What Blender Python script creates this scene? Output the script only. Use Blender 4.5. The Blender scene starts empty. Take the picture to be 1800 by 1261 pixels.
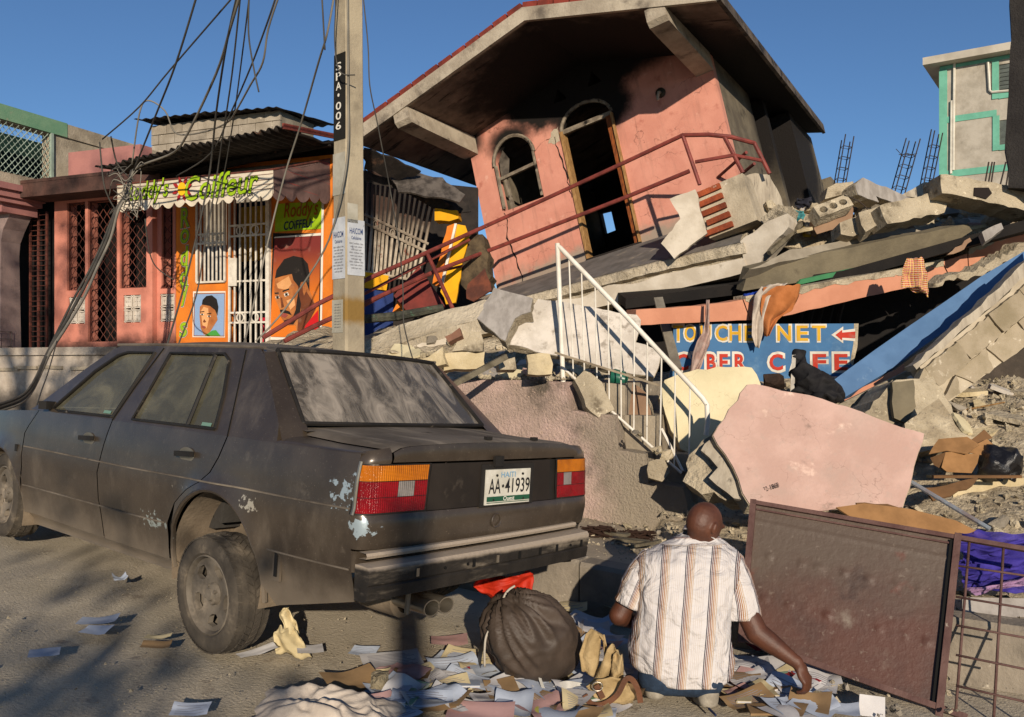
import bpy, bmesh, math, random
from mathutils import Vector as V, Matrix, Euler, noise as mnoise
from mathutils.geometry import delaunay_2d_cdt

SC = bpy.context.scene
COL = SC.collection
R = math.radians

# ------------------------------------------------------------------ camera, sky, sun, exposure
cam = bpy.data.cameras.new('camera'); cam.sensor_width = 36; cam.lens = 31.0
cam.clip_end = 2000; cam.shift_y = 9.5 / 1800
cam_o = bpy.data.objects.new('camera', cam); COL.objects.link(cam_o)
cam_o.location = (0, 0, 1.5); cam_o.rotation_euler = (R(90), 0, 0)
SC.camera = cam_o
SUN = V((.125, -.95, .285)).normalized()
wd = bpy.data.worlds.new('World'); SC.world = wd; wd.use_nodes = True
_nt = wd.node_tree; _bg = _nt.nodes['Background']
_sky = _nt.nodes.new('ShaderNodeTexSky'); _sky.sky_type = 'NISHITA'; _sky.sun_disc = False
_sky.sun_elevation = math.asin(SUN.z); _sky.sun_rotation = math.atan2(SUN.x, SUN.y)
_sky.altitude = 1200; _sky.air_density = 1.0; _sky.dust_density = 0.0; _sky.ozone_density = 5.0
_nt.links.new(_sky.outputs[0], _bg.inputs[0]); _bg.inputs[1].default_value = .08
sl = bpy.data.lights.new('sun', 'SUN'); sl.energy = 4.6; sl.angle = R(.5); sl.color = (1, .87, .70)
sl_o = bpy.data.objects.new('sun', sl); COL.objects.link(sl_o)
sl_o.rotation_euler = SUN.to_track_quat('Z', 'Y').to_euler(); sl_o.location = (5, -10, 12)
SC.view_settings.view_transform = 'Standard'; SC.view_settings.look = 'None'
SC.view_settings.exposure = 0.3; SC.view_settings.gamma = 1
SC.cycles.use_denoising = True
SC.cycles.max_bounces = 6; SC.cycles.transparent_max_bounces = 8

# ------------------------------------------------------------------ helpers
rnd = random.Random(11)
F = 1550.0
EYE = V((0, 0, 1.5))
def P(u, v, Y): return V(((u - 900) / F * Y, Y, 1.5 - (v - 640) / F * Y))
def onp(u, v, a, n):
    d = V(((u - 900) / F, 1, -(v - 640) / F)); t = (a - EYE).dot(n) / d.dot(n)
    return EYE + d * t
def lerp(a, b, t): return a + (b - a) * t
def interp(x, pts):
    if x <= pts[0][0]: return pts[0][1]
    for (a, b), (c, d) in zip(pts, pts[1:]):
        if x <= c: return b + (d - b) * (x - a) / (c - a)
    return pts[-1][1]
def nz(*a): return mnoise.noise(V(a))

class MB:
    def __init__(s): s.v = []; s.f = []
    def add(s, vs, fs):
        o = len(s.v); s.v += [V(p) for p in vs]; s.f += [tuple(i + o for i in f) for f in fs]; return s
    def box(s, c, size, rot=None, taper=1.0):
        x, y, z = [d / 2 for d in size]; c = V(c)
        vs = [V((sx * x * (taper if sz > 0 else 1), sy * y * (taper if sz > 0 else 1), sz * z)) for sz in (-1, 1) for sy in (-1, 1) for sx in (-1, 1)]
        if rot is not None:
            m = rot if isinstance(rot, Matrix) else Euler(rot).to_matrix()
            vs = [m @ p for p in vs]
        return s.add([c + p for p in vs], [(0, 2, 3, 1), (4, 5, 7, 6), (0, 1, 5, 4), (2, 6, 7, 3), (0, 4, 6, 2), (1, 3, 7, 5)])
    def bar(s, a, b, w, h, up=(0, 0, 1)):
        a, b = V(a), V(b); d = (b - a); L = d.length; d = d.normalized(); up = V(up)
        x = d.cross(up)
        if x.length < 1e-4: x = d.cross(V((1, 0, 0)))
        x.normalize(); z = x.cross(d)
        m = Matrix((x, d, z)).transposed()
        return s.box((a + b) / 2, (w, L, h), m)
    def tube(s, pts, r, n=8, caps=True):
        pts = [V(p) for p in pts]; k = len(pts); o = len(s.v)
        rs = r if isinstance(r, (list, tuple)) else [r] * k
        prev = None
        for i, p in enumerate(pts):
            t = (pts[min(i + 1, k - 1)] - pts[max(i - 1, 0)])
            t = t.normalized() if t.length > 1e-9 else V((0, 0, 1))
            if prev is None:
                x = t.cross(V((0, 0, 1)))
                if x.length < .05: x = t.cross(V((0, 1, 0)))
            else: x = prev - t * prev.dot(t)
            x.normalize(); prev = x; y = t.cross(x)
            for j in range(n):
                a = 2 * math.pi * j / n
                s.v.append(p + (x * math.cos(a) + y * math.sin(a)) * rs[i])
        for i in range(k - 1):
            for j in range(n):
                j2 = (j + 1) % n
                s.f.append((o + i * n + j, o + i * n + j2, o + (i + 1) * n + j2, o + (i + 1) * n + j))
        if caps:
            s.f.append(tuple(o + j for j in reversed(range(n)))); s.f.append(tuple(o + (k - 1) * n + j for j in range(n)))
        return s
    def lathe(s, prof, n=24, M=None, close=False):
        o = len(s.v); k = len(prof)
        for r, z in prof:
            for j in range(n):
                a = 2 * math.pi * j / n; p = V((r * math.cos(a), r * math.sin(a), z))
                s.v.append(M @ p if M else p)
        for i in range(k - 1 + (1 if close else 0)):
            i2 = (i + 1) % k
            for j in range(n):
                j2 = (j + 1) % n
                s.f.append((o + i * n + j, o + i * n + j2, o + i2 * n + j2, o + i2 * n + j))
        return s
    def grid(s, fn, nu, nv):
        o = len(s.v)
        for i in range(nu + 1):
            for j in range(nv + 1): s.v.append(V(fn(i / nu, j / nv)))
        for i in range(nu):
            for j in range(nv):
                a = o + i * (nv + 1) + j
                s.f.append((a, a + nv + 1, a + nv + 2, a + 1))
        return s
    def prism(s, poly, vec):
        poly = [V(p) for p in poly]; n = len(poly); vec = V(vec)
        fs = [tuple(range(n)), tuple(reversed(range(n, 2 * n)))] + [(i, i + n, (i + 1) % n + n, (i + 1) % n) for i in range(n)]
        return s.add(poly + [p + vec for p in poly], fs)
    def hull(s, pts):
        bm = bmesh.new()
        for p in pts: bm.verts.new(p)
        bmesh.ops.convex_hull(bm, input=bm.verts[:], use_existing_faces=False)
        bmesh.ops.delete(bm, geom=[v for v in bm.verts if not v.link_faces], context='VERTS')
        bm.verts.index_update()
        s.add([v.co.copy() for v in bm.verts], [tuple(v.index for v in f.verts) for f in bm.faces]); bm.free(); return s

def inpoly(x, y, poly):
    c = False; n = len(poly); j = n - 1
    for i in range(n):
        xi, yi = poly[i]; xj, yj = poly[j]
        if (yi > y) != (yj > y) and x < (xj - xi) * (y - yi) / (yj - yi) + xi: c = not c
        j = i
    return c
def resample(poly, step, closed=True):
    out = []; n = len(poly)
    for i in range(n if closed else n - 1):
        a, b = poly[i], poly[(i + 1) % n]; L = math.dist(a, b); k = max(1, int(round(L / step)))
        out += [tuple(lerp(p, q, t / k) for p, q in zip(a, b)) for t in range(k)]
    return out
def jag(poly, step, amp, seed=0, keep=None):
    # broken edges: resampled outline pushed in and out; keep = set of edge indices that stay straight
    r = random.Random(seed); out = []; n = len(poly)
    for i in range(n):
        a, b = poly[i], poly[(i + 1) % n]; L = math.dist(a, b); k = max(1, int(round(L / step)))
        if keep and i in keep: k = 1
        nx, ny = (b[1] - a[1]) / max(L, 1e-6), -(b[0] - a[0]) / max(L, 1e-6)
        for t in range(k):
            w = 0 if t == 0 else r.uniform(-amp, amp)
            tt = (t + (r.uniform(-.25, .25) if t else 0)) / k
            out.append((lerp(a[0], b[0], tt) + nx * w, lerp(a[1], b[1], tt) + ny * w))
    return out
def tri2d(outline, holes=(), step=None):
    pts = [V(p) for p in outline]; edges = [(i, (i + 1) % len(outline)) for i in range(len(outline))]
    for h in holes:
        o = len(pts); pts += [V(p) for p in h]; edges += [(o + i, o + (i + 1) % len(h)) for i in range(len(h))]
    if step:
        xs = [p[0] for p in outline]; ys = [p[1] for p in outline]
        y = min(ys) + step / 2; row = 0
        bnd = [tuple(p) for p in pts]
        while y < max(ys):
            x = min(xs) + step / 2 + (row % 2) * step / 2
            while x < max(xs):
                if inpoly(x, y, outline) and not any(inpoly(x, y, h) for h in holes) and all((x - a) ** 2 + (y - b) ** 2 > (step * .4) ** 2 for a, b in bnd):
                    pts.append(V((x, y)))
                x += step
            y += step; row += 1
    v, e, f, *_ = delaunay_2d_cdt(pts, edges, [], 0, 1e-6)
    tris = []
    for t in f:
        cx = sum(v[i][0] for i in t) / len(t); cy = sum(v[i][1] for i in t) / len(t)
        if inpoly(cx, cy, outline) and not any(inpoly(cx, cy, h) for h in holes): tris.append(tuple(t))
    return [(p[0], p[1]) for p in v], tris
def sheet(mb, fn, outline, holes=(), step=None, thick=None):
    # 2D outline with holes lifted by fn(a, b) -> point; thick = vector (or fn(a, b) -> vector) of the back face
    v, t = tri2d(outline, holes, step)
    fr = [V(fn(*p)) for p in v]
    mb.add(fr, t)
    if thick is not None:
        tf = thick if callable(thick) else (lambda a, b: V(thick))
        o = len(mb.v); n = len(v)
        mb.v += [p + V(tf(*q)) for p, q in zip(fr, v)]
        mb.f += [tuple(reversed([i + o for i in f])) for f in t]
        cnt = {}
        for f in t:
            for a, b in zip(f, f[1:] + f[:1]):
                cnt[(a, b)] = 1
        for a, b in cnt:
            if (b, a) not in cnt: mb.f.append((b + o - n, a + o - n, a + o, b + o))
    return mb

MATX = {}
def setm(o, m): MATX[o.name] = m
def thing(name, label, cat, M=None, loc=None, group=None, kind=None):
    o = bpy.data.objects.new(name, None); COL.objects.link(o); o.empty_display_size = .1
    if M is None: M = Matrix.Translation(V(loc or (0, 0, 0)))
    o.matrix_world = M; MATX[o.name] = M
    tag(o, label, cat, group, kind); return o
def tag(o, label=None, cat=None, group=None, kind=None):
    if label: o['label'] = label
    if cat: o['category'] = cat
    if group: o['group'] = group
    if kind: o['kind'] = kind
    return o
def obj(name, mb, mat, parent=None, world=True, smooth=False, origin=None, fix=True):
    me = bpy.data.meshes.new(name)
    vs = mb.v
    if parent is not None:
        if world:
            inv = MATX[parent.name].inverted(); vs = [inv @ p for p in vs]
        org = V((0, 0, 0))
    else:
        if origin is None:
            n = max(len(vs), 1); c = V((0, 0, 0))
            for p in vs: c += p
            c /= n; c.z = min(p.z for p in vs); origin = c
        org = V(origin); vs = [p - org for p in vs]
    me.from_pydata([tuple(p) for p in vs], [], mb.f); 
    if fix:
        bm = bmesh.new(); bm.from_mesh(me); bmesh.ops.recalc_face_normals(bm, faces=bm.faces[:]); bm.to_mesh(me); bm.free()
    if smooth:
        me.polygons.foreach_set('use_smooth', [True] * len(me.polygons))
        if smooth != 'all':
            try: me.set_sharp_from_angle(angle=R(smooth if smooth is not True else 40))
            except Exception: pass
    me.materials.append(mat)
    o = bpy.data.objects.new(name, me); COL.objects.link(o)
    if parent is not None:
        o.parent = parent; MATX[o.name] = MATX[parent.name]
    else:
        o.location = org; MATX[o.name] = Matrix.Translation(org)
    return o
def top(name, mb, mat, label, cat, group=None, kind=None, smooth=False, origin=None):
    return tag(obj(name, mb, mat, None, True, smooth, origin), label, cat, group, kind)
def clone(o, M=None, parent=None, name=None):
    c = o.copy(); COL.objects.link(c)
    if parent is not None: c.parent = parent
    if M is not None: c.matrix_world = M
    return c

def lin(h):
    h = h.lstrip('#'); c = [int(h[i:i + 2], 16) / 255 for i in (0, 2, 4)]
    return tuple((x / 12.92 if x <= .04045 else ((x + .055) / 1.055) ** 2.4) for x in c)
MATS = {}
def mat(name, c1, c2=None, s=3.0, rough=.85, bump=.25, bs=45, masks=(), metal=0, rand=0, coord='W', spec=.25, detail=6, bdist=.02, coat=0, stretch=None, nlo=.35, nhi=.65, alpha=None, trans=0):
    m = bpy.data.materials.new(name); m.use_nodes = True; MATS[name] = m
    nt = m.node_tree; N = nt.nodes; L = nt.links; b = N['Principled BSDF']
    c1 = lin(c1) if isinstance(c1, str) else c1; c2 = c1 if c2 is None else (lin(c2) if isinstance(c2, str) else c2)
    if coord == 'W': co = N.new('ShaderNodeNewGeometry').outputs['Position']
    else: co = N.new('ShaderNodeTexCoord').outputs['Object' if coord == 'O' else 'Generated']
    def nodevec(vec, scale):
        mp = N.new('ShaderNodeMapping'); mp.inputs['Scale'].default_value = scale; L.new(vec, mp.inputs[0]); return mp.outputs[0]
    cv = nodevec(co, stretch) if stretch else co
    def noise(scale, det=detail, vec=None, dist=0):
        n = N.new('ShaderNodeTexNoise'); n.inputs['Scale'].default_value = scale; n.inputs['Detail'].default_value = det
        n.inputs['Roughness'].default_value = .62; n.inputs['Distortion'].default_value = dist
        L.new(vec if vec is not None else cv, n.inputs['Vector']); return n.outputs[0]
    def ramp(val, lo, hi):
        r = N.new('ShaderNodeMapRange'); r.interpolation_type = 'SMOOTHSTEP'; L.new(val, r.inputs[0])
        r.inputs[1].default_value = lo; r.inputs[2].default_value = hi; return r.outputs[0]
    def math_(op, a, bb):
        n = N.new('ShaderNodeMath'); n.operation = op
        for i, x in enumerate((a, bb)):
            if hasattr(x, 'is_linked') or hasattr(x, 'node'): L.new(x, n.inputs[i])
            else: n.inputs[i].default_value = x
        n.use_clamp = op in ('MULTIPLY', 'ADD') and False
        return n.outputs[0]
    def mix(fac, a, bb):
        n = N.new('ShaderNodeMix'); n.data_type = 'RGBA'
        L.new(fac, n.inputs[0]) if hasattr(fac, 'node') else setattr(n.inputs[0], 'default_value', fac)
        for i, x in ((6, a), (7, bb)):
            if hasattr(x, 'node'): L.new(x, n.inputs[i])
            else: n.inputs[i].default_value = (*x, 1)
        return n.outputs[2]
    col = mix(ramp(noise(s), nlo, nhi), c1, c2)
    sep = None
    for k in masks:
        mc = lin(k[0]) if isinstance(k[0], str) else k[0]; t = k[1]
        if t == 'noise': fac = ramp(noise(k[2], 8, nodevec(co, k[5]) if len(k) > 5 else None), k[3], k[4])
        elif t == 'axis':          # (col,'axis',axis,lo,hi,noise amount, noise scale)
            if sep is None: sep = N.new('ShaderNodeSeparateXYZ'); L.new(co, sep.inputs[0])
            val = sep.outputs[k[2]]
            if len(k) > 5: val = math_('ADD', val, math_('MULTIPLY', math_('SUBTRACT', noise(k[6], 7), .5), k[5]))
            fac = ramp(val, k[3], k[4])
        elif t == 'blob':          # (col,'blob',center,radii,lo,hi,noise amount,noise scale): 1 inside
            mp = N.new('ShaderNodeMapping'); mp.vector_type = 'TEXTURE'
            mp.inputs['Location'].default_value = k[2]; mp.inputs['Scale'].default_value = k[3]; L.new(co, mp.inputs[0])
            ln = N.new('ShaderNodeVectorMath'); ln.operation = 'LENGTH'; L.new(mp.outputs[0], ln.inputs[0])
            val = math_('ADD', ln.outputs['Value'], math_('MULTIPLY', math_('SUBTRACT', noise(k[7], 7), .5), k[6]))
            fac = ramp(val, k[5], k[4])
        elif t == 'crack':         # (col,'crack',scale,width,amount)
            vo = N.new('ShaderNodeTexVoronoi'); vo.feature = 'DISTANCE_TO_EDGE'; vo.inputs['Scale'].default_value = k[2]
            nn_ = N.new('ShaderNodeTexNoise'); nn_.inputs['Scale'].default_value = k[2] * 2.5; nn_.inputs['Detail'].default_value = 5; L.new(cv, nn_.inputs['Vector'])
            va = N.new('ShaderNodeVectorMath'); va.operation = 'MULTIPLY_ADD'; L.new(nn_.outputs['Color'], va.inputs[0]); va.inputs[1].default_value = (.35 / k[2] * 2,) * 3; L.new(cv, va.inputs[2]); L.new(va.outputs[0], vo.inputs['Vector'])
            fac = math_('MULTIPLY', math_('MULTIPLY', ramp(vo.outputs['Distance'], k[3], k[3] * .2), ramp(noise(k[2] * .7, 3), .45, .62)), k[4])
        if t == 'noise' and len(k) > 6: fac = math_('MULTIPLY', fac, k[6])
        col = mix(fac, col, mc)
    if rand:
        oi = N.new('ShaderNodeObjectInfo'); hs = N.new('ShaderNodeHueSaturation')
        mr = N.new('ShaderNodeMapRange'); L.new(oi.outputs['Random'], mr.inputs[0]); mr.inputs[3].default_value = 1 - rand; mr.inputs[4].default_value = 1 + rand
        L.new(mr.outputs[0], hs.inputs['Value']); L.new(col, hs.inputs['Color']); col = hs.outputs[0]
    L.new(col, b.inputs['Base Color'])
    b.inputs['Roughness'].default_value = rough; b.inputs['Metallic'].default_value = metal
    b.inputs['Specular IOR Level'].default_value = spec
    if bump:
        bp = N.new('ShaderNodeBump'); bp.inputs['Strength'].default_value = bump; bp.inputs['Distance'].default_value = bdist
        L.new(noise(bs, 8), bp.inputs['Height']); L.new(bp.outputs[0], b.inputs['Normal'])
    if coat: b.inputs['Coat Weight'].default_value = coat; b.inputs['Coat Roughness'].default_value = .22
    if alpha is not None: b.inputs['Alpha'].default_value = alpha
    if trans: b.inputs['Transmission Weight'].default_value = trans
    return m

def text_mesh(s, width=None, height=None, shear=0, bold=0, spacing=1):
    cu = bpy.data.curves.new('lettering', 'FONT'); cu.body = s; cu.shear = shear; cu.offset = bold; cu.space_character = spacing; cu.resolution_u = 3
    o = bpy.data.objects.new('lettering_tmp', cu); COL.objects.link(o)
    dg = bpy.context.evaluated_depsgraph_get(); me = bpy.data.meshes.new_from_object(o.evaluated_get(dg))
    vs = [v.co.copy() for v in me.vertices]; fs = [tuple(p.vertices) for p in me.polygons]
    bpy.data.objects.remove(o); bpy.data.curves.remove(cu); bpy.data.meshes.remove(me)
    if not vs: return [], []
    x0 = min(v.x for v in vs); x1 = max(v.x for v in vs); y0 = min(v.y for v in vs); y1 = max(v.y for v in vs)
    sy = height / (y1 - y0) if height else None; sx = width / (x1 - x0) if width else sy
    sy = sy or sx
    return [V(((v.x - (x0 + x1) / 2) * sx, (v.y - (y0 + y1) / 2) * sy, 0)) for v in vs], fs
def frame(o, x, y):   # matrix: local X along x, local Y along y, origin o
    x = V(x).normalized(); y = V(y); y = (y - x * y.dot(x)).normalized(); z = x.cross(y)
    m = Matrix((x, y, z)).transposed().to_4x4(); m.translation = V(o); return m
def text(name, s, M, m, parent, width=None, height=None, shear=0, bold=0, lift=.004, spacing=1):
    vs, fs = text_mesh(s, width, height, shear, bold, spacing); mb = MB()
    mb.add([M @ (v + V((0, 0, lift))) for v in vs], fs)
    return obj(name, mb, m, parent, fix=False)

# ------------------------------------------------------------------ materials
CONC = ('#a79c8a', '#8b8172')
def concrete(name, a='#a89c88', b_='#857a69', **k):
    d = dict(s=2.5, rough=.95, bump=.5, bs=35, masks=(('#5e564b', 'noise', 1.3, .55, .8), ('#cfc4b0', 'noise', 9, .62, .75)))
    d.update(k); return mat(name, a, b_, **d)
# ------------------------------------------------------------------ terrain
KN = V((.436, .9)); KD = V((.9, -.436)); K0 = V((.5, 5.75))
def kd(x, y): return (x - K0.x) * KN.x + (y - K0.y) * KN.y
def street(x, y):
    xx = x if x < 1 else 1 + (x - 1) * .25
    xx = max(xx, -11)
    return .08 - .107 * (xx + 1.4) + .01 * (min(max(y, -10), 25) - 4.3)
def kpt(t, d): return V((K0.x + KD.x * t + KN.x * d, K0.y + KD.y * t + KN.y * d))

M_ground = mat('dusty_asphalt', '#a39884', '#b3a793', s=1.1, rough=.95, bump=.55, bs=60, masks=(('#c2b6a0', 'noise', 2.6, .5, .78), ('#85796a', 'noise', 6, .56, .75), ('#c4b7a2', 'noise', 70, .62, .70), ('#544c42', 'noise', 110, .62, .70)))
M_pave = concrete('worn_pavement', '#8d8170', '#a59884')
M_kerb = concrete('kerb_concrete', '#6f675c', '#8a8072')
def axis(lo, hi, fine_lo, fine_hi, fs, cs):
    o = []; x = lo
    while x < hi:
        o.append(x); x += fs if fine_lo <= x < fine_hi else cs
    return o + [hi]
xs = axis(-300, 300, -9, 6, .12, 12); ys = axis(-120, 700, 2, 14, .12, 12)
mb = MB(); nv = len(ys)
for x in xs:
    for y in ys:
        z = street(x, y) + .012 * nz(x * 2.2, y * 2.2, 0) + .006 * nz(x * 9, y * 9, 3)
        if kd(x, y) > .3 and x > -6.5: z -= .1
        mb.v.append(V((x, y, z)))
for i in range(len(xs) - 1):
    for j in range(nv - 1):
        a = i * nv + j; mb.f.append((a, a + nv, a + nv + 1, a + 1))
tag(obj('ground', mb, M_ground, None, True, 'all', (0, 0, 0)), kind='structure')
# raised pavement between kerb and walls
mb = MB()
def pave(a, b):
    t = lerp(-6.5, 7, a); d = lerp(.15, 7, b * b); p = kpt(t, d)
    return (p.x, p.y, street(p.x, p.y) + .30 + .01 * nz(p.x * 5, p.y * 5, 1))
mb.grid(pave, 90, 40)
tag(obj('pavement', mb, M_pave, None, True, 'all', (0, 0, 0)), kind='structure')
kb = tag(bpy.data.objects.new('kerb', None), kind='structure'); COL.objects.link(kb); MATX['kerb'] = Matrix.Identity(4)
t = -6.5; r2 = random.Random(3)
while t < 7:
    Lk = r2.uniform(.8, 1.05); mb = MB()
    j = r2.uniform(-.012, .012)
    c = [kpt(t + .006, -.0 + j), kpt(t + Lk - .006, -.0 + j), kpt(t + Lk - .006, .2), kpt(t + .006, .2)]
    ca = [kpt(t + .006, .022 + j), kpt(t + Lk - .006, .022 + j), kpt(t + Lk - .006, .2), kpt(t + .006, .2)]
    zs = [street(p.x, p.y) for p in c]
    lo = [V((p.x, p.y, z - .12)) for p, z in zip(c, zs)]; mi = [V((p.x, p.y, z + .285 + j)) for p, z in zip(c, zs)]; hi = [V((p.x, p.y, z + .312 + j)) for p, z in zip(ca, zs)]
    mb.add(lo + mi + hi, [(0, 1, 2, 3), (0, 4, 5, 1), (1, 5, 6, 2), (2, 6, 7, 3), (3, 7, 4, 0), (4, 8, 9, 5), (5, 9, 10, 6), (6, 10, 11, 7), (7, 11, 8, 4), (8, 11, 10, 9)])
    obj('kerb_stone', mb, M_kerb, kb); t += Lk

# ------------------------------------------------------------------ row of shops on the left (own frame: x along the fronts, y into the houses)
SA = math.atan2(-.37, .93)
SHOP = Matrix.Translation((-6.41, 14.2, 1.76)) @ Matrix.Rotation(SA, 4, 'Z')
SN = (SHOP.to_3x3() @ V((0, -1, 0)))
def sp(u, v, y=0): return SHOP.inverted() @ onp(u, v, SHOP @ V((0, y, 0)), SN)   # point of the shop plane
M_salmon = mat('salmon_plaster', '#c47e6b', '#b2705e', s=2, bump=.2, bs=50, masks=(('#6b463c', 'noise', 2.2, .58, .8), ('#4a342c', 'axis', 2, 2.05, 1.72, .5, 3)), coord='W')
M_mauve = mat('faded_mauve_plaster', '#a26f68', '#8f625e', s=2, bump=.2)
M_whitewall = mat('whitewashed_wall', '#b7ab9c', '#9a8e80', s=2.2, bump=.45, bs=22, masks=(('#6e655b', 'noise', 1.6, .52, .7), ('#5c544b', 'axis', 2, 1.25, .85, .5, 4)))
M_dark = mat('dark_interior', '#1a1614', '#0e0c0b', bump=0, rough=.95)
M_iron = mat('rusty_grille_iron', '#6a3a2e', '#4a2c26', s=8, rough=.7, bump=.2)
M_soot = mat('sooty_black', '#1d1917', '#2b2521', s=5, bump=.4, bs=25)
M_concg = concrete('grey_block_concrete')
M_green = mat('faded_green_paint', '#5d8468', '#6f8f72', s=3, bump=.2, masks=(('#8a8a72', 'noise', 4, .55, .7),))
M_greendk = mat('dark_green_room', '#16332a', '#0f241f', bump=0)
M_galv = mat('galvanised_wire', '#9fae9f', '#7d8a7e', rough=.5, bump=0, metal=.3)
M_white = mat('white_painted_iron', '#cfc8bb', '#b7afa2', s=9, rough=.6, bump=.1, masks=(('#7c5a44', 'noise', 14, .66, .72),))
M_orange = mat('orange_shop_paint', '#cc7424', '#bd6720', s=3, bump=.15, masks=(('#8f6440', 'noise', 3, .52, .75, (1, 1, .4), .6), ('#d9a468', 'noise', 12, .64, .74, (1, 1, 1), .5)))
M_rust = mat('burnt_corrugated_iron', '#2a2420', '#171311', s=6, rough=.8, bump=.3, masks=(('#5b4334', 'noise', 3.5, .6, .75),))

# retaining wall and porch under the shops
t_ = thing('retaining_wall', 'low whitewashed retaining wall with dirt streaks under the salmon grille house', 'wall', SHOP)
mb = MB()
def rw(a, b):
    x = lerp(-9, 4.4, a); w = SHOP @ V((x, -.62, 0)); zb = street(w.x, w.y) - .3 - 1.76
    return (x, -.62 + .012 * nz(x * 3, b * 3, 0), lerp(zb, -.10, b))
mb.grid(rw, 60, 8)
mb.box((-2.3, -.4, -1.1), (13.3, .42, 1.98))
obj('wall_face', mb, M_whitewall, t_, world=False)
mb = MB().box((-2.3, 1.2, -.06), (13.4, 3.74, .12)); obj('porch_floor', mb, M_whitewall, t_, world=False)
# a ledge of broken render along the top
mb = MB()
for i in range(9):
    x = -3.3 + i * .55 + rnd.uniform(-.1, .1); mb.box((x, -.645, -.33 + rnd.uniform(-.02, .02)), (.5, .03, .05), (0, rnd.uniform(-.03, .03), 0))
obj('render_ledge', mb, M_concg, t_, world=False)

# ---- salmon house with diamond grilles
t_ = thing('salmon_house', 'salmon painted house front with diamond grilles and white vent blocks', 'house', SHOP)
X0, X1 = -1.30, 1.26
op = [[(-1.02, .95), (-.62, .95), (-.62, 2.40), (-1.02, 2.40)], [(-.56, .05), (.06, .05), (.06, 2.40), (-.56, 2.40)], [(.12, .95), (.70, .95), (.70, 2.40), (.12, 2.40)], [(.98, .92), (1.20, .92), (1.20, 2.40), (.98, 2.40)]]
vents = [(-.98, .40, 2), (.20, .40, 2), (.92, .40, 2)]
vh = [[(x, z), (x + .36, z), (x + .36, z + .44), (x, z + .44)] for x, z, n in vents[:2]] + [[(.95, .40), (1.24, .40), (1.24, .84), (.95, .84)]]
mb = MB(); sheet(mb, lambda a, b: (a, 0, b), [(X0, 0), (X1, 0), (X1, 2.6), (X0, 2.6)], op + vh, .5, (0, .2, 0))
obj('wall', mb, M_salmon, t_, world=False)
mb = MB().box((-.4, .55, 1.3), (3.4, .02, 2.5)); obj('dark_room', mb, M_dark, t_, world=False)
mb = MB().box((-.05, -.24, 2.55), (2.9, .48, .22)); mb.box((-.05, -.20, 2.69), (2.96, .56, .05)); obj('ledge', mb, mat('sooty_brown_ledge', '#5a4038', '#40302b', s=3, bump=.3), t_, world=False)
mb = MB().box((-.32, .22, 2.95), (1.55, .25, .62)); mb.box((.92, .26, 2.86), (.95, .2, .42)); obj('parapet', mb, M_mauve, t_, world=False)
mb = MB().box((-.02, -.03, .05), (2.6, .06, .10)); obj('plinth', mb, M_salmon, t_, world=False)
mb = MB().box((.83, -.05, 1.3), (.12, .1, 2.5)); obj('pilaster', mb, M_salmon, t_, world=False)
for (x0, z0), _, (x1, z1), _ in op:
    n = max(2, int((x1 - x0) / .075)); w = (x1 - x0) / n
    for i in range(n + 1):
        pts = []; z = z0; s_ = 1 if i % 2 else -1
        while z <= z1 + .001:
            pts.append((min(max(x0 + i * w + s_ * w * .42, x0), x1), .06, z)); s_ = -s_; z += .085
        obj('grille_bar', MB().tube(pts, .0075, 4), M_iron, t_, world=False)
    fr = MB()
    for a, b in (((x0, .05, z0), (x1, .05, z0)), ((x0, .05, z1), (x1, .05, z1)), ((x0, .05, z0), (x0, .05, z1)), ((x1, .05, z0), (x1, .05, z1))): fr.bar(a, b, .03, .03, (0, 1, 0))
    obj('grille_frame', fr, M_iron, t_, world=False)
M_vent = mat('white_vent_block', '#c6bcae', '#a89d90', s=8, bump=.2)
def vent(mb, x, z, w, h):
    y = .05; tk = .045
    for a, b in (((x, y, z + tk / 2), (x + w, y, z + tk / 2)), ((x, y, z + h - tk / 2), (x + w, y, z + h - tk / 2)), ((x + tk / 2, y, z), (x + tk / 2, y, z + h)), ((x + w - tk / 2, y, z), (x + w - tk / 2, y, z + h))): mb.bar(a, b, .08, .018, (0, 0, 1))
    for q in range(8):
        a = q * math.pi / 4; r_ = w * (.62 if q % 2 else .38)
        cx, cz = x + w / 2, z + h / 2; d = V((math.cos(a), 0, math.sin(a))); n_ = V((-d.z, 0, d.x))
        if q % 2: mb.prism([V((cx, y - .03, cz)) + n_ * .006, V((cx, y - .03, cz)) + d * r_ * .5 + n_ * .042, V((cx, y - .03, cz)) + d * r_ , V((cx, y - .03, cz)) + d * r_ * .5 - n_ * .042, V((cx, y - .03, cz)) - n_ * .006], (0, .06, 0))
for vx, vz, nn in vents:
    for i in range(2):
        for j in range(2):
            w = .18 if vx < .9 else .145
            b_ = MB(); vent(b_, (vx if vx < .9 else .95) + i * w, vz + j * .22, w, .22); obj('vent_block', b_, M_vent, t_, world=False)

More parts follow.
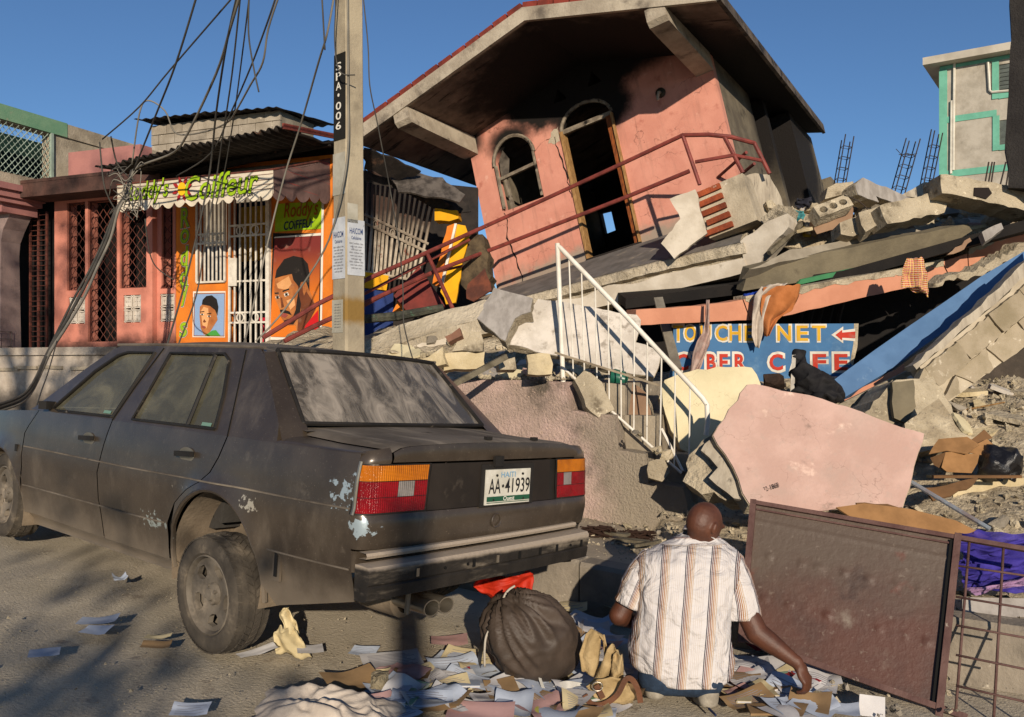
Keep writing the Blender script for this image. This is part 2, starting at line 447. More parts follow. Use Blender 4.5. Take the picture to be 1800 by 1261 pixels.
# ---- far left house: green parapet, wire screen, porch column
t_ = thing('green_parapet_house', 'two storey house with green parapet, wire screen and flared porch column', 'house', SHOP @ Matrix.Translation((-1.5, 0, 0)))
mb = MB()
sheet(mb, lambda a, b: (0, a, b), [(-6, 2.62), (2.6, 2.62), (2.6, 3.62), (-6, 3.62)], [[(-4.2, 2.80), (.10, 2.80), (.10, 3.60), (-4.2, 3.60)]], .6, (-.2, 0, 0))
obj('upper_wall', mb, M_concg, t_, world=False)
obj('green_parapet', MB().box((-.09, -2.8, 3.74), (.26, 6.4, .24)), M_green, t_, world=False)
obj('parapet', MB().box((-.09, 1.55, 3.735), (.24, 2.3, .23)), M_concg, t_, world=False)
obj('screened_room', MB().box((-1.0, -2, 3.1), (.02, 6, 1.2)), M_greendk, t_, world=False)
mb = MB()
for k in range(-45, 60):
    for sg in (1, -1):
        y0 = -4.2 + k * .11; a = V((.012 * sg, y0, 2.8)); b = V((.012 * sg, y0 + sg * .8 * .9, 3.6))
        lo, hi = (0, 1)
        def clip(a, b):
            t0, t1 = 0, 1
            for lim, s_ in ((-4.2, 1), (.10, -1)):
                pa, pb = (a.y - lim) * s_, (b.y - lim) * s_
                if pa < 0 and pb < 0: return None
                if pa < 0: t0 = max(t0, pa / (pa - pb))
                if pb < 0: t1 = min(t1, pa / (pa - pb))
            return (a.lerp(b, t0), a.lerp(b, t1)) if t1 > t0 + .01 else None
        c = clip(a, b)
        if c: obj('screen_wire', MB().tube(c, .007, 4), M_galv, t_, world=False) if c[0].y > -1.3 else mb.tube(c, .007, 4)
tag(obj('wire_screen', mb, M_galv, t_, world=False), kind='stuff')
obj('screen_post', MB().box((.02, .10, 3.2), (.05, .05, .84)), M_galv, t_, world=False)
mb = MB()   # porch cornice and capital, then column
mb.box((-.95, -.45, 2.48), (1.9, .9, .12)); mb.box((-.95, -.50, 2.58), (2.02, 1.0, .10)); mb.box((-.95, -.42, 2.38), (1.8, .8, .08)); mb.box((-.95, -.36, 2.27), (1.6, .66, .16))
obj('cornice', mb, M_mauve, t_, world=False)
mb = MB(); cx = -.62
prof = [(.0, .19), (1.55, .17), (1.75, .18), (1.95, .26), (2.10, .36), (2.2, .42)]
for (z0, w0), (z1, w1) in zip(prof, prof[1:]):
    mb.add([(cx + sx * w, -.3 + sy * min(w, .2), z) for z, w in ((z0, w0), (z1, w1)) for sx, sy in ((-1, -1), (1, -1), (1, 1), (-1, 1))], [(0, 1, 5, 4), (1, 2, 6, 5), (2, 3, 7, 6), (3, 0, 4, 7)])
obj('column', mb, mat('mauve_column', '#94807a', '#7a6a66', s=2, bump=.3, masks=(('#5e524d', 'noise', 2, .55, .7),)), t_, world=False)
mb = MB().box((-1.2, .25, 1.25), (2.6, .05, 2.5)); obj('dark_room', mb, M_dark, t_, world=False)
for i in range(26):
    z = .12 + i * .085
    obj('grille_bar', MB().tube([(-.42, .03, z), (-.02, .03, z)], .006, 4), M_iron, t_, world=False)
    obj('grille_bar', MB().tube([(-2.2, .03, z), (-.84, .03, z)], .006, 4), M_iron, t_, world=False)
for x in (-.41, -.22, -.03, -.85, -1.1, -1.4):
    obj('grille_post', MB().box((x, .05, 1.15), (.03, .03, 2.3)), M_iron, t_, world=False)
obj('meter_box', MB().box((-.80, -.51, 1.32), (.13, .06, .16)), M_iron, t_, world=False)
# wire basket on the porch
mb = MB(); bw = thing('wire_basket', 'small rusty wire basket on the porch floor by the mauve column', 'basket', SHOP @ Matrix.Translation((-2.1, -.45, 0)))
for z in (.03, .15, .27):
    mb.tube([(-.2, -.12, z), (.22, -.12, z), (.22, .12, z), (-.2, .12, z), (-.2, -.12, z)], .008, 4)
for i in range(8):
    x = -.2 + i * .06
    for y in (-.12, .12): mb.tube([(x, y, 0), (x, y, .27)], .006, 4)
obj('wire_frame', mb, mat('dull_wire', '#6e655c', '#59514a', bump=0), bw, world=False)

# ---- barber shop
t_ = thing('barber_shop', 'orange barber shop with painted heads, white barred gate and scalloped awning', 'shop', SHOP)
BX0, BX1 = 1.27, 4.12
win = [(1.68, .99), (2.24, .99), (2.24, 2.3), (1.68, 2.3)]; door = [(2.30, .02), (3.02, .02), (3.02, 2.3), (2.30, 2.3)]
mb = MB(); sheet(mb, lambda a, b: (a, 0, b), [(BX0, 0), (BX1, 0), (BX1, 2.75), (BX0, 2.75)], [win, door], .6, (0, .15, 0))
obj('wall', mb, M_orange, t_, world=False)
M_yel = mat('yellow_wall_paint', '#d09a12', '#c08a10', bump=.1)
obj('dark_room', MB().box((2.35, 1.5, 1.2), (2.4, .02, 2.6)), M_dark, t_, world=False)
obj('yellow_back_wall', MB().box((1.85, 1.2, 1.9), (.6, .05, .9)), M_yel, t_, world=False)
M_redch = mat('red_plastic', '#b01830', '#9a1428', rough=.4, bump=0)
ch = thing('red_chair', 'red plastic chair inside the barber shop behind the white gate', 'chair', SHOP @ Matrix.Translation((2.75, .6, 0)))
mb = MB().box((0, 0, .43), (.42, .42, .05)); mb.box((0, .2, .68), (.42, .04, .46), (-.15, 0, 0)); obj('seat_shell', mb, M_redch, ch, world=False)
for sx in (-1, 1):
    for sy in (-1, 1): obj('leg', MB().bar((sx * .18, sy * .18, 0), (sx * .17, sy * .17, .42), .04, .04), M_redch, ch, world=False)
# gate and window bars
def bars(parent, x0, x1, z0, z1, n, bands, y=-.03, name='gate'):
    fr = MB()
    for a, b in (((x0, y, z0), (x1, y, z0)), ((x0, y, z1), (x1, y, z1)), ((x0, y, z0), (x0, y, z1)), ((x1, y, z0), (x1, y, z1))): fr.bar(a, b, .03, .03, (0, 1, 0))
    obj(name + '_frame', fr, M_white, parent, world=False)
    for i in range(1, n):
        x = lerp(x0, x1, i / n); obj(name + '_bar', MB().box((x, y, (z0 + z1) / 2), (.022, .022, z1 - z0 - .03)), M_white, parent, world=False)
    for zb, h in bands:
        m2 = MB()
        for zz in ((zb, zb + h) if h else (zb,)): m2.bar((x0, y - .004, zz), (x1, y - .004, zz), .028, .024, (0, 1, 0))
        obj(name + '_rail', m2, M_white, parent, world=False)
        if h:
            k = 2
            for i in range(k):
                cx = lerp(x0, x1, (i + .8) / (k + .6)); ring = [(cx + math.cos(a) * h * .42, y - .012, zb + h / 2 + math.sin(a) * h * .42) for a in [q * math.pi / 8 for q in range(17)]]
                obj('ring', MB().tube(ring, .011, 5, False), M_white, parent, world=False)
bars(t_, 1.70, 2.23, .99, 2.25, 7, ((1.58, .14),), name='window')
bars(t_, 2.32, 3.0, .03, 2.25, 7, ((1.66, .16), (.98, 0), (.36, .15)), name='gate')
obj('lock_plate', MB().box((2.40, -.06, 1.12), (.15, .02, .42)), M_white, t_, world=False)
obj('door_post', MB().box((3.03, -.03, 1.15), (.06, .06, 2.3)), M_white, t_, world=False)

def onshop(zx, zy, y): u, v = 300 + zx * .2695, 270 + zy * .2695; return sp(u, v, y)
def mural(name, poly, m, y): obj(name, MB().add([onshop(a, b, y) for a, b in poly], [tuple(range(len(poly)))]), m, t_, world=False, fix=False)
def paint(name, c, c2=None, **k):
    k['masks'] = tuple(k.get('masks', ())) + (('#8a7a6a', 'noise', 5, .56, .76, (1, 1, 1), .4), ('#5a4c42', 'noise', 18, .62, .72, (1, 1, 1), .35))
    return mat('paint_' + name, c, c2, bump=.1, **k)
m_black = paint('black', '#1c1816'); m_whitep = paint('white', '#cdc6ba'); m_skin = paint('skin', '#b0703c', '#8a4f2a', s=4, nlo=.3, nhi=.7); m_skin2 = paint('skin_shade', '#6a3a22', '#5a2f1c'); m_skinl = paint('skin_light', '#d09a68', '#c08a58')
m_redp = paint('red', '#b3161c'); m_lime = paint('lime', '#8fae14', '#7f9e12'); m_blue = paint('pale_blue', '#7d96b8'); m_grn = paint('green', '#3f8a3a'); m_navy = paint('navy', '#1a2340'); m_brown = paint('brown', '#8a4a12'); m_lip = paint('lip', '#8a4038')
m_dusk = paint('dusk', '#c76a1c', masks=(('#6e2a26', 'axis', 2, 2.35, 3.25),))
Yb = -.012
mural('mural_border', [(668, 520), (992, 520), (975, 1235), (640, 1225)], m_black, -.008)
mural('mural_border', [(676, 545), (980, 518), (980, 535), (676, 552)], m_whitep, -.014)
mural('mural_panel', [(678, 553), (978, 536), (962, 1205), (648, 1195)], m_dusk, Yb)
mural('mural_border', [(985, 320), (1000, 320), (985, 1210), (972, 1210)], m_whitep, -.014)
mural('mural_border', [(648, 1197), (962, 1207), (962, 1225), (648, 1215)], m_whitep, -.014)
mural('face', [(680, 815), (790, 785), (838, 800), (885, 835), (905, 890), (940, 980), (950, 1010), (880, 1140), (820, 1170), (815, 1120), (770, 1122), (735, 1095), (715, 1060), (712, 1020), (680, 945), (675, 905)], m_skin, -.016)
mural('face_shade', [(830, 870), (860, 860), (885, 900), (940, 985), (948, 1010), (880, 1140), (825, 1165), (830, 1090), (850, 1020)], m_skin2, -.019)
mural('face_light', [(690, 850), (770, 800), (790, 850), (760, 890), (700, 880)], m_skinl, -.019)
mural('face_light', [(755, 960), (805, 940), (812, 990), (780, 1020)], m_skinl, -.019)
mural('hair', [(680, 815), (690, 760), (740, 690), (800, 668), (860, 680), (895, 720), (905, 780), (905, 900), (880, 830), (850, 840), (838, 875), (820, 850), (800, 825), (790, 785), (720, 800)], m_black, -.022)
mural('beard', [(838, 930), (850, 980), (842, 1050), (800, 1115), (745, 1115), (738, 1090), (775, 1078), (800, 1060), (815, 1020), (822, 960), (838, 880)], m_black, -.022)
mural('moustache', [(712, 1020), (735, 1018), (775, 1030), (790, 1055), (762, 1045), (715, 1036)], m_black, -.022)
mural('lips', [(720, 1045), (745, 1042), (765, 1055), (745, 1072), (722, 1062)], m_lip, -.022)
mural('ear', [(860, 850), (883, 835), (888, 890), (870, 928), (862, 900)], m_skin, -.025)
for e, b in (([(682, 935), (704, 926), (711, 942), (690, 950)], [(676, 908), (704, 906), (706, 914), (680, 917)]), ([(737, 916), (764, 905), (772, 924), (746, 934)], [(728, 895), (770, 880), (774, 888), (730, 904)])):
    mural('eye', e, m_whitep, -.022); mural('eyebrow', b, m_black, -.022)
    cx = sum(p[0] for p in e) / 4; cy = sum(p[1] for p in e) / 4
    mural('pupil', [(cx - 8, cy - 8), (cx + 8, cy - 9), (cx + 8, cy + 8), (cx - 8, cy + 9)], m_black, -.025)
mural('nose_shade', [(716, 940), (726, 940), (740, 1000), (722, 1008)], m_skin2, -.022)
mural('red_shirt', [(850, 1198), (880, 1120), (962, 1020), (962, 1204)], m_redp, -.022)
# green name board
mural('name_board', [(684, 330), (1000, 310), (985, 490), (680, 512)], m_lime, -.010)
Mt = frame(SHOP @ onshop(850, 375, -.012), SHOP.to_3x3() @ V((1, 0, .02)), (0, 0, 1))
text('lettering', "Roddy's", Mt, m_brown, t_, .60, .30, .25, .012)
Mt = frame(SHOP @ onshop(835, 462, -.012), SHOP.to_3x3() @ V((1, 0, .04)), (0, 0, 1))
text('lettering', 'COiFFEUr', Mt, m_navy, t_, .52, .13, .2, .02)
# boy
mural('mural_border', [(146, 900), (358, 898), (354, 1200), (142, 1198)], m_whitep, -.006)
mural('mural_border', [(153, 912), (354, 908), (350, 1194), (149, 1192)], m_brown, -.009)
mural('mural_panel', [(158, 918), (350, 914), (346, 1189), (154, 1187)], m_blue, -.012)
mural('face', [(190, 1000), (205, 985), (255, 990), (285, 1010), (300, 1050), (306, 1085), (285, 1118), (265, 1150), (240, 1186), (215, 1180), (195, 1140), (188, 1060)], m_skin, -.016)
mural('face_light', [(196, 1030), (215, 1000), (245, 1010), (250, 1080), (235, 1140), (208, 1120)], m_skinl, -.019)
mural('hair', [(203, 985), (208, 955), (232, 930), (268, 925), (300, 950), (311, 1000), (304, 1058), (288, 1020), (255, 994)], m_black, -.022)
mural('green_shirt', [(222, 1188), (270, 1155), (295, 1152), (325, 1189)], m_grn, -.022)
for cx, cy in ((205, 1050), (250, 1062)):
    mural('eye', [(cx - 14, cy), (cx, cy - 7), (cx + 14, cy), (cx, cy + 7)], m_whitep, -.022); mural('pupil', [(cx - 5, cy - 6), (cx + 5, cy - 6), (cx + 5, cy + 6), (cx - 5, cy + 6)], m_black, -.025)
    mural('eyebrow', [(cx - 15, cy - 18), (cx + 14, cy - 22), (cx + 15, cy - 16), (cx - 14, cy - 13)], m_black, -.022)
mural('lips', [(200, 1130), (215, 1124), (232, 1132), (216, 1142)], m_lip, -.022)
mural('nose_shade', [(218, 1080), (232, 1098), (220, 1104), (210, 1100)], m_skin2, -.022)
# vertical name on the left pier
for i, chh in enumerate("Roddy's"):
    pz = [420, 540, 670, 800, 930, 1060, 1150][i]; px = [92, 95, 95, 92, 95, 90, 86][i]
    for mm, bo, lf, sz in ((m_whitep, .05, .010, 1.12), (m_black, .035, .013, 1.06), (m_lime, .015, .016, 1)):
        if chh == "'": continue
        Mt = frame(SHOP @ onshop(px, pz, 0), SHOP.to_3x3() @ V((1, 0, .1)), (0, 0, 1))
        text('lettering', chh, Mt, mm, t_, .17 * sz, (.30 if chh in 'Rdy' else .22) * sz, .2, bo, lf)
# awning
M_canvas = mat('cream_awning_canvas', '#cabfac', '#b3a792', s=3, bump=.3, bs=9, masks=(('#8b7f6d', 'noise', 2, .6, .75),))
M_canvd = mat('dark_striped_canvas', '#6e5650', '#574440', s=3, bump=.3, bs=9, masks=(('#8a3f38', 'noise', 30, .60, .64, (.02, .02, 1)),))
AY, AX0, AX1 = -1.32, 1.42, 4.08
def scal(x, n, L): k = (x / L * n) % 1; return .085 * math.sin(math.pi * k) ** .7
mb = MB(); out = [(AX0, 2.27)] 
nn = 96
bot = [(lerp(AX0, AX1, i / nn), 1.96 - scal(i / nn, 13, 1)) for i in range(nn + 1)]
sheet(mb, lambda a, b: (a, AY + .02 * math.sin(a * 14) * (2.27 - b) + .012 * nz(a * 4, b * 4, 1), b), [(AX0, 2.27)] + bot + [(AX1, 2.27)], (), .09, (0, .006, 0))
obj('awning_front', mb, M_canvas, t_, world=False, smooth=True)
mb = MB(); bot = [(lerp(AY, 0, i / 60), lerp(1.95, 2.12, i / 60) - scal(i / 60, 5, 1)) for i in range(61)]
sheet(mb, lambda a, b: (AX1 + .03 * nz(a * 3, b * 3, 2), a, b), [(AY, 2.27)] + bot + [(0, 2.69)], (), .1, (-.006, 0, 0))
obj('awning_side', mb, M_canvd, t_, world=False, smooth=True)
mb = MB().grid(lambda a, b: (lerp(AX0, AX1, a), lerp(AY, 0, b), lerp(2.27, 2.69, b) - .04 * math.sin(math.pi * b)), 12, 6); obj('awning_top', mb, M_canvas, t_, world=False, smooth=True)
mb = MB().tube([(AX0, AY, 2.27), (AX1, AY, 2.27), (AX1, 0, 2.69)], .014, 6); obj('awning_frame', mb, M_iron, t_, world=False)
for i, zz in enumerate((2.02, 2.08, 2.14, 2.21)):
    obj('stripe', MB().grid(lambda a, b: (lerp(AX0, AX1, a), AY - .006 + .02 * math.sin(lerp(AX0, AX1, a) * 14) * (2.27 - zz) + .012 * nz(lerp(AX0, AX1, a) * 4, zz * 4, 1), zz + .007 * b), 40, 1), paint('brown_stripe%d' % i, '#6b4a40') if i == 0 else MATS['paint_brown_stripe0'], t_, world=False)
Wn = SHOP.to_3x3() @ V((1, 0, 0))
for s_, x, z, w, h in (("Roddy's", 1.98, 2.12, .78, .34), ('Coiffeur', 3.26, 2.13, 1.22, .33)):
    for mm, bo, lf in ((m_black, .03, .018), (m_lime, .008, .024)):
        text('lettering', s_, frame(SHOP @ V((x, AY, z)), Wn + V((0, 0, .03)), (0, 0, 1)), mm, t_, w, h, .28, bo, lf)
text('lettering', 'StarVox', frame(SHOP @ V((3.62, AY, 1.985)), Wn + V((0, 0, .03)), (0, 0, 1)), m_black, t_, .34, .085, .3, 0, .02)
mb = MB(); fc = V((2.60, AY - .02, 2.12))
m_dred = paint('dark_red', '#8f1f22'); m_sun = paint('sun_yellow', '#e0a818')
for q in range(8):
    a = q * math.pi / 4 + .3; d = V((math.cos(a), 0, math.sin(a))); n_ = V((-d.z, 0, d.x)); c = fc + d * .12
    obj('painted_petal', MB().add([c - d * .06, c + n_ * .028, c + d * .06, c - n_ * .028], [(0, 1, 2, 3)]), m_dred, t_, world=False, fix=False)
obj('painted_disc', MB().add([fc + V((math.cos(a) * .07, -.004, math.sin(a) * .09)) for a in [k * math.pi / 8 for k in range(16)]], [tuple(range(16))]), m_sun, t_, world=False, fix=False)
# corrugated burnt canopy above
def corr(mb, c00, c10, c01, c11, n, amp, thick=.004, seg=8, sag=0):
    c00, c10, c01, c11 = map(V, (c00, c10, c01, c11)); up = (c10 - c00).cross(c01 - c00).normalized()
    if up.z < 0: up = -up
    k = n * 6
    fn = lambda a, b: (c00.lerp(c10, a)).lerp(c01.lerp(c11, a), b) + up * (amp * math.sin(a * n * 2 * math.pi) - sag * math.sin(math.pi * b) + .05 * amp / .02 * nz(a * 5, b * 5, 7))
    mb.grid(fn, k, seg)
    o = len(mb.v); cnt = (k + 1) * (seg + 1); base = o - cnt
    return mb
cr = thing('corrugated_canopy', 'burnt black corrugated iron canopy sagging over the barber shop awning', 'canopy', SHOP)
mb = MB(); corr(mb, (1.20, -1.5, 2.50), (4.36, -1.5, 2.76), (1.20, .3, 2.82), (4.36, .3, 2.98), 26, .022, sag=.08)
s1 = obj('corrugated_sheet', mb, M_rust, cr, world=False, smooth=True); so = s1.modifiers.new('thick', 'SOLIDIFY'); so.thickness = .006
obj('edge_board', MB().bar((4.37, -1.5, 2.76), (4.37, .3, 2.99), .03, .07), mat('red_oxide_board', '#7a3a30', '#5a2c26', s=5), cr, world=False)
for y in (-1.1, -.4): obj('purlin', MB().bar((1.25, y, 2.53), (4.34, y, 2.80), .05, .08), M_soot, cr, world=False)
obj('charred_wall', MB().box((2.72, .32, 2.86), (2.9, .1, .34)), M_soot, cr, world=False)
# block hut with tin roof behind
HM = SHOP @ Matrix.Translation((0, 3.2, 0))
ht = thing('block_hut', 'grey concrete block hut with thin tin roof behind the burnt canopy', 'hut', HM)
def hp(u, v): return sp(u, v, 3.2) - V((0, 3.2, 0))
zt = hp(380, 207).z; hx0 = hp(265, 240).x; hx1 = hp(492, 240).x
obj('wall', MB().box(((hx0 + hx1) / 2, .6, zt - 1.7), (hx1 - hx0 - .05, 1.1, 3.4)), mat('pale_mortar', '#8d8474', '#766e60', bump=.4), ht, world=False)
M_block = concrete('weathered_block', '#9b9182', '#857b6c', rand=.12)
for r_ in range(6):
    x = hx0 - (.2 if r_ % 2 else 0)
    while x < hx1:
        a, b = max(x, hx0), min(x + .4, hx1)
        if b - a > .06: obj('block', MB().box(((a + b) / 2, .035 + rnd.uniform(-.006, .006), zt - .1 - r_ * .2), (b - a - .014, .05, .186)), M_block, ht, world=False)
        x += .4
mb = MB(); corr(mb, (hx0 - .2, -.25, zt + .10), (hx1 + .1, -.25, zt - .02), (hx0 - .1, 1.6, zt + .2), (hx1 + .2, 1.6, zt + .1), 14, .015)
s1 = obj('tin_roof', mb, M_rust, ht, world=False, smooth=True); s1.modifiers.new('thick', 'SOLIDIFY').thickness = .008
# ------------------------------------------------------------------ the tilted house on top of the collapsed floor
HOUSE = Matrix.Translation((-.239, 14.115, 2.697)) @ Matrix.Rotation(-.518, 4, 'Z') @ Matrix.Rotation(-.234, 4, 'Y') @ Matrix.Rotation(-.014, 4, 'X')
HINV = HOUSE.inverted(); HNV = HOUSE.to_3x3() @ V((0, -1, 0))
def hp2(u, v, y=0): return HINV @ onp(u, v, HOUSE @ V((0, y, 0)), HNV)
SOOT = '#15110f'
M_pink = mat('pink_house_plaster', '#c48876', '#b87c6b', s=2.2, bump=.2, bs=55, coord='O', masks=(
    ('#a06152', 'noise', 5, .55, .75), ('#c99484', 'noise', 3, .6, .8), ('#5a3c33', 'crack', 1.6, .012, .6), ('#8a7668', 'noise', 26, .66, .74),
    ('#8a6456', 'noise', 2.6, .50, .75, (3.5, 1, .4), .6), ('#cfa291', 'noise', 7, .60, .72, (1, 1, 1), .6), ('#8f8072', 'blob', (2.0, 0, -.1), (3, 2, .35), .5, 1.2, 1.2, 5),
    (SOOT, 'blob', (1.9, 0, 2.85), (1.15, 2, .62), .95, 1.35, .7, 3.5), (SOOT, 'blob', (2.2, 0, 2.15), (.62, 2, .40), .85, 1.25, .5, 4),
    (SOOT, 'blob', (3.2, 0, 2.85), (1.2, 2, .45), .5, 1.2, .6, 4), (SOOT, 'blob', (.72, 0, 2.25), (.42, 2, .26), .5, 1.3, .6, 5), (SOOT, 'blob', (.05, 0, 2.5), (.28, 2, .3), .4, 1.3, .5, 5)))
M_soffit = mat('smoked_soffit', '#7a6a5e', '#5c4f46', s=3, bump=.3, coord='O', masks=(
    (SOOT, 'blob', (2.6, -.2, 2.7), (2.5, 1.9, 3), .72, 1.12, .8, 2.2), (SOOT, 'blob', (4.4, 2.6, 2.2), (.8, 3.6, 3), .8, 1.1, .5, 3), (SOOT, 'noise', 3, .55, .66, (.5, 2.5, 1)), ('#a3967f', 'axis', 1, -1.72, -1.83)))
M_fascia = concrete('fascia_concrete', '#a99e8c', '#8e8373', masks=(('#5f564c', 'noise', 2.2, .5, .68), ('#3a332d', 'noise', 6, .62, .75)))
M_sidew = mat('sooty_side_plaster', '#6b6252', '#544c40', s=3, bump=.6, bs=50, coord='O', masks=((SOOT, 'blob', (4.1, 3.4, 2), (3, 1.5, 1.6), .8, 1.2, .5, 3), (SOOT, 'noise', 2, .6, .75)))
M_wood = mat('burnt_orange_wood', '#8a4a1e', '#5a2e14', s=9, rough=.7, bump=.2, stretch=(6, 6, 1), masks=(('#20140e', 'noise', 6, .6, .7),))
M_woodp = mat('pale_frame_wood', '#a07c4e', '#7d5c38', s=9, rough=.7, stretch=(6, 6, 1))
M_grayframe = mat('grey_window_frame', '#837868', '#62584c', s=8, rough=.7, masks=((SOOT, 'noise', 7, .55, .65),))
M_tile = mat('red_roof_tile', '#7e3428', '#5f2a22', s=6, bump=.3, rand=.2)
M_crack = mat('crack_shadow', '#1c1411', bump=0)
t_ = thing('pink_house', 'tilted pink house with gabled concrete roof, arched doorway and soot stains', 'house', HOUSE)
FW = 4.1
def arch(x0, x1, z0, zs, zt, n=14):
    cx = (x0 + x1) / 2; rx = (x1 - x0) / 2
    return [(x0, z0), (x1, z0)] + [(cx + rx * math.cos(a), zs + (zt - zs) * math.sin(a)) for a in [math.pi * i / n for i in range(n + 1)]]
W_ = arch(.40, 1.14, 1.17, 1.92, 2.30); D_ = arch(1.64, 2.52, 0, 2.02, 2.36)
tr1 = [(1.62, 2.52), (1.86, 2.52), (1.74, 2.72)]; tr2 = [(2.22, 2.55), (2.46, 2.55), (2.34, 2.76)]
def soff(x): return interp(x, [(-.9, 2.375), (2.25, 2.95), (4.72, 2.085)])
fo = [(0, -.25), (FW, -.25), (FW, soff(FW)), (2.25, soff(2.25)), (0, soff(0))]
mb = MB(); sheet(mb, lambda a, b: (a, 0, b), fo, [W_, D_, tr1, tr2], .35, (0, .16, 0))
obj('front_wall', mb, M_pink, t_, world=False)
# right side wall with a deep sooty recess behind the first bay
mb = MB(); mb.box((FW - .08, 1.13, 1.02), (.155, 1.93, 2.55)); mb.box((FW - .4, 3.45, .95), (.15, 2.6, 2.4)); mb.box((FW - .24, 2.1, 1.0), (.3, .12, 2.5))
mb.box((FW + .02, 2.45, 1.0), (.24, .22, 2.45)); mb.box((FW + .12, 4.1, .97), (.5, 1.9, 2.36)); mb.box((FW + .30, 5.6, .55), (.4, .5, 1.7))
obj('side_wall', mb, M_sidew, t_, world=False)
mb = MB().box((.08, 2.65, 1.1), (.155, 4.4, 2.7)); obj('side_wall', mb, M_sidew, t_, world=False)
bw = [hp2(1054, 375, 4.6), hp2(1074, 370, 4.6), hp2(1082, 405, 4.6), hp2(1064, 412, 4.6)]
mb = MB(); sheet(mb, lambda a, b: (a, 4.6, b), [(0, -.2), (FW, -.2), (FW, soff(FW)), (2.25, soff(2.25)), (0, soff(0))], [[(p.x, p.z) for p in bw]], .6, (0, .12, 0)); obj('back_wall', mb, M_soot, t_, world=False)
obj('floor', MB().box((FW / 2, 2.35, -.18), (FW - .04, 4.6, .14)), M_soot, t_, world=False)
# roof slab: gable prism
mb = MB(); th = .15
prof = [(-.9, 2.375), (2.25, 2.95), (4.72, 2.085), (4.72, 2.085 + th), (2.25, 2.95 + th + .01), (-.9, 2.375 + th)]
def roofslab(a, b): return
mb.v = []; nseg = 24
for i in range(nseg + 1):
    y = lerp(-1.82, 4.75, i / nseg)
    for x, z in prof: mb.v.append(V((x, y, z)))
for i in range(nseg):
    for j in range(6):
        j2 = (j + 1) % 6; a = i * 6
        mb.f.append((a + j, a + j2, a + 6 + j2, a + 6 + j))
mb.f.append((0, 1, 4, 5)); mb.f.append((1, 2, 3, 4)); e = nseg * 6; mb.f.append((e, e + 5, e + 4, e + 1)); mb.f.append((e + 1, e + 4, e + 3, e + 2))
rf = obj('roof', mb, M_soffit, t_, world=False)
# fascia band along the front and right eave
mb = MB()
for (xa, za), (xb, zb) in zip([(-.9, 2.375), (2.25, 2.95)], [(2.25, 2.95), (4.72, 2.085)]):
    mb.prism([(xa, -1.86, za - .02), (xb, -1.86, zb - .02), (xb, -1.86, zb + th + .02), (xa, -1.86, za + th + .02)], (0, .06, 0))
obj('roof_fascia', mb, M_fascia, t_, world=False)
mb = MB().box((4.745, 1.47, 2.15), (.05, 6.6, .17)); obj('eave_fascia', mb, mat('sooty_eave', '#3a332d', '#5a5046', s=3, bump=.5, masks=(('#1a1613', 'noise', 4, .5, .65),)), t_, world=False)
# tiles on the front edge
def tiles(xa, za, xb, zb, n):
    ang = -math.atan2(zb - za, xb - xa); L = math.hypot(xb - xa, zb - za) / n
    for i in range(n):
        x = lerp(xa, xb, (i + .5) / n); z = lerp(za, zb, (i + .5) / n)
        tm = MB().box((x, -1.74 + rnd.uniform(-.01, .01), z + th + .055), (L - .022, .22, .085), (rnd.uniform(-.03, .03), ang + rnd.uniform(-.02, .02), 0)); o_ = obj('roof_tile', tm, M_tile, t_, world=False)
        obj('roof_tile', MB().box((x + L * .4, -1.5, z + th + .05), (L - .02, .22, .08), (0, ang, 0)), M_tile, t_, world=False)
tiles(-.9, 2.375, 2.25, 2.95, 13); tiles(2.25, 2.95, 4.72, 2.085, 11)
# bracket beams
for x, zt in ((.02, None), (3.98, None)):
    zt = soff(x) - .005
    mb = MB(); poly = [(x - .13, -1.84, zt), (x - .13, .0, zt), (x - .13, .0, zt - .30), (x - .13, -1.5, zt - .24), (x - .13, -1.78, zt - .22), (x - .13, -1.84, zt - .16)]
    mb.prism(poly, (.26, 0, 0)); obj('bracket_beam', mb, M_fascia, t_, world=False)
# window
wn = MB(); ring = [(x, -.02, z) for x, z in W_[2:]]
wn.tube(ring, .03, 6); wn.tube([(.43, -.02, 1.2), (.43, -.02, 1.92)], .03, 6); wn.tube([(1.12, -.02, 1.2), (1.12, -.02, 1.92)], .022, 6)
ow = obj('window', wn, M_grayframe, t_, world=False, smooth=True)
obj('transom', MB().bar((.42, .02, 1.70), (1.13, .02, 1.74), .05, .06, (0, 1, 0)), M_grayframe, ow, world=False)
obj('mullion', MB().bar((.55, .06, 1.18), (.52, .06, 1.70), .05, .05, (0, 1, 0)), M_grayframe, ow, world=False)
obj('broken_glass', MB().add([(.46, .05, 1.75), (.60, .05, 1.76), (.66, .05, 1.98), (.57, .05, 2.16), (.47, .05, 2.02)], [(0, 1, 2, 3, 4)]), mat('smoked_glass', '#6a6258', '#332e2a', rough=.3, bump=0), ow, world=False)
# door
dr = MB(); 
dr.bar((1.655, .05, 0), (1.655, .05, 2.04), .16, .05, (0, 0, 1)); 
od = obj('door_frame', dr, M_woodp, t_, world=False)
obj('door_jamb', MB().bar((2.47, .07, 0), (2.45, .07, 2.0), .09, .18, (0, 1, 0)), M_wood, od, world=False)
obj('door_jamb', MB().bar((2.515, .02, 0), (2.515, .02, 2.02), .03, .16, (0, 1, 0)), M_woodp, od, world=False)
obj('transom', MB().bar((1.65, .02, 2.03), (2.52, .02, 2.03), .07, .06, (0, 1, 0)), M_grayframe, od, world=False)
obj('arch_trim', MB().tube([(x, .02, z) for x, z in D_[2:]], .032, 6), M_grayframe, od, world=False, smooth=True)
obj('threshold', MB().box((2.08, .05, -.01), (.9, .2, .03)), M_soot, od, world=False)
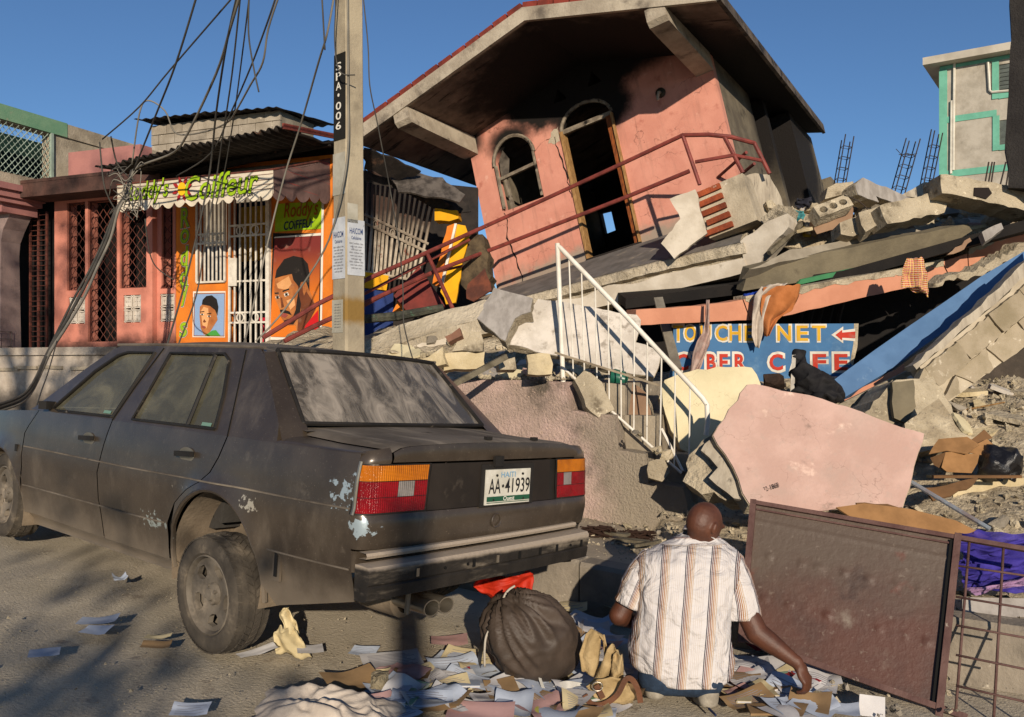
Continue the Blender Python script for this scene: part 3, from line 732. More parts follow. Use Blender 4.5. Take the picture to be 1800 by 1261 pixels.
# wall lamp
ML = Matrix.Translation((3.30, 0, 2.02)) @ Matrix.Rotation(R(90), 4, 'X')
lm = obj('wall_lamp', MB().lathe([(.0, 0), (.075, 0), (.075, .02), (.05, .035), (0, .035)], 16, ML), mat('old_brass', '#4a4032', '#2c261e', rough=.5, metal=.5), t_, world=False, smooth=True)
obj('lamp_holder', MB().tube([(3.30, -.03, 2.02), (3.30, -.10, 2.0), (3.28, -.13, 1.93), (3.275, -.13, 1.88)], .022, 8), mat('lamp_white', '#a59a88', '#8a8070', rough=.4), lm, world=False, smooth=True)
# cracks
def crack(par, pts, w=.012, y=-.006, seed=1):
    r_ = random.Random(seed); fine = []
    for (a, b), (c, d) in zip(pts, pts[1:]):
        k = max(2, int(math.hypot(c - a, d - b) / .06))
        fine += [(lerp(a, c, i / k) + r_.uniform(-.018, .018), lerp(b, d, i / k) + r_.uniform(-.018, .018)) for i in range(k)]
    fine.append(pts[-1]); m2 = MB(); n = len(fine)
    for i, (a, b) in enumerate(fine):
        ww = w * (.4 + .6 * math.sin(math.pi * (i + .5) / n)) * r_.uniform(.5, 1.2); m2.v += [V((a - ww / 2, y, b)), V((a + ww / 2, y, b + ww * .3))]
    for i in range(n - 1): m2.f.append((2 * i, 2 * i + 1, 2 * i + 3, 2 * i + 2))
    return obj('crack', m2, M_crack, par, world=False)
crack(t_, [(.50, -.15), (.46, .3), (.36, .75), (.42, 1.0), (.40, 1.15)], .03, seed=4)
crack(t_, [(1.14, 1.9), (1.3, 2.0), (1.55, 2.05)], .02, seed=5); crack(t_, [(1.52, 2.0), (1.58, 1.5), (1.60, 1.0)], .022, seed=6)
crack(t_, [(2.52, 2.3), (2.75, 2.5), (3.05, 2.58), (3.5, 2.66)], .035, seed=7); crack(t_, [(2.1, 2.38), (2.36, 2.34), (2.53, 2.3)], .03, seed=8)
# bare patch where plaster fell off
pp = jag([(1.40, 1.95), (1.52, 2.12), (1.62, 2.15), (1.60, 1.92), (1.52, 1.9)], .04, .02, 3)
obj('bare_patch', sheet(MB(), lambda a, b: (a, -.004, b), pp), concrete('bare_patch_concrete'), t_, world=False)

# ---- balcony slab, drooping in front of the house
M_slabedge = concrete('broken_slab_concrete', '#b9ad98', '#9a8e79', bump=.9, bs=18, bdist=.05)
M_slabtop = mat('grey_floor_tiles', '#6f6a66', '#5c5854', s=5, bump=.15, masks=(('#9a8e7c', 'noise', 3, .55, .75),))
M_whitepl = mat('white_plaster', '#c2b8a8', '#ada291', s=3, bump=.2, masks=(('#8d8271', 'noise', 4, .6, .75),))
bs_ = thing('balcony_slab', 'long drooping balcony slab with white plaster edge under the pink house', 'slab', HOUSE)
def btop(x): return interp(x, [(-1.6, -.43), (3.1, -.64), (4.3, -.74)])
mb = MB(); N_ = 60
r3 = random.Random(9)
def bsl(z_off, y, jit): 
    return [V((lerp(-1.55, 4.25, i / N_), y + r3.uniform(-jit, jit), btop(lerp(-1.55, 4.25, i / N_)) + z_off + r3.uniform(-jit, jit) * .6)) for i in range(N_ + 1)]
rows = [bsl(-.40, .3, 0), bsl(-.37, -1.24, .004), bsl(-.16, -1.26, .02), bsl(-.145, -1.19, .01), bsl(-.12, -1.30, .012), bsl(-.012, -1.31, .012), bsl(0, -1.30, .006)]
rows.append([V((p.x, -.15, -.07)) for p in rows[-1]]); rows.append([V((p.x, .3, -.2)) for p in rows[-1]])
k = N_ + 1
for rw_ in rows: mb.v += rw_
for i in range(len(rows) - 1):
    for j in range(N_): a = i * k + j; mb.f.append((a, a + 1, a + 1 + k, a + k))
for jj in (0, N_):
    mb.f.append(tuple(i * k + jj for i in range(len(rows))))
obj('concrete_edge', mb, M_slabedge, bs_, world=False)
fl = MB().grid(lambda a, b: (lerp(.15, 4.2, a), lerp(-1.27, -.02, b), lerp(btop(lerp(.15, 4.2, a)), -.052, (lerp(-1.27, -.02, b) + 1.30) / 1.15 if b < .9 else 1.0) + .007), 8, 10)
obj('tiled_floor', fl, M_slabtop, bs_, world=False)
up_ = [(x, btop(x) - .17 - .05 * nz(x * 2.3, 5, 1) - .06 * abs(nz(x * .9, 2, 1))) for x in [lerp(.75, 4.2, i / 40) for i in range(41)]]
up_[0] = (.6, btop(.6) - .36)
mb = MB(); sheet(mb, lambda a, b: (a, -1.30, b), up_ + [(4.24, btop(4.2) - .36), (4.0, btop(4) - .375), (.75, btop(.75) - .375)], (), .3, (0, .05, 0)); obj('white_plaster', mb, M_whitepl, bs_, world=False)
up_ = [(x, btop(x) - .27 - .10 * abs(nz(x * 3, 1, 4))) for x in [lerp(-1.3, -.2, i / 14) for i in range(15)]]; up_[-1] = (-.15, btop(-.15) - .33)
mb = MB(); sheet(mb, lambda a, b: (a, -1.30, b), up_ + [(-.15, btop(0) - .38), (-1.4, btop(-1.4) - .375)], (), .3, (0, .05, 0)); obj('white_plaster', mb, M_whitepl, bs_, world=False)
# right end: cracked white rendered return running back and up
rt_ = thing('balcony_return_wall', 'cracked white rendered end of the balcony slab beside the brick stub', 'wall fragment', HOUSE)
o1 = [hp2(1310, 468, -1.2), hp2(1300, 428, -1.2)]
for poly, mm in (([(1309, 474), (1302, 425), (1345, 395), (1372, 372), (1388, 378), (1390, 402), (1352, 440), (1332, 470)], M_whitepl), ([(1388, 378), (1345, 395), (1340, 385), (1372, 362), (1392, 366)], M_slabedge)):
    pts = jag([(p.x, p.z) for p in [hp2(u, v, -1.25) for u, v in poly]], .09, .012, 5)
    m2 = MB(); sheet(m2, lambda a, b: (a, -1.27 - .15 * (a - 4.2), b), pts, (), .2, (0, .5, 0)); obj('rendered_face' if mm is M_whitepl else 'bare_edge', m2, mm, rt_, world=False)

# ---- red balcony railing
M_redrail = mat('red_oxide_pipe', '#7c3a32', '#5e2d28', s=7, rough=.55, bump=.15, masks=(('#a9968a', 'noise', 12, .67, .73),))
rl = thing('balcony_railing', 'bent red pipe railing along the drooping balcony edge', 'railing', HOUSE)
def q(u, v, y=-1.28): return hp2(u, v, y)
obj('top_rail', MB().tube([HINV @ P(462, 594, 9.9), HINV @ P(560, 534, 10.2), HINV @ P(650, 489, 10.7), HINV @ P(760, 440, 11.3), q(900, 377), q(1100, 285), q(1200, 238), q(1245, 237), q(1285, 241, -1.2), q(1326, 252, -.9)], .028, 8), M_redrail, rl, world=False, smooth=True)
obj('lower_rail', MB().tube([HINV @ P(500, 600, 9.9), HINV @ P(560, 570, 10.15), HINV @ P(650, 529, 10.65), HINV @ P(770, 475, 11.3), q(900, 425), q(1100, 347), q(1212, 301)], .028, 8), M_redrail, rl, world=False, smooth=True)
obj('lower_rail', MB().tube([q(1222, 285), q(1290, 273, -1.22), q(1340, 283, -.9)], .024, 8), M_redrail, rl, world=False, smooth=True)
obj('post', MB().tube([HINV @ P(750, 444, 11.25), HINV @ P(800, 552, 10.6)], .026, 8), M_redrail, rl, world=False, smooth=True)
for a, b, ya, yb in (((1200, 238), (1230, 325), -1.28, -1.28), ((1273, 240), (1306, 304), -1.22, -1.2), ((1326, 252), (1353, 306), -.9, -.9)):
    obj('post', MB().tube([q(*a, ya), q(*b, yb)], .026, 8), M_redrail, rl, world=False, smooth=True)
for a, b, ya, yb in (((1312, 268), (1262, 312), -.6, .0), ((1326, 288), (1275, 330), -.6, 0)):
    obj('rear_rail', MB().tube([q(*a, ya), q(*b, yb)], .022, 8), M_redrail, rl, world=False, smooth=True)
obj('rear_rail', MB().tube([HINV @ P(640, 517, 11.0), HINV @ P(760, 455, 11.5), HINV @ P(825, 422, 11.9)], .02, 8), M_redrail, rl, world=False, smooth=True)
obj('rear_rail', MB().tube([HINV @ P(640, 538, 11.0), HINV @ P(740, 485, 11.4), HINV @ P(812, 468, 11.8)], .018, 8), M_redrail, rl, world=False, smooth=True)
obj('footing', MB().hull([HINV @ P(800, 552, 10.55) + V((rnd.uniform(-.16, .2), rnd.uniform(-.12, .12), rnd.uniform(-.2, .06))) for _ in range(26)]), M_slabedge, rl, world=False)
# ---- brick pier stub with leaning plaster pieces at the balcony corner
M_brick = mat('red_clay_brick', '#8f4526', '#6e3420', s=7, bump=.5, rand=.25, masks=(('#b5a690', 'noise', 6, .6, .72),))
M_mort = concrete('mortar', '#b0a48f', '#978b77')
bp_ = thing('brick_pier', 'broken pier of red bricks with thick mortar on the balcony corner', 'pier', HOUSE)
c0 = q(1262, 370, -1.25)
BR = Matrix.Translation(c0) @ Matrix.Rotation(R(-4), 4, 'Y')
HB = HOUSE @ BR
def inb(m2): return MB().add([BR @ p for p in m2.v], m2.f)
obj('mortar_core', inb(MB().box((.12, .16, 0), (.62, .42, .62))), M_mort, bp_, world=False)
for i in range(5):
    z = .26 - i * .128; 
    for j, (x, w) in enumerate(((-.05, .36),) if i % 2 == 0 else ((-.02, .30),)):
        obj('brick', inb(MB().box((x + .0 + rnd.uniform(-.015, .015), -.045 + rnd.uniform(-.012, .01), z), (w, .12, .07), (0, rnd.uniform(-.02, .02), rnd.uniform(-.03, .03)))), M_brick, bp_, world=False)
M_rend = mat('weathered_grey_render', '#a59b8a', '#8a8071', s=3, bump=.3, stretch=(4, 4, .6), masks=(('#5b544b', 'noise', 5, .55, .72),))
def plate(name, uvs, Y, n, thick, m, label, cat, at=None, jg=(.08, .012), seed=1, keep=None, side=None, group=None, step=None, parent=None):
    n = V(n).normalized(); au, av = at or (sum(p[0] for p in uvs) / len(uvs), sum(p[1] for p in uvs) / len(uvs))
    a = P(au, av, Y); x = n.cross(V((0, 0, 1)))
    x = -x.normalized(); y = n.cross(x).normalized(); 
    if y.z < 0: y = -y
    if x.x < 0: x = -x
    pl = [onp(u, v, a, n) - a for u, v in uvs]; pl = [(p.dot(x), p.dot(y)) for p in pl]
    if jg: pl = jag(pl, jg[0], jg[1], seed, keep)
    m2 = MB(); fn = lambda p, q_: a + x * p + y * q_ + n * (.006 * nz(p * 6 + seed, q_ * 6, 2) if step else 0)
    sheet(m2, fn, pl, (), step, None)
    if side is None and parent is None:
        m2 = MB(); sheet(m2, fn, pl, (), step, lambda p, q_: -n * thick)
        return top(name, m2, m, label, cat, group)
    if parent is not None:
        m2 = MB(); sheet(m2, fn, pl, (), step, lambda p, q_: -n * thick); return obj(name, m2, m, parent)
    t2 = thing(name, label, cat, loc=a, group=group)
    m3 = MB(); r4 = random.Random(seed)
    jt = {}
    def jf(p, q_):
        k_ = (round(p, 4), round(q_, 4))
        if k_ not in jt: jt[k_] = -n * (thick * r4.uniform(.9, 1.1)) + (x * r4.uniform(-1, 1) + y * r4.uniform(-1, 1)) * min(.02, thick * .2)
        return jt[k_]
    sheet(m3, lambda p, q_: fn(p, q_) - n * .012, pl, (), step, jf); obj('broken_core', m3, side, t2)
    pi = [(p * .992, q_ * .988) for p, q_ in pl]; m4 = MB(); sheet(m4, fn, pi, (), step, lambda p, q_: -n * .014); obj('rendered_face', m4, m, t2)
    return t2
plate('plaster_slab', [(1177, 350), (1222, 333), (1238, 392), (1243, 410), (1185, 455), (1162, 428), (1196, 385)], 11.05, (-.35, -1, .05), .07, M_whitepl, 'pale plaster slab leaning on the brick pier', 'slab', seed=3)
plate('render_slab', [(1290, 318), (1328, 304), (1352, 306), (1375, 352), (1384, 378), (1352, 384), (1310, 392), (1302, 345)], 11.25, (.25, -1, .1), .14, M_rend, 'grey streaked render slab leaning behind the brick pier', 'slab', seed=4, side=M_slabedge)

# left end of the fallen balcony slab, broken forward
be = thing('slab_end', 'broken left end of the balcony slab with flaking white plaster', 'slab', loc=P(770, 600, 10.1))
bn_ = (-.30, -1, .12)
plate('slab_layer', [(640, 602), (700, 572), (850, 527), (905, 532), (900, 545), (760, 585), (640, 622)], 10.15, (-.25, -.75, .65), .12, M_slabedge, None, None, seed=81, jg=(.12, .02), parent=be, at=(770, 575))
plate('slab_layer', [(640, 622), (760, 586), (900, 546), (905, 560), (860, 585), (760, 618), (640, 650)], 10.05, bn_, .8, M_slabedge, None, None, seed=82, jg=(.12, .015), parent=be, at=(770, 600))
plate('white_plaster', [(700, 625), (735, 606), (790, 592), (812, 584), (820, 598), (780, 614), (720, 634)], 10.0, bn_, .04, M_whitepl, None, None, seed=83, jg=(.07, .015), parent=be, at=(770, 600))
# ------------------------------------------------------------------ rubble mound (terrain of the collapse)
def pave_z(x, y): return street(x, y) + .30
def mound(x, y):
    d = kd(x, y); b = pave_z(x, y)
    h = b
    d0 = interp(x, [(.9, 2.0), (1.5, 1.62)])
    if d > d0:                                    # fill behind the pink wall
        left = 1.30 + .05 * nz(x * 3, y * 3, 2)
        r_ = interp(x, [(.4, 0), (1.6, 1)])
        right = interp(d, [(1.6, b + .05), (2.4, b + .35), (3.4, 1.0), (4.3, 1.32), (5.3, 1.36), (7.3, 1.36), (7.9, 2.1), (8.3, 2.6)])
        lf = interp(d, [(1.6, left), (2.6, left + .12), (3.3, 1.75), (4.6, 1.95), (6.5, 2.1), (9, 2.2)])
        h = lerp(lf, right, r_)
    elif d > .5 and x > 1.2:
        h = b + interp(d, [(.5, 0), (1.6, .14)])
    if x > 1.9:                                     # right flank rises to the edge of the picture
        h = max(h, lerp(h, interp(d, [(.4, b), (1.2, .22), (2.2, .62), (3.0, 1.02), (3.6, 1.22), (5, 1.35)]), interp(x, [(1.9, 0), (2.6, 1)])))
    h += (.10 * nz(x * 1.7, y * 1.7, 5) + .05 * nz(x * 4.5, y * 4.5, 6) + .025 * nz(x * 11, y * 11, 7)) * interp(d, [(.6, .15), (1.8, .6), (2.6, 1)])
    # never above the house floor
    p = HINV @ V((x, y, h))
    if -1.7 < p.x < 4.4 and -1.5 < p.y < 5.5:
        lim = (-.95 if p.y < 0 else -.32)
        if p.z > lim: h -= (p.z - lim) / .95
    return h
M_rub = mat('pale_rubble_dust', '#b5a78e', '#94866f', s=5, rough=1, bump=1, bdist=.06, bs=14, masks=(('#cdbfa4', 'noise', 7, .56, .68), ('#6e614f', 'noise', 2.6, .58, .76), ('#75695a', 'noise', 22, .57, .68)))
mb = MB(); XS = [-3.2 + i * .07 for i in range(176)]; YS = [4.6 + j * .075 for j in range(160)]
ix = {}
for i, x in enumerate(XS):
    for j, y in enumerate(YS):
        if kd(x, y) > .55: ix[(i, j)] = len(mb.v); mb.v.append(V((x, y, mound(x, y) + (.0 if kd(x, y) > 1.7 or x > 1.4 else -.06))))
for i in range(len(XS) - 1):
    for j in range(len(YS) - 1):
        k_ = [(i, j), (i + 1, j), (i + 1, j + 1), (i, j + 1)]
        if all(c in ix for c in k_): mb.f.append(tuple(ix[c] for c in k_))
tag(obj('rubble_mound', mb, M_rub, None, True, 'all', (0, 0, 0)), kind='structure')

# ------------------------------------------------------------------ pink roughcast retaining wall with stairs
M_rough = mat('pink_roughcast', '#b39a90', '#9a877b', s=3, rough=1, bump=1.0, bdist=.025, bs=48, masks=(('#5d544a', 'noise', 1.7, .52, .70), ('#b9a08e', 'noise', 30, .6, .68), ('#8d8272', 'axis', 0, .45, 1.0, .6, 3)))
def wpt(t, d, z): p = kpt(t, d); return V((p.x, p.y, z))
WALL = frame((K0.x + KN.x * 1.60, K0.y + KN.y * 1.60, 0), (KD.x, KD.y, 0), (KN.x, KN.y, 0))   # local x along wall, y into it, z up
WINV = WALL.inverted(); WNV = WALL.to_3x3() @ V((0, -1, 0))
def wl(u, v, y=0): return WINV @ onp(u, v, WALL @ V((0, y, 0)), WNV)
sw = thing('stair_wall', 'pink roughcast retaining wall with worn concrete steps climbing behind it', 'wall', WALL)
prof = [wl(u, v) for u, v in ((560, 668), (940, 668), (992, 672), (1003, 722), (1080, 730), (1087, 792), (1135, 798), (1140, 850), (1200, 858), (1210, 905))]
out = [(p.x, p.z) for p in prof]; LAND_X = prof[2].x
out = [(out[0][0], 0.0)] + out + [(out[-1][0] + .02, .0)]
mb = MB(); fo = jag(out, .07, .005, 2, {0, len(out) - 1})
sheet(mb, lambda a, b: (a, .010 * nz(a * 9, b * 9, 1) + .006 * nz(a * 25, b * 25, 4), b), fo, (), .055, (0, .22, 0)); obj('roughcast_face', mb, M_rough, sw, world=False, smooth=28)
M_step = concrete('worn_step_concrete', '#9c907d', '#7f7566')
st = [(p.x, p.z) for p in prof[2:]]
for i in range(0, len(st) - 1, 2):
    xa, zt = st[i]; xb = st[i + 2][0] if i + 2 < len(st) else st[-1][0]
    mb = MB().box(((xa + xb) / 2 - .1, .75, zt - .26), (xb - xa + .25, 1.1, .5)); obj('step', mb, M_step, sw, world=False)
obj('landing', MB().box(((out[1][0] + out[3][0]) / 2, .8, prof[1].z - .22), (out[3][0] - out[1][0], 1.2, .40)), M_step, sw, world=False)
# ------------------------------------------------------------------ white stair handrail
M_rail = mat('chipped_white_paint', '#d8d2c6', '#c4bdb0', s=6, rough=.5, bump=.1, masks=(('#3a332e', 'noise', 26, .68, .71),))
hr = thing('stair_handrail', 'white painted pipe handrail with thin bars beside the broken steps', 'handrail', WALL)
ry = .10
def w2(u, v, y=ry): return wl(u, v, y)
obj('post', MB().tube([w2(990, 672), w2(980, 428)], .021, 10), M_rail, hr, world=False, smooth=True)
obj('top_rail', MB().tube([w2(979, 432), w2(985, 436), w2(1100, 555), w2(1235, 700), w2(1243, 712), w2(1244, 745), w2(1241, 765)], .021, 10), M_rail, hr, world=False, smooth=True)
def railtop(u): return interp(u, [(985, 436), (1100, 555), (1235, 700), (1243, 712)])
def railbot(u): return interp(u, [(993, 650), (1198, 832)])
obj('bottom_rail', MB().tube([w2(992, 649), w2(1198, 832)], .011, 8), M_rail, hr, world=False, smooth=True)
for i, (ut, ub) in enumerate(((1000, 1008), (1022, 1028), (1046, 1050), (1069, 1071), (1091, 1092), (1115, 1114), (1138, 1137), (1163, 1160), (1187, 1185), (1213, 1211))):
    vb = railbot(ub) if ub < 1196 else 822
    obj('bar', MB().tube([w2(ut, railtop(ut)), w2(ub, vb)], .0065, 6), M_rail, hr, world=False, smooth=True)
obj('loose_bar', MB().tube([w2(1163, 754, .25), w2(1200, 828, .15)], .012, 6), M_rail, hr, world=False, smooth=True)

# ------------------------------------------------------------------ slabs and fragments
M_core = concrete('broken_concrete', '#b5a890', '#978b76', bump=1, bs=20, bdist=.05, masks=(('#6b604f', 'noise', 5, .55, .7), ('#d3c6ab', 'noise', 16, .6, .7)))
M_grey = mat('grey_trowelled_concrete', '#96908a', '#807a74', s=4, bump=.2, stretch=(3, 3, 1), masks=(('#6a645c', 'noise', 3, .55, .75),))
M_dirtyw = mat('dirty_white_render', '#c0b8ae', '#aba398', s=5, bump=.3, masks=(('#6e665c', 'crack', 5, .010, .5), ('#8b8277', 'noise', 9, .55, .7),))
M_cream = mat('cream_paint', '#c9bd9b', '#bdb18f', s=3, bump=.2, masks=(('#6e6450', 'crack', 4, .010, .5), ('#a59a7c', 'noise', 1.4, .5, .8), ('#a09373', 'noise', 4, .6, .75), ('#4f8f72', 'noise', 14, .70, .73)))
M_pale = mat('pale_pink_plaster', '#b99a8e', '#ab8c80', s=3, bump=.25, masks=(('#6e564c', 'crack', 4.5, .010, .55), ('#9d8b80', 'noise', 1.1, .48, .75), ('#a58f84', 'noise', 16, .55, .70, (1, 1, 1), .6), ('#7d6a60', 'noise', 3.5, .62, .74), ('#a98d7f', 'noise', 2.5, .58, .78), ('#d9bcab', 'noise', 5, .6, .75), ('#8f7a6e', 'noise', 12, .68, .76)))
M_tan = mat('tan_painted_plaster', '#8a6f58', '#7a604c', s=3, bump=.2)
M_olive = mat('grey_olive_slab', '#6f6653', '#5f5747', s=3, bump=.4, bs=30, masks=(('#4b4337', 'noise', 4, .58, .75),))
M_slblt = mat('light_slab_edge', '#8f8676', '#7c7364', s=4, bump=.3)
M_beam = mat('salmon_beam_paint', '#b98167', '#ad765d', s=3, bump=.15, masks=(('#8d6350', 'noise', 4, .6, .8),))
M_bluew = mat('blue_painted_wall', '#4f6f94', '#456488', s=3, rough=.7, bump=.1, masks=(('#6e86a0', 'noise', 5, .64, .75), ('#b09a8c', 'noise', 8, .72, .76)))
M_signb = mat('blue_sign_paint', '#2b5c86', '#27547c', s=4, rough=.6, bump=.05, masks=(('#7d8a90', 'noise', 9, .66, .76), ('#5a7a94', 'noise', 3, .5, .75),))
plate('grey_slab', [(838, 560), (868, 505), (937, 524), (933, 548), (905, 560), (893, 585), (888, 600)], 7.75, (-.18, -1, .55), .13, M_grey, 'grey trowelled slab piece tilted on the rubble below the pink house', 'slab', seed=2, side=M_core)
plate('white_slab', [(898, 583), (905, 566), (935, 540), (945, 525), (1120, 553), (1127, 562), (1118, 602), (1166, 618), (1150, 664), (1080, 652), (990, 628), (894, 606)], 7.85, (.05, -1, .42), .09, M_dirtyw, 'large dirty white slab leaning behind the white handrail', 'slab', seed=7, side=M_core)
plate('cream_slab', [(1168, 668), (1212, 653), (1262, 644), (1322, 646), (1338, 676), (1300, 700), (1222, 800), (1196, 790), (1175, 745), (1158, 700)], 7.55, (-.12, -1, .25), .11, M_cream, 'cream painted wall slab with green paint flecks under the blue sign', 'slab', at=(1240, 700), seed=8, side=M_core)
plate('tan_slab', [(1078, 700), (1108, 672), (1135, 690), (1150, 740), (1148, 755), (1120, 758), (1105, 735)], 7.6, (-.45, -1, .45), .1, M_tan, 'brown painted plaster slab lodged among the broken steps', 'slab', seed=9, side=M_core)
plate('stone_slab', [(1010, 668), (1030, 648), (1058, 672), (1080, 720), (1052, 734), (1030, 715)], 7.45, (.2, -1, .3), .1, M_core, 'rough tan slab piece standing behind the upper handrail bars', 'slab', seed=10)
pk = plate('pink_slab', [(1313, 675), (1328, 674), (1445, 700), (1535, 732), (1626, 762), (1608, 820), (1588, 893), (1400, 900), (1316, 886), (1275, 800), (1252, 765), (1262, 748)], 6.15, (-.06, -1, .62), .16, M_pale, 'large pale pink wall slab leaning behind the crouching person', 'slab', at=(1440, 800), seed=11, side=M_core, jg=(.09, .010))
text('chalk_mark', '492-1868', frame(onp(1353, 858, P(1440, 800, 6.15), V((-.06, -1, .62)).normalized()), (1, -.03, .35), (-.3, .5, .9)), MATS['crack_shadow'], pk, .13, .035, .2, 0, .006)
plate('broken_column', [(1252, 765), (1275, 800), (1316, 886), (1290, 878), (1225, 862), (1200, 846), (1206, 815), (1225, 788)], 6.35, (-.5, -1, .5), .26, M_core, 'crumbling concrete edge piece jutting left of the pale pink slab', 'concrete piece', seed=12, jg=(.06, .025), step=.08)
plate('grey_render_piece', [(1252, 770), (1270, 800), (1312, 880), (1290, 876), (1246, 840), (1262, 822), (1232, 792)], 6.22, (-.35, -1, .55), .04, M_rend, 'thin grey render layer on the crumbling concrete edge', 'render piece', seed=13)
# stacked floor slabs on the right
plate('olive_slab', [(1305, 512), (1317, 472), (1420, 450), (1701, 394), (1709, 406), (1647, 447), (1594, 456), (1404, 497)], 10.2, (.22, -1, -.25), .16, M_olive, 'long grey olive floor slab lying above the salmon beam', 'floor slab', at=(1500, 450), seed=14, jg=(.25, .01))
plate('slab_edge', [(1317, 474), (1388, 439), (1560, 408), (1738, 377), (1722, 396), (1701, 396), (1420, 452)], 10.35, (.25, -1, .55), .2, M_slblt, 'light weathered top edge of the grey olive floor slab', 'slab edge', at=(1500, 425), seed=15, jg=(.2, .015))
plate('green_strip', [(1400, 502), (1408, 492), (1594, 452), (1590, 460)], 10.15, (.22, -1, -.25), .03, mat('green_paint_strip', '#3f7a52', '#356a48', bump=.1), 'green painted strip along the lower edge of the olive slab', 'painted strip', at=(1500, 475), seed=16, jg=(.3, .008))
sb = thing('salmon_beam', 'long cracked salmon painted beam sagging over the dark gap', 'beam', loc=P(1480, 530, 9.8))
for i, (poly, sd) in enumerate((([(1118, 545), (1230, 538), (1305, 527), (1318, 563), (1230, 567), (1118, 572)], 3), ([(1307, 527), (1408, 509), (1573, 479), (1655, 462), (1668, 486), (1592, 507), (1371, 557), (1320, 563)], 4), ([(1657, 460), (1700, 446), (1702, 478), (1670, 486)], 5), ([(1702, 444), (1800, 398), (1860, 372), (1860, 408), (1800, 428), (1730, 470), (1704, 477)], 6))):
    plate('beam_piece', poly, 9.8 - .0 * i, (.30, -1, -.05), .24, M_beam, None, None, at=(1480, 530), seed=sd, jg=(.16, .006), parent=sb)
    r5 = random.Random(sd); tp = [p for p in poly if True]
for i, (u0, v0, u1, v1) in enumerate(((1310, 524, 1408, 507), (1408, 507, 1573, 477), (1573, 477, 1658, 458), (1702, 441, 1800, 394))):
    m2 = MB(); nn_ = V((.30, -1, -.05)).normalized(); a_ = P(1480, 530, 9.8)
    k_ = 14; tp_ = []; bt = []
    for j in range(k_ + 1):
        u, v = lerp(u0, u1, j / k_), lerp(v0, v1, j / k_); tp_.append((u, v - 3)); bt.append((u, v + rnd.uniform(3, 11)))
    fr_ = [onp(u, v, a_, nn_) + nn_ * .008 for u, v in tp_] + [onp(u, v, a_, nn_) + nn_ * .008 for u, v in reversed(bt)]
    m2.prism(fr_, -nn_ * .25); obj('bare_top', m2, M_core, sb)
plate('beam_rubble', [(1702, 478), (1740, 462), (1800, 428), (1830, 430), (1800, 446), (1728, 486), (1668, 492), (1640, 506), (1660, 490)], 9.72, (.3, -1, -.1), .2, M_core, 'crumbled concrete clinging under the right end of the salmon beam', 'concrete piece', seed=20, jg=(.05, .03), step=.1)
# dark void: floor, back wall and ceiling of the crushed storey, painted black for soot and deep shade
M_void = mat('void_soot_and_shade', '#100d0c', '#1a1613', s=3, bump=.3)
vd = thing('crushed_room', 'burnt interior of the crushed storey behind the blue sign, deep shade painted black', 'room', loc=P(1450, 600, 12))
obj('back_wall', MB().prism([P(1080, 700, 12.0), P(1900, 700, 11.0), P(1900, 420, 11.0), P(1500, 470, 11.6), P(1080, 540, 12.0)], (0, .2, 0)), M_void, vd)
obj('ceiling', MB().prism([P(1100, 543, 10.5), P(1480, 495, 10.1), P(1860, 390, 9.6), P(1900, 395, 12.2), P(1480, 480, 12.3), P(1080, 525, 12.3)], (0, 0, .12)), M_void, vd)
for u in (1395, 1412, 1428, 1445, 1462):   # twisted remains of a window grille inside
    obj('grille_bar', MB().tube([P(u, 650, 11), P(u + 12, 560, 11), P(u + 28, 500, 11)], .03, 5), M_soot, vd)
# sign
SGA = P(1345, 612, 9.45); SGN = V((.02, -1, .04)).normalized()
sg = thing('cyber_cafe_sign', 'blue hand painted signboard with yellow and red letters and arrow', 'sign', loc=onp(1345, 660, SGA, SGN))
m2 = MB(); so_ = [onp(u, v, SGA, SGN) for u, v in ((1184, 572), (1240, 570), (1508, 569), (1508, 600), (1500, 640), (1490, 690), (1170, 690), (1182, 640))]; m2.prism(so_, -SGN * .04); obj('board', m2, M_signb, sg)
obj('board_edge', MB().prism([onp(u, v, SGA, SGN) + SGN * .003 for u, v in ((1501, 569), (1509, 569), (1507, 610), (1499, 642), (1494, 638), (1500, 605))], -SGN * .05), M_core, sg)
DG = (('#7a7468', 'noise', 7, .55, .75, (1, 1, 1), .5),); m_sy = mat('sign_yellow', '#c0962a', '#b08620', bump=.1, masks=DG); m_sr = mat('sign_red', '#a83324', '#962a1c', bump=.1, masks=DG); m_sw = mat('sign_white', '#c2bdb2', '#aaa498', bump=.1, masks=DG)
sx = V((1, .02, 0)).normalized()
def sgn(u, v): return frame(onp(u, v, SGA, SGN), sx, (0, .04, 1))
pxm = 9.45 / F
for chh, u, w in (('T', 1192, 18), ('O', 1213, 20), ('U', 1240, 18), ('C', 1268, 20), ('H', 1292, 20), ('E', 1317, 17), ('N', 1378, 24), ('E', 1410, 20), ('T', 1439, 24)):
    text('letter', chh, sgn(u, 586), m_sw, sg, (w + 5) * pxm, 33 * pxm, 0, .03, .004); text('letter', chh, sgn(u, 586), m_sy, sg, w * pxm, 27 * pxm, 0, .02, .009)
for chh, u, w in (('C', 1199, 22), ('Y', 1226, 18), ('B', 1250, 16), ('E', 1272, 15), ('R', 1301, 20), ('C', 1364, 24), ('A', 1400, 20), ('F', 1440, 24), ('E', 1478, 24)):
    text('letter', chh, sgn(u, 637), m_sw, sg, (w + 9) * pxm, 38 * pxm, 0, .045, .004); text('letter', chh, sgn(u, 637), m_sr, sg, w * pxm, 29 * pxm, 0, .03, .009)
def sgpoly(name, pts, m, lift): obj(name, MB().add([onp(u, v, SGA, SGN) + SGN * lift for u, v in pts], [tuple(range(len(pts)))]), m, sg, fix=False)
sgpoly('arrow', [(1461, 589), (1482, 574), (1482, 581), (1503, 578), (1503, 600), (1482, 598), (1482, 604)], m_sw, .004)
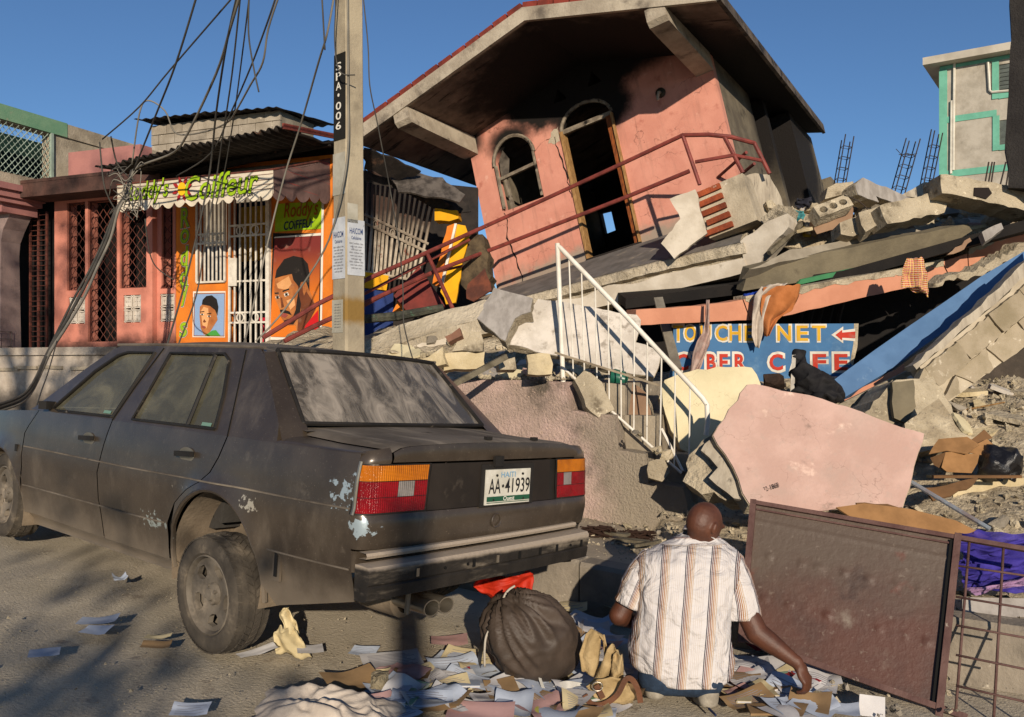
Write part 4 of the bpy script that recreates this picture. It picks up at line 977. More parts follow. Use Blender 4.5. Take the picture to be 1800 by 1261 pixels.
sgpoly('arrow', [(1468, 589), (1480, 580), (1480, 585), (1503, 583), (1503, 595), (1480, 594), (1480, 599)], m_sr, .008)
# metal stud in front of sign
top('metal_stud', MB().bar(P(1157, 525, 9.9), P(1190, 650, 9.1), .10, .04, (0, 1, 0)), mat('dull_metal_stud', '#8d8678', '#6f685c', rough=.5, metal=.3), 'dull grey metal stud propped against the blue signboard', 'metal stud')
# blue wall panel
plate('blue_wall_panel', [(1466, 668), (1600, 572), (1725, 486), (1800, 442), (1870, 402), (1870, 440), (1800, 487), (1716, 547), (1640, 597), (1562, 652), (1478, 703)], 8.4, (-.15, -1, .5), .10, M_bluew, 'long blue painted wall panel sloping up beside the concrete block wall', 'wall panel', at=(1600, 590), seed=21, jg=(.4, .008))
plate('pale_panel_edge', [(1484, 703), (1562, 655), (1590, 640), (1588, 655), (1556, 672), (1490, 712)], 8.25, (-.1, -1, .1), .05, M_beam, 'flaking salmon edge below the blue wall panel', 'panel edge', seed=22)
top('wooden_batten', MB().bar(P(1462, 722, 8.0), P(1612, 648, 8.1), .03, .05), mat('grey_batten_wood', '#8d8474', '#716857', s=8, stretch=(2, 2, 8)), 'grey wooden batten below the blue wall panel', 'batten')
# fallen block wall at right
BWA = P(1710, 610, 7.7); BWN = V((.12, -1, .18)).normalized()
bwt = thing('block_wall_piece', 'tilted fallen piece of concrete block wall with open joints', 'wall piece', loc=BWA)
m2 = MB(); bo = [onp(u, v, BWA, BWN) - BWN * .03 for u, v in ((1620, 644), (1779, 512), (1803, 466), (1880, 400), (1880, 560), (1800, 610), (1672, 706), (1652, 694))]
m2.prism(bo, -BWN * .16); obj('mortar_core', m2, M_mort, bwt)
M_blk2 = concrete('fallen_block', '#9a8d78', '#82765f', rand=.10, bump=.7)
bx = (onp(1779, 512, BWA, BWN) - onp(1620, 644, BWA, BWN)).normalized(); by = BWN.cross(bx).normalized()
if by.z < 0: by = -by
bo0 = onp(1622, 645, BWA, BWN); lim = [((p - bo0).dot(bx), (p - bo0).dot(by)) for p in bo]
BL, BH = .40, .30
for r_ in range(3):
    for c_ in range(-1, 7):
        x0 = c_ * BL + (.2 if r_ % 2 else 0); y1 = -.01 - r_ * BH * .72
        cell = [(x0 + .008, y1 - .208), (x0 + BL - .008, y1 - .208), (x0 + BL - .008, y1 - .006), (x0 + .008, y1 - .006)]
        cx_, cy_ = x0 + BL / 2, y1 - .1
        ins = [inpoly(px, py, lim) for px, py in cell]
        if inpoly(cx_, cy_, lim) or sum(ins) >= 2:
            cl = []
            for px, py in cell:      # pull corners that stick out back to the outline
                t2 = 0
                while not inpoly(px, py, lim) and t2 < 12: px, py = lerp(px, cx_, .12), lerp(py, cy_, .12); t2 += 1
                cl.append((px, py))
            cl = jag([(px + rnd.uniform(-.012, .012), py + rnd.uniform(-.01, .01)) for px, py in cl], .05, .011, r_ * 9 + c_); o_ = rnd.uniform(-.012, .028)
            obj('block', MB().prism([bo0 + bx * px + by * py + BWN * o_ for px, py in cl], -BWN * .1), M_blk2, bwt)
obj('render_crust', sheet(MB(), lambda a, b: bo0 + bx * a + by * b + BWN * (-.02), jag([(-.05, .01), (1.05, .02), (1.5, .05), (1.5, .13), (1.0, .10), (.35, .07), (-.05, .06)], .08, .012, 4), (), None, -BWN * .14), M_rend, bwt)
# chunks above the slabs
def beamchunk(name, uvs, Y, n, th_, m, label, sd, cat='concrete piece', step=.12, jg=(.09, .012)): return plate(name, uvs, Y, n, th_, m, label, cat, seed=sd, jg=jg, step=step)
beamchunk('block_beam', [(1653, 307), (1690, 311), (1720, 318), (1800, 330), (1870, 340), (1870, 382), (1800, 370), (1725, 352), (1656, 340)], 9.9, (.1, -1, .15), .35, M_core, 'broken block beam jutting from the right wall over the pile', 31)
obj('block_core_hole', MB().prism([onp(u, v, P(1740, 340, 9.87), V((.1, -1, .15))) for u, v in ((1713, 330), (1738, 330), (1744, 340), (1734, 350), (1712, 344))], (0, .08, 0)), MATS['crack_shadow'], bpy.data.objects['block_beam'])
beamchunk('block_row', [(1546, 362), (1640, 338), (1655, 342), (1665, 360), (1660, 374), (1560, 394), (1552, 380)], 10.0, (.2, -1, .3), .28, M_core, 'row of broken hollow blocks resting on the olive slab', 32)
beamchunk('block_row_end', [(1509, 374), (1546, 362), (1552, 392), (1522, 408), (1514, 396)], 10.05, (-.1, -1, .35), .26, M_core, 'broken block end beside the row on the olive slab', 33)
beamchunk('block_step', [(1476, 392), (1509, 378), (1522, 408), (1500, 416), (1478, 412)], 10.2, (.1, -1, .3), .24, M_core, 'small broken block left of the block row on the slab', 34)
plate('sand_slab', [(1430, 395), (1438, 372), (1490, 352), (1500, 366), (1498, 385), (1478, 402), (1436, 412)], 10.7, (.1, -1, .05), .14, M_tan, 'tan smooth slab face under the hollow block', 'slab', seed=35)
hb = thing('hollow_block', 'hollow concrete block with three round holes on top of the pile', 'concrete block', loc=P(1465, 362, 10.6))
ha, hn = P(1465, 362, 10.55), V((.1, -.85, .5)).normalized(); hx = V((1, .1, .38)).normalized(); hy = hn.cross(hx).normalized(); hy = hy if hy.z > 0 else -hy
holes = [[(cx + .05 * math.cos(a), .045 * math.sin(a)) for a in [q_ * math.pi / 5 for q_ in range(10)]] for cx in (-.13, .0, .13)]
m2 = MB(); sheet(m2, lambda a, b: ha + hx * a + hy * b, jag([(-.22, -.085), (.22, -.085), (.22, .085), (-.22, .085)], .08, .006, 3), holes, None, -hn * .18); obj('block_shell', m2, M_core, hb)
plate('tilted_slab', [(1503, 325), (1517, 312), (1530, 318), (1610, 352), (1590, 362), (1540, 345), (1545, 356), (1508, 342)], 11.3, (.3, -1, .2), .3, M_grey, 'dark grey tilted slab on the skyline of the pile', 'slab', seed=36, side=M_core)
plate('skyline_slab', [(1580, 345), (1625, 320), (1660, 322), (1700, 330), (1700, 345), (1640, 352)], 11.6, (.2, -1, .3), .3, M_rend, 'flat grey slab piece on the skyline behind the block row', 'slab', seed=37)
plate('small_wall_piece', [(1455, 330), (1470, 322), (1500, 319), (1502, 335), (1470, 345), (1450, 350)], 11.5, (0, -1, .1), .25, M_core, 'pale broken wall piece under the first rebar cage', 'wall piece', seed=38)
plate('grey_brick_piece', [(1726, 408), (1760, 392), (1764, 402), (1732, 425)], 9.5, (-.2, -1, .3), .12, M_grey, 'grey rectangular block lying above the salmon beam', 'concrete block', seed=39)
plate('brown_render_shard', [(1665, 448), (1705, 418), (1708, 424), (1688, 442)], 9.6, (.2, -1, .3), .03, M_tan, 'thin dark render shard above the salmon beam', 'render shard', seed=40)
plate('rubble_pillar', [(1545, 700), (1575, 668), (1640, 662), (1672, 712), (1690, 770), (1660, 775), (1600, 752), (1560, 745), (1520, 725)], 7.5, (.1, -1, .2), .4, M_core, 'crumbling lump of wall under the blue panel end', 'wall piece', seed=41, step=.1, jg=(.07, .02))
plate('dark_render_patch', [(1568, 672), (1606, 668), (1610, 715), (1596, 745), (1572, 735)], 7.42, (.1, -1, .2), .04, M_olive, 'dark grey render patch on the lump of wall', 'render patch', seed=42)
# dark overhang and cave at right
plate('burnt_wall_edge', [(1778, -60), (1900, -60), (1900, 345), (1772, 330), (1768, 230), (1774, 120)], 9.7, (-.55, -1, 0), .3, mat('charred_roughcast', '#2d2a28', '#211e1d', s=3, bump=.9, bs=45), 'tall charred roughcast wall end standing over the right side of the pile', 'wall', seed=43, jg=(.2, .02))
plate('cave_back', [(1660, 700), (1800, 612), (1900, 560), (1900, 800), (1700, 800), (1672, 770)], 8.8, (0, -1, .3), .2, mat('shadowed_dirt', '#4a4138', '#3a332c', s=4, bump=.8), 'earth bank under the fallen block wall with shade painted into its colour', 'earth bank', seed=44)  # dark colour paints the block wall's shade onto the earth
# rebar cages
M_reb = mat('dark_rebar', '#2b2826', '#3a302a', rough=.7, bump=0)
def cage(u0, v0, u1, v1, Y, w, label):
    a, b = P(u0, v0, Y), P(u1, v1, Y); ax = (b - a).normalized(); x = ax.cross(V((0, 1, 0))).normalized(); y = V((0, 1, 0))
    t2 = thing('rebar_cage', label, 'rebar', loc=a, group='rebar cages on the skyline')
    offs = [(-1, -1), (1, -1), (1, 1), (-1, 1)]
    for sx_, sy_ in offs: obj('bar', MB().tube([a + x * w * sx_ + y * w * sy_, b + x * w * sx_ + y * w * sy_ + ax * rnd.uniform(0, .12)], .011, 5), M_reb, t2)
    n = int((b - a).length / .19)
    for i in range(n):
        c = a + ax * (i + .5) * .19; loop = [c + x * w * sx_ + y * w * sy_ for sx_, sy_ in offs + [(-1, -1)]]
        obj('tie', MB().tube(loop, .007, 4), M_reb, t2)
cage(1476, 325, 1489, 250, 15.5, .075, 'upright rebar cage beside the sooty house wall')
cage(1578, 340, 1602, 255, 15.0, .085, 'rebar cage with bent wire ends between the two other cages')
cage(1628, 325, 1646, 236, 15.0, .07, 'slanting rebar cage against the mint trimmed building')
for i, (a, b) in enumerate((((1590, 278), (1575, 262)), ((1592, 275), (1612, 270)), ((1598, 272), (1580, 272)))):
    obj('bent_wire', MB().tube([P(*a, 15), P(*b, 15)], .006, 4), M_reb, bpy.data.objects['rebar_cage.001'])
for i, (u0, u1) in enumerate(((1730, 1738), (1736, 1744), (1741, 1748), (1757, 1768), (1768, 1775))):
    top('rebar_rod', MB().tube([P(u0, 330, 12), P(u1, 285, 12)], .011, 5), M_reb, 'thin rebar rod sticking up in front of the charred wall', 'rebar', 'single rebar rods by the charred wall')
# mint trimmed building far right
M_stucco = mat('grey_stucco', '#aaa294', '#968e80', s=2, bump=.5, bs=8, masks=(('#736c60', 'noise', .8, .55, .75),))
M_mint = mat('mint_trim_paint', '#6aa891', '#5f9a84', s=2, bump=.1)
MBA = P(1700, 250, 36); MBN = V((-.57, -.82, 0)).normalized(); mbx = V((.82, -.57, 0)).normalized()
BM = frame(onp(1652, 330, MBA, MBN), mbx, V((.57, .82, 0))); BMI = BM.inverted()
def bl(u, v): return BMI @ onp(u, v, MBA, MBN)
mt = thing('mint_trimmed_building', 'grey stucco building with mint green trim, louvred windows and white pipes', 'building', BM)
zt = bl(1652, 118).z; zb = bl(1652, 640).z - 3; xr = 10
wins = [[bl(1756, 114), bl(1800, 158)], [bl(1757, 212), bl(1800, 250)]]
hl = [[(a.x, b.z), (a.x + 1.1, b.z), (a.x + 1.1, a.z), (a.x, a.z)] for a, b in wins]
m2 = MB(); sheet(m2, lambda a, b: (a, 0, b), [(0, zb), (xr, zb), (xr, zt), (0, zt)], hl, 2, (0, .25, 0)); obj('wall', m2, M_stucco, mt, world=False)
obj('side_wall', MB().box((.12, 4, (zb + zt) / 2), (.23, 7.5, zt - zb)), M_stucco, mt, world=False)
obj('roof_slab', MB().box((xr / 2 - .25, 3.4, zt + .17), (xr + .6, 8, .30)), mat('white_roof_edge', '#b5ad9e', '#a1998a', s=1), mt, world=False)
for a, b in (((0, zt - .14), (xr, zt)), ((0, bl(1652, 212).z - .15), (bl(1752, 205).x, bl(1652, 212).z + .1)), ((0, bl(1700, 302).z - .15), (xr, bl(1700, 302).z + .12))): obj('mint_band', MB().box(((a[0] + b[0]) / 2, -.015, (a[1] + b[1]) / 2), (b[0] - a[0], .03, b[1] - a[1])), M_mint, mt, world=False)
obj('mint_corner', MB().box((.13, -.02, (zb + zt - .15) / 2), (.30, .06, zt - zb - .16)), M_mint, mt, world=False)
for a, b in wins:
    x0, z1, z0 = a.x, a.z, b.z; w_ = 1.1
    wo = MB().box((x0 - .12, -.02, (z0 + z1) / 2), (.24, .05, z1 - z0 + .4)); wo.box((x0 + w_ / 2, -.022, z0 - .11), (w_, .05, .22)); 
    ow = obj('window', wo, M_mint, mt, world=False)
    obj('dark_pane', MB().box((x0 + w_ / 2, .2, (z0 + z1) / 2), (w_, .02, z1 - z0)), M_dark, ow, world=False)
    for i in range(7): obj('louvre', MB().box((x0 + w_ / 2, .08, lerp(z0, z1, (i + .5) / 7)), (w_, .015, .14), (.6, 0, 0)), mat('louvre_glass', '#6f7672', '#5c625f', rough=.3, bump=0) if 'louvre_glass' not in MATS else MATS['louvre_glass'], ow, world=False)
M_pvc = mat('white_pvc', '#c9c4b6', '#b8b2a4', rough=.5, bump=0)
def pipe(pts): obj('pipe', MB().tube([bl(u, v) + V((0, -.07, 0)) for u, v in pts], .05, 6), M_pvc, mt, world=False, smooth=True)
pipe([(1672, 306), (1673, 178)]); pipe([(1676, 300), (1678, 105)]); pipe([(1737, 110), (1740, 160), (1744, 163), (1790, 159)])
# ------------------------------------------------------------------ the dusty sedan (own frame: x forward, y left, z up)
CAR = Matrix.Translation((-.842, 4.789, .196)) @ Matrix.Rotation(2.438, 4, 'Z') @ Matrix.Rotation(-.023, 4, 'Y') @ Matrix.Rotation(.061, 4, 'X')
DUST = '#8d8070'
M_car = mat('dusty_brown_paint', '#3d342b', '#4a4035', s=4, rough=.34, bump=.05, bs=60, metal=.3, spec=.5, coat=.35, coord='O', masks=(
    (DUST, 'noise', 3.2, .54, .80, (1, 1, .5), .45), (DUST, 'noise', 9, .60, .75, (1, 1, 1), .22), ('#7a6e5f', 'axis', 2, .46, .16, .35, 5), ('#85796a', 'noise', 130, .63, .70, (1, 1, 1), .7), ('#6d6356', 'noise', 60, .68, .74),
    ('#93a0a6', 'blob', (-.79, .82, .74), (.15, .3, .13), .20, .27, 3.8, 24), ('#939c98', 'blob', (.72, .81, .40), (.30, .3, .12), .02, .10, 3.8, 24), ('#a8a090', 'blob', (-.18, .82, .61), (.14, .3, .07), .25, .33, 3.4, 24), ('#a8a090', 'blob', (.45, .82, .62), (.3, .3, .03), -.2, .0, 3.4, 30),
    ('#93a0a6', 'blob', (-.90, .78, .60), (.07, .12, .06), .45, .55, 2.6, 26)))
M_top = mat('dust_covered_paint', '#6b6257', '#4f473e', s=3, rough=.75, bump=.1, bs=70, coord='O', masks=(('#857a6b', 'noise', 4, .5, .72, (.4, 2, 1)), ('#3a332c', 'noise', 7, .62, .72)))
M_trim = mat('black_rubber_trim', '#191715', '#24211e', rough=.6, bump=.1, masks=(('#6d6458', 'noise', 9, .6, .72),))
M_panel = mat('matt_black_panel', '#211c18', '#2a241f', rough=.55, bump=.05, coord='O', masks=(('#6d6256', 'noise', 5, .62, .8, (1, 1, 1), .5),))
M_bump = mat('dusty_black_bumper', '#1d1a17', '#282420', s=6, rough=.6, bump=.25, coord='O', masks=(('#7d7263', 'noise', 5, .52, .75, (1, .6, 3), .8), ('#96897a', 'axis', 2, .440, .462, .02, 14)))
M_seam = mat('gap_and_shade_black', '#0b0a09', bump=0)
M_lens_r = mat('red_lens', '#8c0a10', '#6e070c', s=9, rough=.18, bump=.25, bs=160, spec=.6)
M_lens_o = mat('amber_lens', '#c4700a', '#a85c08', s=9, rough=.18, bump=.25, bs=160, spec=.6)
M_lens_w = mat('clear_lens', '#8d8680', '#6e6964', s=9, rough=.2, bump=.25, bs=160, spec=.6)
for _m in (M_lens_r, M_lens_o, M_lens_w):      # moulded ribs of the lamp lenses
    _t = _m.node_tree; _tc = _t.nodes.new('ShaderNodeTexCoord'); _bpn = [n for n in _t.nodes if n.type == 'BUMP'][0]; _ad = None
    for _d, _s in (('Z', 55), ('Y', 28)):
        _w = _t.nodes.new('ShaderNodeTexWave'); _w.bands_direction = _d; _w.inputs['Scale'].default_value = _s; _t.links.new(_tc.outputs['Object'], _w.inputs['Vector'])
        if _ad is None: _ad = _w.outputs['Fac']
        else:
            _a = _t.nodes.new('ShaderNodeMath'); _t.links.new(_ad, _a.inputs[0]); _t.links.new(_w.outputs['Fac'], _a.inputs[1]); _ad = _a.outputs[0]
    _t.links.new(_ad, _bpn.inputs['Height']); _bpn.inputs['Strength'].default_value = .6; _bpn.inputs['Distance'].default_value = .004
M_chrome = mat('dull_chrome', '#a19889', '#8b8274', rough=.3, metal=.8, bump=.05)
M_tyre = mat('dusty_tyre', '#3a352f', '#4d463d', s=6, rough=.95, bump=.3, bs=80, coord='O', masks=(('#766b5c', 'noise', 6, .55, .75),))
M_rim = mat('dusty_alloy', '#6a6257', '#544d44', s=7, rough=.7, bump=.2, coord='O', masks=(('#8a7e6e', 'noise', 5, .5, .7),))
M_well = mat('dusty_wheel_arch', '#7d6f5d', '#66594a', s=3, rough=1, bump=.3)
M_seat = mat('grey_seat_cloth', '#3d3a36', '#2f2c29', bump=.2)
def glassmat(name, dust, lo, hi, al):
    m = bpy.data.materials.new(name); m.use_nodes = True; nt = m.node_tree; N = nt.nodes; L = nt.links
    b = N['Principled BSDF']; b.inputs['Base Color'].default_value = (*lin(dust), 1); b.inputs['Roughness'].default_value = .9
    g = N.new('ShaderNodeBsdfGlossy'); g.inputs['Roughness'].default_value = .04; g.inputs['Color'].default_value = (.9, .92, .9, 1)
    tr = N.new('ShaderNodeBsdfTransparent'); tr.inputs['Color'].default_value = (.42, .50, .44, 1)
    fr = N.new('ShaderNodeFresnel'); fr.inputs[0].default_value = 1.5
    m1 = N.new('ShaderNodeMixShader'); L.new(fr.outputs[0], m1.inputs[0]); L.new(tr.outputs[0], m1.inputs[1]); L.new(g.outputs[0], m1.inputs[2])
    tc = N.new('ShaderNodeTexCoord'); mp = N.new('ShaderNodeMapping'); mp.inputs['Scale'].default_value = (1.0, 2.4, 1.0); mp.inputs['Rotation'].default_value = (0, 0, .9); L.new(tc.outputs['Object'], mp.inputs[0])
    n1 = N.new('ShaderNodeTexNoise'); n1.inputs['Scale'].default_value = 3.2; n1.inputs['Detail'].default_value = 9; n1.inputs['Roughness'].default_value = .68; n1.inputs['Distortion'].default_value = 1.0; L.new(mp.outputs[0], n1.inputs['Vector'])
    r = N.new('ShaderNodeMapRange'); r.inputs[1].default_value = lo; r.inputs[2].default_value = hi; r.inputs[3].default_value = al[0]; r.inputs[4].default_value = al[1]; L.new(n1.outputs[0], r.inputs[0])
    m2 = N.new('ShaderNodeMixShader'); L.new(r.outputs[0], m2.inputs[0]); L.new(m1.outputs[0], m2.inputs[1]); L.new(b.outputs[0], m2.inputs[2])
    L.new(m2.outputs[0], N['Material Output'].inputs[0]); return m
M_glass = glassmat('dusty_side_glass', '#7d7862', .42, .75, (.24, .55)); M_rglass = glassmat('dust_caked_rear_glass', '#958b7f', .40, .64, (.18, .84))
car = thing('sedan', 'dusty dark brown four door sedan with chipped paint and missing rear bumper cover', 'car', CAR)
def cobj(name, mb, m, parent=None, smooth=True): return obj(name, mb, m, parent or car, world=False, smooth=smooth)
AXR, AXF = .15, 2.83
def ys(x, z):
    y = interp(z, [(.15, .755), (.23, .770), (.400, .800), (.412, .809), (.655, .830), (.672, .821), (.80, .812), (.91, .792)])
    if x > 2.5: y -= .085 * ((x - 2.5) / 1.0) ** 2
    if x < -.35: y -= .022 * ((-.35 - x) / .5) ** 2
    for ax in (AXR, AXF):       # flared arch lips
        d = math.hypot(x - ax, (z - .24)); 
        if d < .50 and z < .75: y += .018 * max(0, 1 - abs(d - .405) / .07) * (1 if d > .36 else 0)
    return y
def side(par, name, outl, m=M_car, step=.06, s=1, off=0.0):
    mb = MB(); sheet(mb, lambda a, b: (a, s * (ys(a, b) + off), b), outl, (), step); return cobj(name, mb, m, par)
def arcp(ax, r, a0, a1, n=16, zc=.24): return [(ax + r * math.cos(lerp(a0, a1, i / n)), zc + r * math.sin(lerp(a0, a1, i / n))) for i in range(n + 1)]
ZB = .905
xb = [(.585, .225), (.575, .42), (.50, .535), (.38, .615), (.27, .665), (.20, .72), (.14, .80), (.105, ZB)]     # rear edge of rear door
rdoor = [(1.335, .225), (1.365, .60), (1.345, .70), (1.29, ZB)] + [(p[0] + .004, p[1]) for p in reversed(xb)]
fdoor = [(2.435, .235), (2.445, .60), (2.44, .75), (2.30, ZB), (1.300, ZB), (1.355, .70), (1.375, .60), (1.345, .225)]
GA = .405
a_f = math.acos((.585 - .012 - AXR) / GA) if (.573 - AXR) / GA < 1 else .05
arcR = arcp(AXR, GA, R(178), R(2), 26)
quarter = [(-.865, .29), (-.33, .17)] + [p for p in arcR if p[1] > .18 and p[0] > -.30] 
quarter = [p for p in quarter if not (p[0] > .5 and p[1] < .42)] + [(p[0] - .006, p[1]) for p in xb if p[1] > .44] + [(.09, ZB), (-.865, .905)]
ff = [(3.45, .40), (3.42, .80), (3.0, .865), (2.31, ZB), (2.452, .75), (2.457, .60), (2.447, .24), (2.45, .235)] + [p for p in arcp(AXF, .40, R(178), R(2), 24) if p[0] > 2.452]
for s in (1, -1):
    nm = {1: '', -1: ''}[s]
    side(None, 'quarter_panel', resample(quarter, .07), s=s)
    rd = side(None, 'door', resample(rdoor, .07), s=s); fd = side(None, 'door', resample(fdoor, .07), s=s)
    side(None, 'fender', resample(ff, .07), s=s)
    # dusty press lines along the side, pale tone also paints the crease highlight
    for zc, xa, xe in ((.664, -.85, 2.42), (.412, .62, 2.42), (.412, -.85, -.30)):
        cobj('press_line', MB().tube([(x_, s * (ys(x_, zc) - .0015), zc + .012 * (1 - min(1, max(0, x_)))) for x_ in [lerp(xa, xe, i / 40) for i in range(41)]], .005, 5), M_top)
    # dark backing behind gaps
    mb = MB(); sheet(mb, lambda a, b: (a, s * (ys(a, b) - .025), b), [(2.5, .24), (2.5, .88), (.0, .88), (.2, .70), (.56, .50), (.60, .24)], (), .1); cobj('inner_side', mb, M_seam)
    # sill
    mb = MB().grid(lambda a, b: (lerp(2.47, .53, a), s * (ys(lerp(2.47, .53, a), .225) - .012 - .045 * math.sin(b * 1.9)), lerp(.228, .150, b)), 14, 5); cobj('sill', mb, M_car)
    # arch lips
    for ax, r_ in ((AXR, GA), (AXF, .40)):
        pts = [(x, s * (ys(x, z) - .012), z) for x, z in arcp(ax, r_ - .004, R(190 if ax == AXR else 178), R(-6), 30)]
        cobj('arch_lip', MB().tube(pts, .014, 6), M_car)
        mb = MB(); 
        mb.grid(lambda a, b: (ax + (r_ - .01) * math.cos(lerp(R(195), R(-15), a)), s * lerp(.79, .45, b), .24 + (r_ - .01) * math.sin(lerp(R(195), R(-15), a))), 24, 3)
        mb.add([(ax + (r_ - .01) * math.cos(a), s * .45, .24 + (r_ - .01) * math.sin(a)) for a in [lerp(R(195), R(-15), i / 20) for i in range(21)]], [tuple(range(21))])
        cobj('wheel_well', mb, M_well)
    # door handles, marker light, side vent
    if s == 1:
        for dd, hx, hz in ((rd, .43, .787), (fd, 1.53, .782)):
            hb_ = MB().lathe([(0, 0), (.060, 0), (.052, -.012), (.0, -.016)], 18, Matrix.Translation((hx, ys(hx, hz) + .002, hz)) @ Matrix.Diagonal((1.25, 1, .62, 1)) @ Matrix.Rotation(R(-90), 4, 'X'))
            ho = cobj('handle_recess', hb_, M_chrome, dd)
            cobj('handle', MB().box((hx, ys(hx, hz) + .018, hz + .004), (.155, .022, .026), (0, .05, 0)), M_trim, dd, False)
        cobj('marker', MB().box((2.53, ys(2.53, .60) + .003, .645), (.030, .008, .045)), M_trim, None, False)
        vb_ = MB().box((-.37, ys(-.37, .36) + .004, .370), (.055, .012, .155)); vo = cobj('side_reflector', vb_, M_car, None, False)
        cobj('reflector_slot', MB().box((-.37, ys(-.37, .36) + .011, .370), (.022, .006, .115)), M_trim, vo, False)
# rear corner wrap: s runs from the side round the corner towards the middle
def xr(z): return interp(z, [(.20, -.845), (.28, -.865), (.46, -.895), (.50, -.905), (.515, -.930), (.60, -.945), (.645, -.940), (.66, -.928), (.86, -.930), (.875, -.938), (.955, -.925)])
def wrap(s_, z, sg):
    y0 = ys(-.865, z); xe = xr(z)
    if s_ < .13:
        t = s_ / .13; a = (1 - t) ** 2; b = 2 * t * (1 - t); c = t * t
        return (a * -.865 + b * (xe + .006) + c * xe, sg * (a * y0 + b * y0 + c * (y0 - .085)), z)
    y = (y0 - .085) * max(0, (.8351 - s_) / (.8351 - .13)) * (1 if sg > 0 else .95); yy = max(y, 0) / .72
    return (xe - .018 * (1 - yy * yy), sg * y, z)
SM = .13 + .715
def wrapband(name, z0, z1, s0, s1, m, nz_=4, off=0.0, par=None):
    mb = MB()
    for sg in (1, -1): mb.grid(lambda a, b: V(wrap(lerp(s0, s1, a), lerp(z0, z1, b), sg)) + V((-off, 0, 0)), 28, nz_)
    return cobj(name, mb, m, par)
SC_ = .8351          # s at the middle (y = 0)
wrapband('rear_valance', .415, .505, 0, SC_, M_car, 8)
wrapband('rear_panel', .512, .655, 0, SC_, M_car, 8)
wrapband('tail_backing', .655, .862, 0, SC_, M_trim, 3, -.012)
ti = .13 + (ys(-.865, .75) - .085 - .452)
tl_c = 0
def lampband(name, z0, z1, s0, s1, m, sg, par, off=.006):
    mb = MB(); mb.grid(lambda a, b: V(wrap(lerp(s0, s1, a), lerp(z0, z1, b), sg)) + V((-off, sg * off, 0)), 14, 3); return cobj(name, mb, m, par)
for sg in (1, -1):
    s_in = ti if sg == 1 else .13 + (ys(-.865, .75) - .085 - .505)
    rim = MB(); rp = [wrap(s, z, sg) for s, z in [(.02, .662), (.02, .862), (s_in, .862), (s_in, .658), (.02, .662)]]
    lp = cobj('tail_light', MB().grid(lambda a, b: V(wrap(lerp(.015, s_in + .006, a), lerp(.656, .866, b), sg)) + V((-.002, 0, 0)), 14, 3), M_trim)
    lampband('amber_lens', .795, .860, .022, s_in, M_lens_o, sg, lp)
    lampband('red_lens', .728, .792, .022, lerp(.022, s_in, .55), M_lens_r, sg, lp); lampband('reversing_lens', .728, .792, lerp(.022, s_in, .555), lerp(.022, s_in, .80), M_lens_w, sg, lp); lampband('red_lens', .728, .792, lerp(.022, s_in, .805), s_in, M_lens_r, sg, lp)
    lampband('red_lens', .663, .725, .022, s_in, M_lens_r, sg, lp)
    if sg == 1: cobj('lamp_trim', MB().tube([V(wrap(.012, lerp(.655, .875, i / 8), sg)) + V((-.006, .008, 0)) for i in range(9)], .008, 6), M_chrome, lp)
# black panel between the lamps with plate recess
mb = MB()
for sg in (1, -1): mb.grid(lambda a, b: V(wrap(lerp(ti + .01, SC_, a), lerp(.658, .862, b), sg)) + V((-.004, 0, 0)), 12, 3)
cobj('number_plate_panel', mb, M_panel)
xp = -.958
pcy, pcz = -.070, .744; pw, ph = .325, .165
PM = CAR @ frame((xp - .012, pcy, pcz), (0, -1, -.005), (0, 0, 1))
cobj('plate_recess', MB().box((xp + .004, pcy - .005, pcz + .008), (.012, pw + .06, ph + .035)), M_trim, None, False)
npl = cobj('number_plate', MB().box((xp - .006, pcy, pcz), (.008, pw, ph)), mat('plate_white', '#c4c0b4', '#b1ada0', s=12, rough=.6, bump=.05), None, False)
m_pk = mat('plate_black', '#1c1c1e', bump=0); m_pg = mat('plate_green', '#1c4a34', bump=0); m_pb = mat('plate_blue', '#6a94b0', bump=0)
def plt(s, x, y, w, h, m, lift=.003): text('lettering', s, PM @ Matrix.Translation((x, y, 0)), m, npl, w, h, 0, .006, lift)
plt('HAITI', -.01, .058, .105, .026, m_pb); plt('AA', -.105, .005, .085, .070, m_pk); plt('41939', .062, .005, .185, .070, m_pk)
dot = MB().add([PM @ V((-.046 + .008 * math.cos(a), .004 + .008 * math.sin(a), .003)) for a in [k * math.pi / 5 for k in range(10)]], [tuple(range(10))]); obj('dot', dot, m_pk, npl, fix=False)
for y0, y1, m_ in ((-.067, -.044, m_pg), (-.0745, -.0715, m_pg)): obj('green_band', MB().add([PM @ V((x, y, .0028)) for x, y in ((-pw / 2 + .005, y0), (pw / 2 - .005, y0), (pw / 2 - .005, y1), (-pw / 2 + .005, y1))], [(0, 1, 2, 3)]), m_, npl, fix=False)
plt('Ouest', 0, -.055, .082, .021, mat('plate_letter_white', '#d8d4c8', bump=0), .0045)
for sx_, sz_ in ((-.11, -.06), (.11, -.062), (-.09, .055), (.10, .058)): cobj('bolt', MB().tube([(xp - .008, pcy - sx_, pcz + sz_), (xp - .016, pcy - sx_, pcz + sz_)], .006, 8), M_trim, npl)
cobj('boot_latch', MB().box((xp - .008, .01, .866), (.016, .06, .05)), M_trim, None, False)
# badge dent
cobj('badge_dent', MB().lathe([(.026, 0), (.032, .003), (.036, 0)], 20, Matrix.Translation((-.965, .0, .585)) @ Matrix.Rotation(R(-90), 4, 'Y')), M_car)
